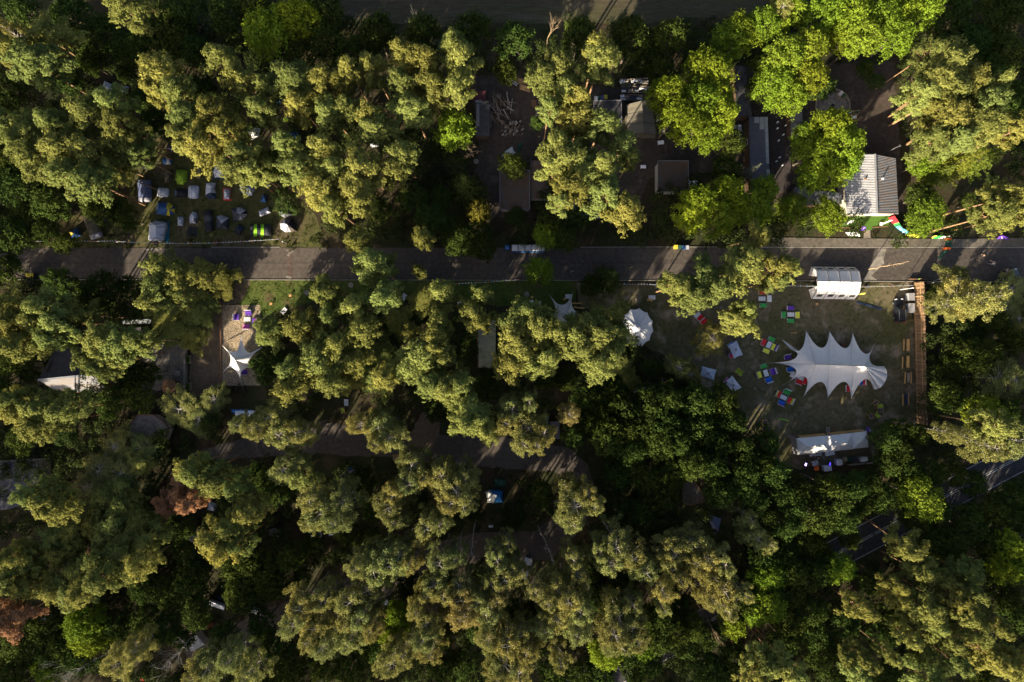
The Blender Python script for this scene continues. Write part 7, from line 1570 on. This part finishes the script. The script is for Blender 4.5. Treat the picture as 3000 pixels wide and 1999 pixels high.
# market awning left of the asphalt loop
P = [WZ(D, *q_, 2.6) for q_ in ((1620, 1265), (1790, 1262), (1785, 1305), (1622, 1308))]; cen = sum(P, Vector()) / 4; cen.z = 0; t = thing("market_awning", "long white awning with a blue corner above the loop's left end", "awning", cen); r0, r1 = P[0].lerp(P[3], .5) + Vector((.4, 0, .45)), P[1].lerp(P[2], .5) + Vector((-.4, 0, .45)); m = MB(); m.face([P[0], P[1], r1, r0]); m.face([P[3], P[2], r1, r0]); m.face([P[0], P[3], r0]); m.face([P[1], P[2], r1]); m.build("roof_cloth", CL['white'], t, rel=cen)
for p in P: m = MB(); m.bar((p.x, p.y, 0), p, .06); m.build("leg", M_wpaint, t, rel=cen)
m = MB(); m.face([WZ(D, 1590, 1262, 2.2), WZ(D, 1618, 1262, 2.58), WZ(D, 1619, 1285, 2.5)]); m.face([WZ(D, 1595, 1255, 2.4), WZ(D, 1740, 1258, 2.6), WZ(D, 1740, 1264, 2.62), WZ(D, 1600, 1264, 2.55)]); m.build("blue_flap", CL['bright'], t, rel=cen)
# caravan
P = [WZ(G, *q_, 2.3) for q_ in ((1305, 1205), (1342, 1198), (1378, 1235), (1412, 1308), (1320, 1356), (1294, 1322), (1318, 1262))]; cen = sum(P, Vector()) / len(P); cen.z = 0; t = thing("caravan", "beige caravan with a dark roof hatch under the leaning dead birch", "caravan", cen); q = [Vector((p.x - cen.x, p.y - cen.y)) for p in P]
body = [WZ(G, *v, 2.3) - cen for v in ((1352, 1240), (1412, 1308), (1320, 1356), (1294, 1322), (1318, 1262))]
m = MB(); m.prism([(v.x * .97, v.y * .97) for v in body], .45, 2.15); m.build("body", M_wall, t); m = MB(); m.prism([(v.x, v.y) for v in body], 2.15, 2.32); m.build("roof", mat("caravan_roof", (.36, .34, .30), .7, .12, 1.5), t)
c1 = WZ(G, 1385, 1283, 2.33) - cen; m = MB(); m.box((c1.x, c1.y, 2.36), (.35, .9, .08), .6); m.build("roof_hatch", M_glass, t); c1 = WZ(G, 1330, 1325, 2.33) - cen; m = MB(); m.lathe((c1.x, c1.y, 2.31), [(.13, 0), (.16, .12), (.03, .16)], 10); m.build("vent", M_wpaint, t)
for s in (-1, 1): m = MB(); m.tube([(s * .9 - .1, s * .9, .32), (s * .9 + .1, s * .9, .32)], .32, 12); m.build("wheel", M_rubber, t)
crumple(G, [(1302, 1225), (1310, 1200), (1335, 1198), (1330, 1240)], 1.0, CL['beige'], "tarpaulin", "beige cover bundled at the caravan's upper end", "cover", 21)

def car(Z, x, y, rz, label, paint, L_=4.5, Wd=1.85, Hh_=1.55, suv=True, rails=False, name="parked_car"):
    """front of the car points along local +y"""
    p = WZ(Z, x, y, .8); t = thing(name, label, "car", (p.x, p.y, 0), math.radians(rz)); hl, hw = L_ / 2, Wd / 2
    pm_ = mat("paint_" + paint[0], paint[1], .28, .04, 3, spec=.6)
    st = [(-hl, .80, .50, .62), (-hl + .12, .92, .34, .98), (-hl * .55, .99, .25, 1.0), (0, 1.0, .24, .98), (hl * .45, .99, .25, .95), (hl - .35, .93, .28, .80), (hl - .05, .82, .40, .66)]
    m = MB(); rings = []
    for yy, w, z0, z1 in st: ww = hw * w; rings.append([(-ww * .94, yy, z0), (-ww, yy, (z0 + z1) / 2), (-ww * .90, yy, z1 - .03), (-ww * .72, yy, z1), (ww * .72, yy, z1), (ww * .90, yy, z1 - .03), (ww, yy, (z0 + z1) / 2), (ww * .94, yy, z0)])
    for a, b in zip(rings, rings[1:]):
        for k in range(8): m.face([a[k], a[(k + 1) % 8], b[(k + 1) % 8], b[k]])
    m.face(rings[0][::-1]); m.face(rings[-1]); m.build("body", pm_, t, smooth=False)
    back = -hl + .18 if suv else -hl + .55; fr = hl * .40
    g0 = [(-hw * .90, back, .97), (hw * .90, back, .97), (hw * .90, fr, .95), (-hw * .90, fr, .95)]; g1 = [(-hw * .70, back + .28, Hh_ - .06), (hw * .70, back + .28, Hh_ - .06), (hw * .70, fr - .72, Hh_ - .06), (-hw * .70, fr - .72, Hh_ - .06)]
    m = MB(); m.add(g0 + g1, [(0, 1, 5, 4), (1, 2, 6, 5), (2, 3, 7, 6), (3, 0, 4, 7)]); m.build("windows", M_glass, t)
    m = MB(); m.add([(a * 1.03, b, Hh_ - .062) for a, b, c in g1] + [(a * .86, b * .94, Hh_) for a, b, c in g1], [(0, 1, 5, 4), (1, 2, 6, 5), (2, 3, 7, 6), (3, 0, 4, 7), (4, 5, 6, 7)])
    for k in range(4): m.bar(g0[k], g1[k], .07)
    for s in (0, 1): a, b = Vector(g0[1 if s else 0]), Vector(g0[2 if s else 3]); c, d = Vector(g1[1 if s else 0]), Vector(g1[2 if s else 3]); m.bar(a.lerp(b, .5), c.lerp(d, .5), .07)
    m.build("roof", pm_, t)
    for sx in (-1, 1):
        for yy in (-hl * .60, hl * .60):
            m = MB(); m.tube([(sx * (hw - .20), yy, .33), (sx * (hw + .01), yy, .33)], .33, 16); w_ = m.build("wheel", M_rubber, t); m = MB(); m.tube([(sx * (hw + .005), yy, .33), (sx * (hw + .025), yy, .33)], .21, 12); m.build("rim", M_steel, w_)
        m = MB(); m.box((sx * (hw + .09), fr - .25, 1.0), (.20, .12, .14)); m.build("mirror", pm_, t)
        m = MB(); m.box((sx * hw * .62, hl - .22, .70), (.42, .28, .10), sx * -.25); m.build("headlight", M_wpaint, t); m = MB(); m.box((sx * hw * .80, -hl + .06, .85), (.22, .10, .22)); m.build("tail_light", mat("tail_red", (.6, .01, .01), .3, .05, 3), t)
        if rails: m = MB(); m.bar((sx * hw * .66, back + .4, Hh_ + .04), (sx * hw * .66, fr - .85, Hh_ + .04), .05); m.build("roof_rail", M_steel, t)
    return t
car(RT, 1682, 1000, 2, "black estate car with roof rails parked beside the log fence", ('black', (.010, .011, .017)), 4.55, 1.85, 1.6, True, True)
car(PZ, 2025, 1215, 14, "dark grey car parked on the road at the right edge", ('grey', (.075, .078, .085)), 4.4, 1.8, 1.5, False); car(HH, 1270, 785, -18, "small white car parked on the lower forest path", ('white', (.55, .55, .55)), 4.1, 1.7, 1.45, False); car(H2, 190, 1030, 0, "white car with red tail light half hidden under the chestnut", ('white', (.55, .55, .55)), 4.4, 1.8, 1.55, True); car(G, 40, 0, 90, "dark car", ('black', (.01, .01, .01))) if False else None
crumple(F, [(332, 350), (345, 332), (364, 340), (362, 375), (345, 392), (333, 380)], .8, CL['silver'], "tarpaulin", "silver covered bundle at the road edge under the overhanging pine", "cover", 25)
p = WZ(PZ, 785, 1450, .5); t = thing("barrel", "blue barrel behind the log fence under the birch", "barrel", (p.x, p.y, 0)); m = MB(); m.lathe((0, 0, 0), [(.28, 0), (.32, .1), (.30, .3), (.32, .5), (.30, .7), (.29, .9), (.22, .92)], 14); m.build("drum", CL['blue'], t); m = MB(); m.lathe((0, 0, .92), [(.07, 0), (.07, .05), (.01, .06)], 8); m.build("bung", CL['white'], t)

# ------------------------------------------------------------------ people
def skin_obj(name, V, Ed, Rd, m_, parent, lev=1):
    me = bpy.data.meshes.new(name); me.from_pydata(V, Ed, []); me.materials.append(m_); me.update(); o = bpy.data.objects.new(name, me); COL.objects.link(o); o.parent = parent
    md = o.modifiers.new("skin", 'SKIN'); sv = me.skin_vertices[0].data
    for i, r_ in enumerate(Rd): sv[i].radius = r_ if isinstance(r_, tuple) else (r_, r_); sv[i].use_root = (i == 0)
    md.use_smooth_shade = True; sb = o.modifiers.new("sub", 'SUBSURF'); sb.levels = lev; sb.render_levels = lev; return o
M_skin = mat("skin", (.42, .26, .18), .6, .06, 6, spec=.3)
def person(Z, x, y, rz, label, top, bottom, hair, sit=False, stride=.22, arm=.3, hvest=None):
    p = WZ(Z, x, y, 0); t = thing("person", label, "person", (p.x, p.y, .33 if sit else 0), math.radians(rz)); s = stride
    # faces +y
    if sit: hip = .12; kn = (.40, .16); an = (.48, -.26)
    z0 = .06 if sit else .92
    sh = z0 + .50
    def leg(sx, dy): return ([(sx * .09, 0, z0 - .02), (sx * .13, .42, z0 + .04), (sx * .13, .50, z0 - .30), (sx * .13, .62, z0 - .33)] if sit else [(sx * .09, 0, z0 - .04), (sx * .10, dy * .55 + .03, .50), (sx * .10, dy * .9, .09), (sx * .10, dy * .9 + .16, .03)])
    def armp(sx, dy): return [(sx * .19, 0, sh - .02), (sx * .25, dy * .35 - .03, sh - .29), (sx * .24, dy + .04, sh - .52), (sx * .235, dy + .09, sh - .60)]
    V = [(0, 0, z0), (0, .01, z0 + .25), (0, 0, sh - .03), (0, .01, sh + .10), (0, .02, sh + .20), (0, .03, sh + .30)]; Rd = [(.15, .11), (.14, .10), (.17, .10), .055, (.075, .092), (.07, .085)]; Ed = [(0, 1), (1, 2), (2, 3), (3, 4), (4, 5)]
    V.append((0, .125, sh + .19)); Rd.append(.018); Ed.append((4, 6))
    for sx, dy in ((-1, s), (1, -s)):
        b = len(V); V += leg(sx, dy); Rd += [.09, .062, .042, .034]; Ed += [(0, b), (b, b + 1), (b + 1, b + 2), (b + 2, b + 3)]
        b = len(V); V += armp(sx, -dy * arm / .22); Rd += [.052, .042, .032, .026]; Ed += [(2, b), (b, b + 1), (b + 1, b + 2), (b + 2, b + 3)]
        h = len(V) - 1; hx, hy, hz = V[h]
        for q_, (dx, dyy, dz) in enumerate(((-.03, .04, -.07), (-.01, .05, -.085), (.01, .05, -.08), (.03, .045, -.065), (-.045 * sx, .05, -.02))):
            V.append((hx + dx, hy + dyy, hz + dz)); Rd.append(.009); Ed.append((h, len(V) - 1))
    skin_obj("body", V, Ed, Rd, M_skin, t)
    V = [(0, 0, z0 - .02), (0, .01, z0 + .25), (0, 0, sh - .02)]; Rd = [(.165, .125), (.155, .115), (.185, .115)]; Ed = [(0, 1), (1, 2)]
    for sx, dy in ((-1, s), (1, -s)):
        a = armp(sx, -dy * arm / .22); b = len(V); V += a[:2]; Rd += [.066, .055]; Ed += [(2, b), (b, b + 1)]
    skin_obj("shirt", V, Ed, Rd, CL[top], t)
    V = [(0, 0, z0 - .03)]; Rd = [(.165, .125)]; Ed = []
    for sx, dy in ((-1, s), (1, -s)):
        l = leg(sx, dy); b = len(V); V += l[:3]; Rd += [.10, .075, .055]; Ed += [(0, b), (b, b + 1), (b + 1, b + 2)]
    skin_obj("trousers", V, Ed, Rd, CL[bottom], t)
    m = MB(); m.lathe((0, .005, sh + .20), [(.10, 0), (.105, .08), (.08, .15), (.03, .185)], 12); m.build("hair", mat("hair_" + hair, {'dark': (.02, .014, .01), 'brown': (.07, .04, .02), 'fair': (.25, .17, .08)}[hair], .7, .2, 8), t, smooth=True)
    if hvest: pass
    return t
person(E, 1990, 280, 190, "person in a neon yellow vest walking on the road above the pavilion", 'neon', 'black', 'fair'); person(E, 1588, 306, 160, "person in a pale top walking at the dark conifer's edge", 'silver', 'black', 'dark'); person(E, 1343, 520, 90, "person in black sitting on the right pink seat", 'black', 'dark', 'dark', True, 0.0)
person(PZ, 262, 1202, 0, "person in a neon yellow vest standing at the log fence's road end", 'neon', 'dark', 'fair', stride=.05); person(PZ, 1560, 930, 60, "person in white striding along the road at the right", 'white', 'mid', 'brown', stride=.34, arm=.4)
person(PZ, 1790, 1028, 100, "person in black, uppermost of the group by the grey car", 'black', 'dark', 'dark'); person(PZ, 1785, 1058, 95, "person in grey in the group by the grey car", 'silver', 'navy', 'brown'); person(PZ, 1800, 1088, 80, "person in red in the group by the grey car", 'red', 'dark', 'brown'); person(PZ, 1760, 1118, 85, "person in pale green, lowest of the group by the grey car", 'canvas', 'olive', 'fair'); person(PZ, 1375, 790, 120, "person all in black standing in the road's middle", 'black', 'black', 'dark', stride=.08)
person(F6, 1195, 585, 60, "person in black beside the upper parasol", 'black', 'navy', 'dark', True, 0.0); person(BT, 640, 1215, 180, "person in dark clothes behind the cluttered bar table", 'black', 'dark', 'dark', stride=.06); person(BT, 705, 1235, 170, "person in navy behind the cluttered bar table", 'navy', 'dark', 'brown', stride=.06); person(BT, 875, 775, 180, "person in brown leaning at the bar counter's front", 'brown', 'dark', 'brown', stride=.05); person(BT, 940, 790, 180, "person in purple at the bar counter's front", 'purple', 'dark', 'dark', stride=.05)
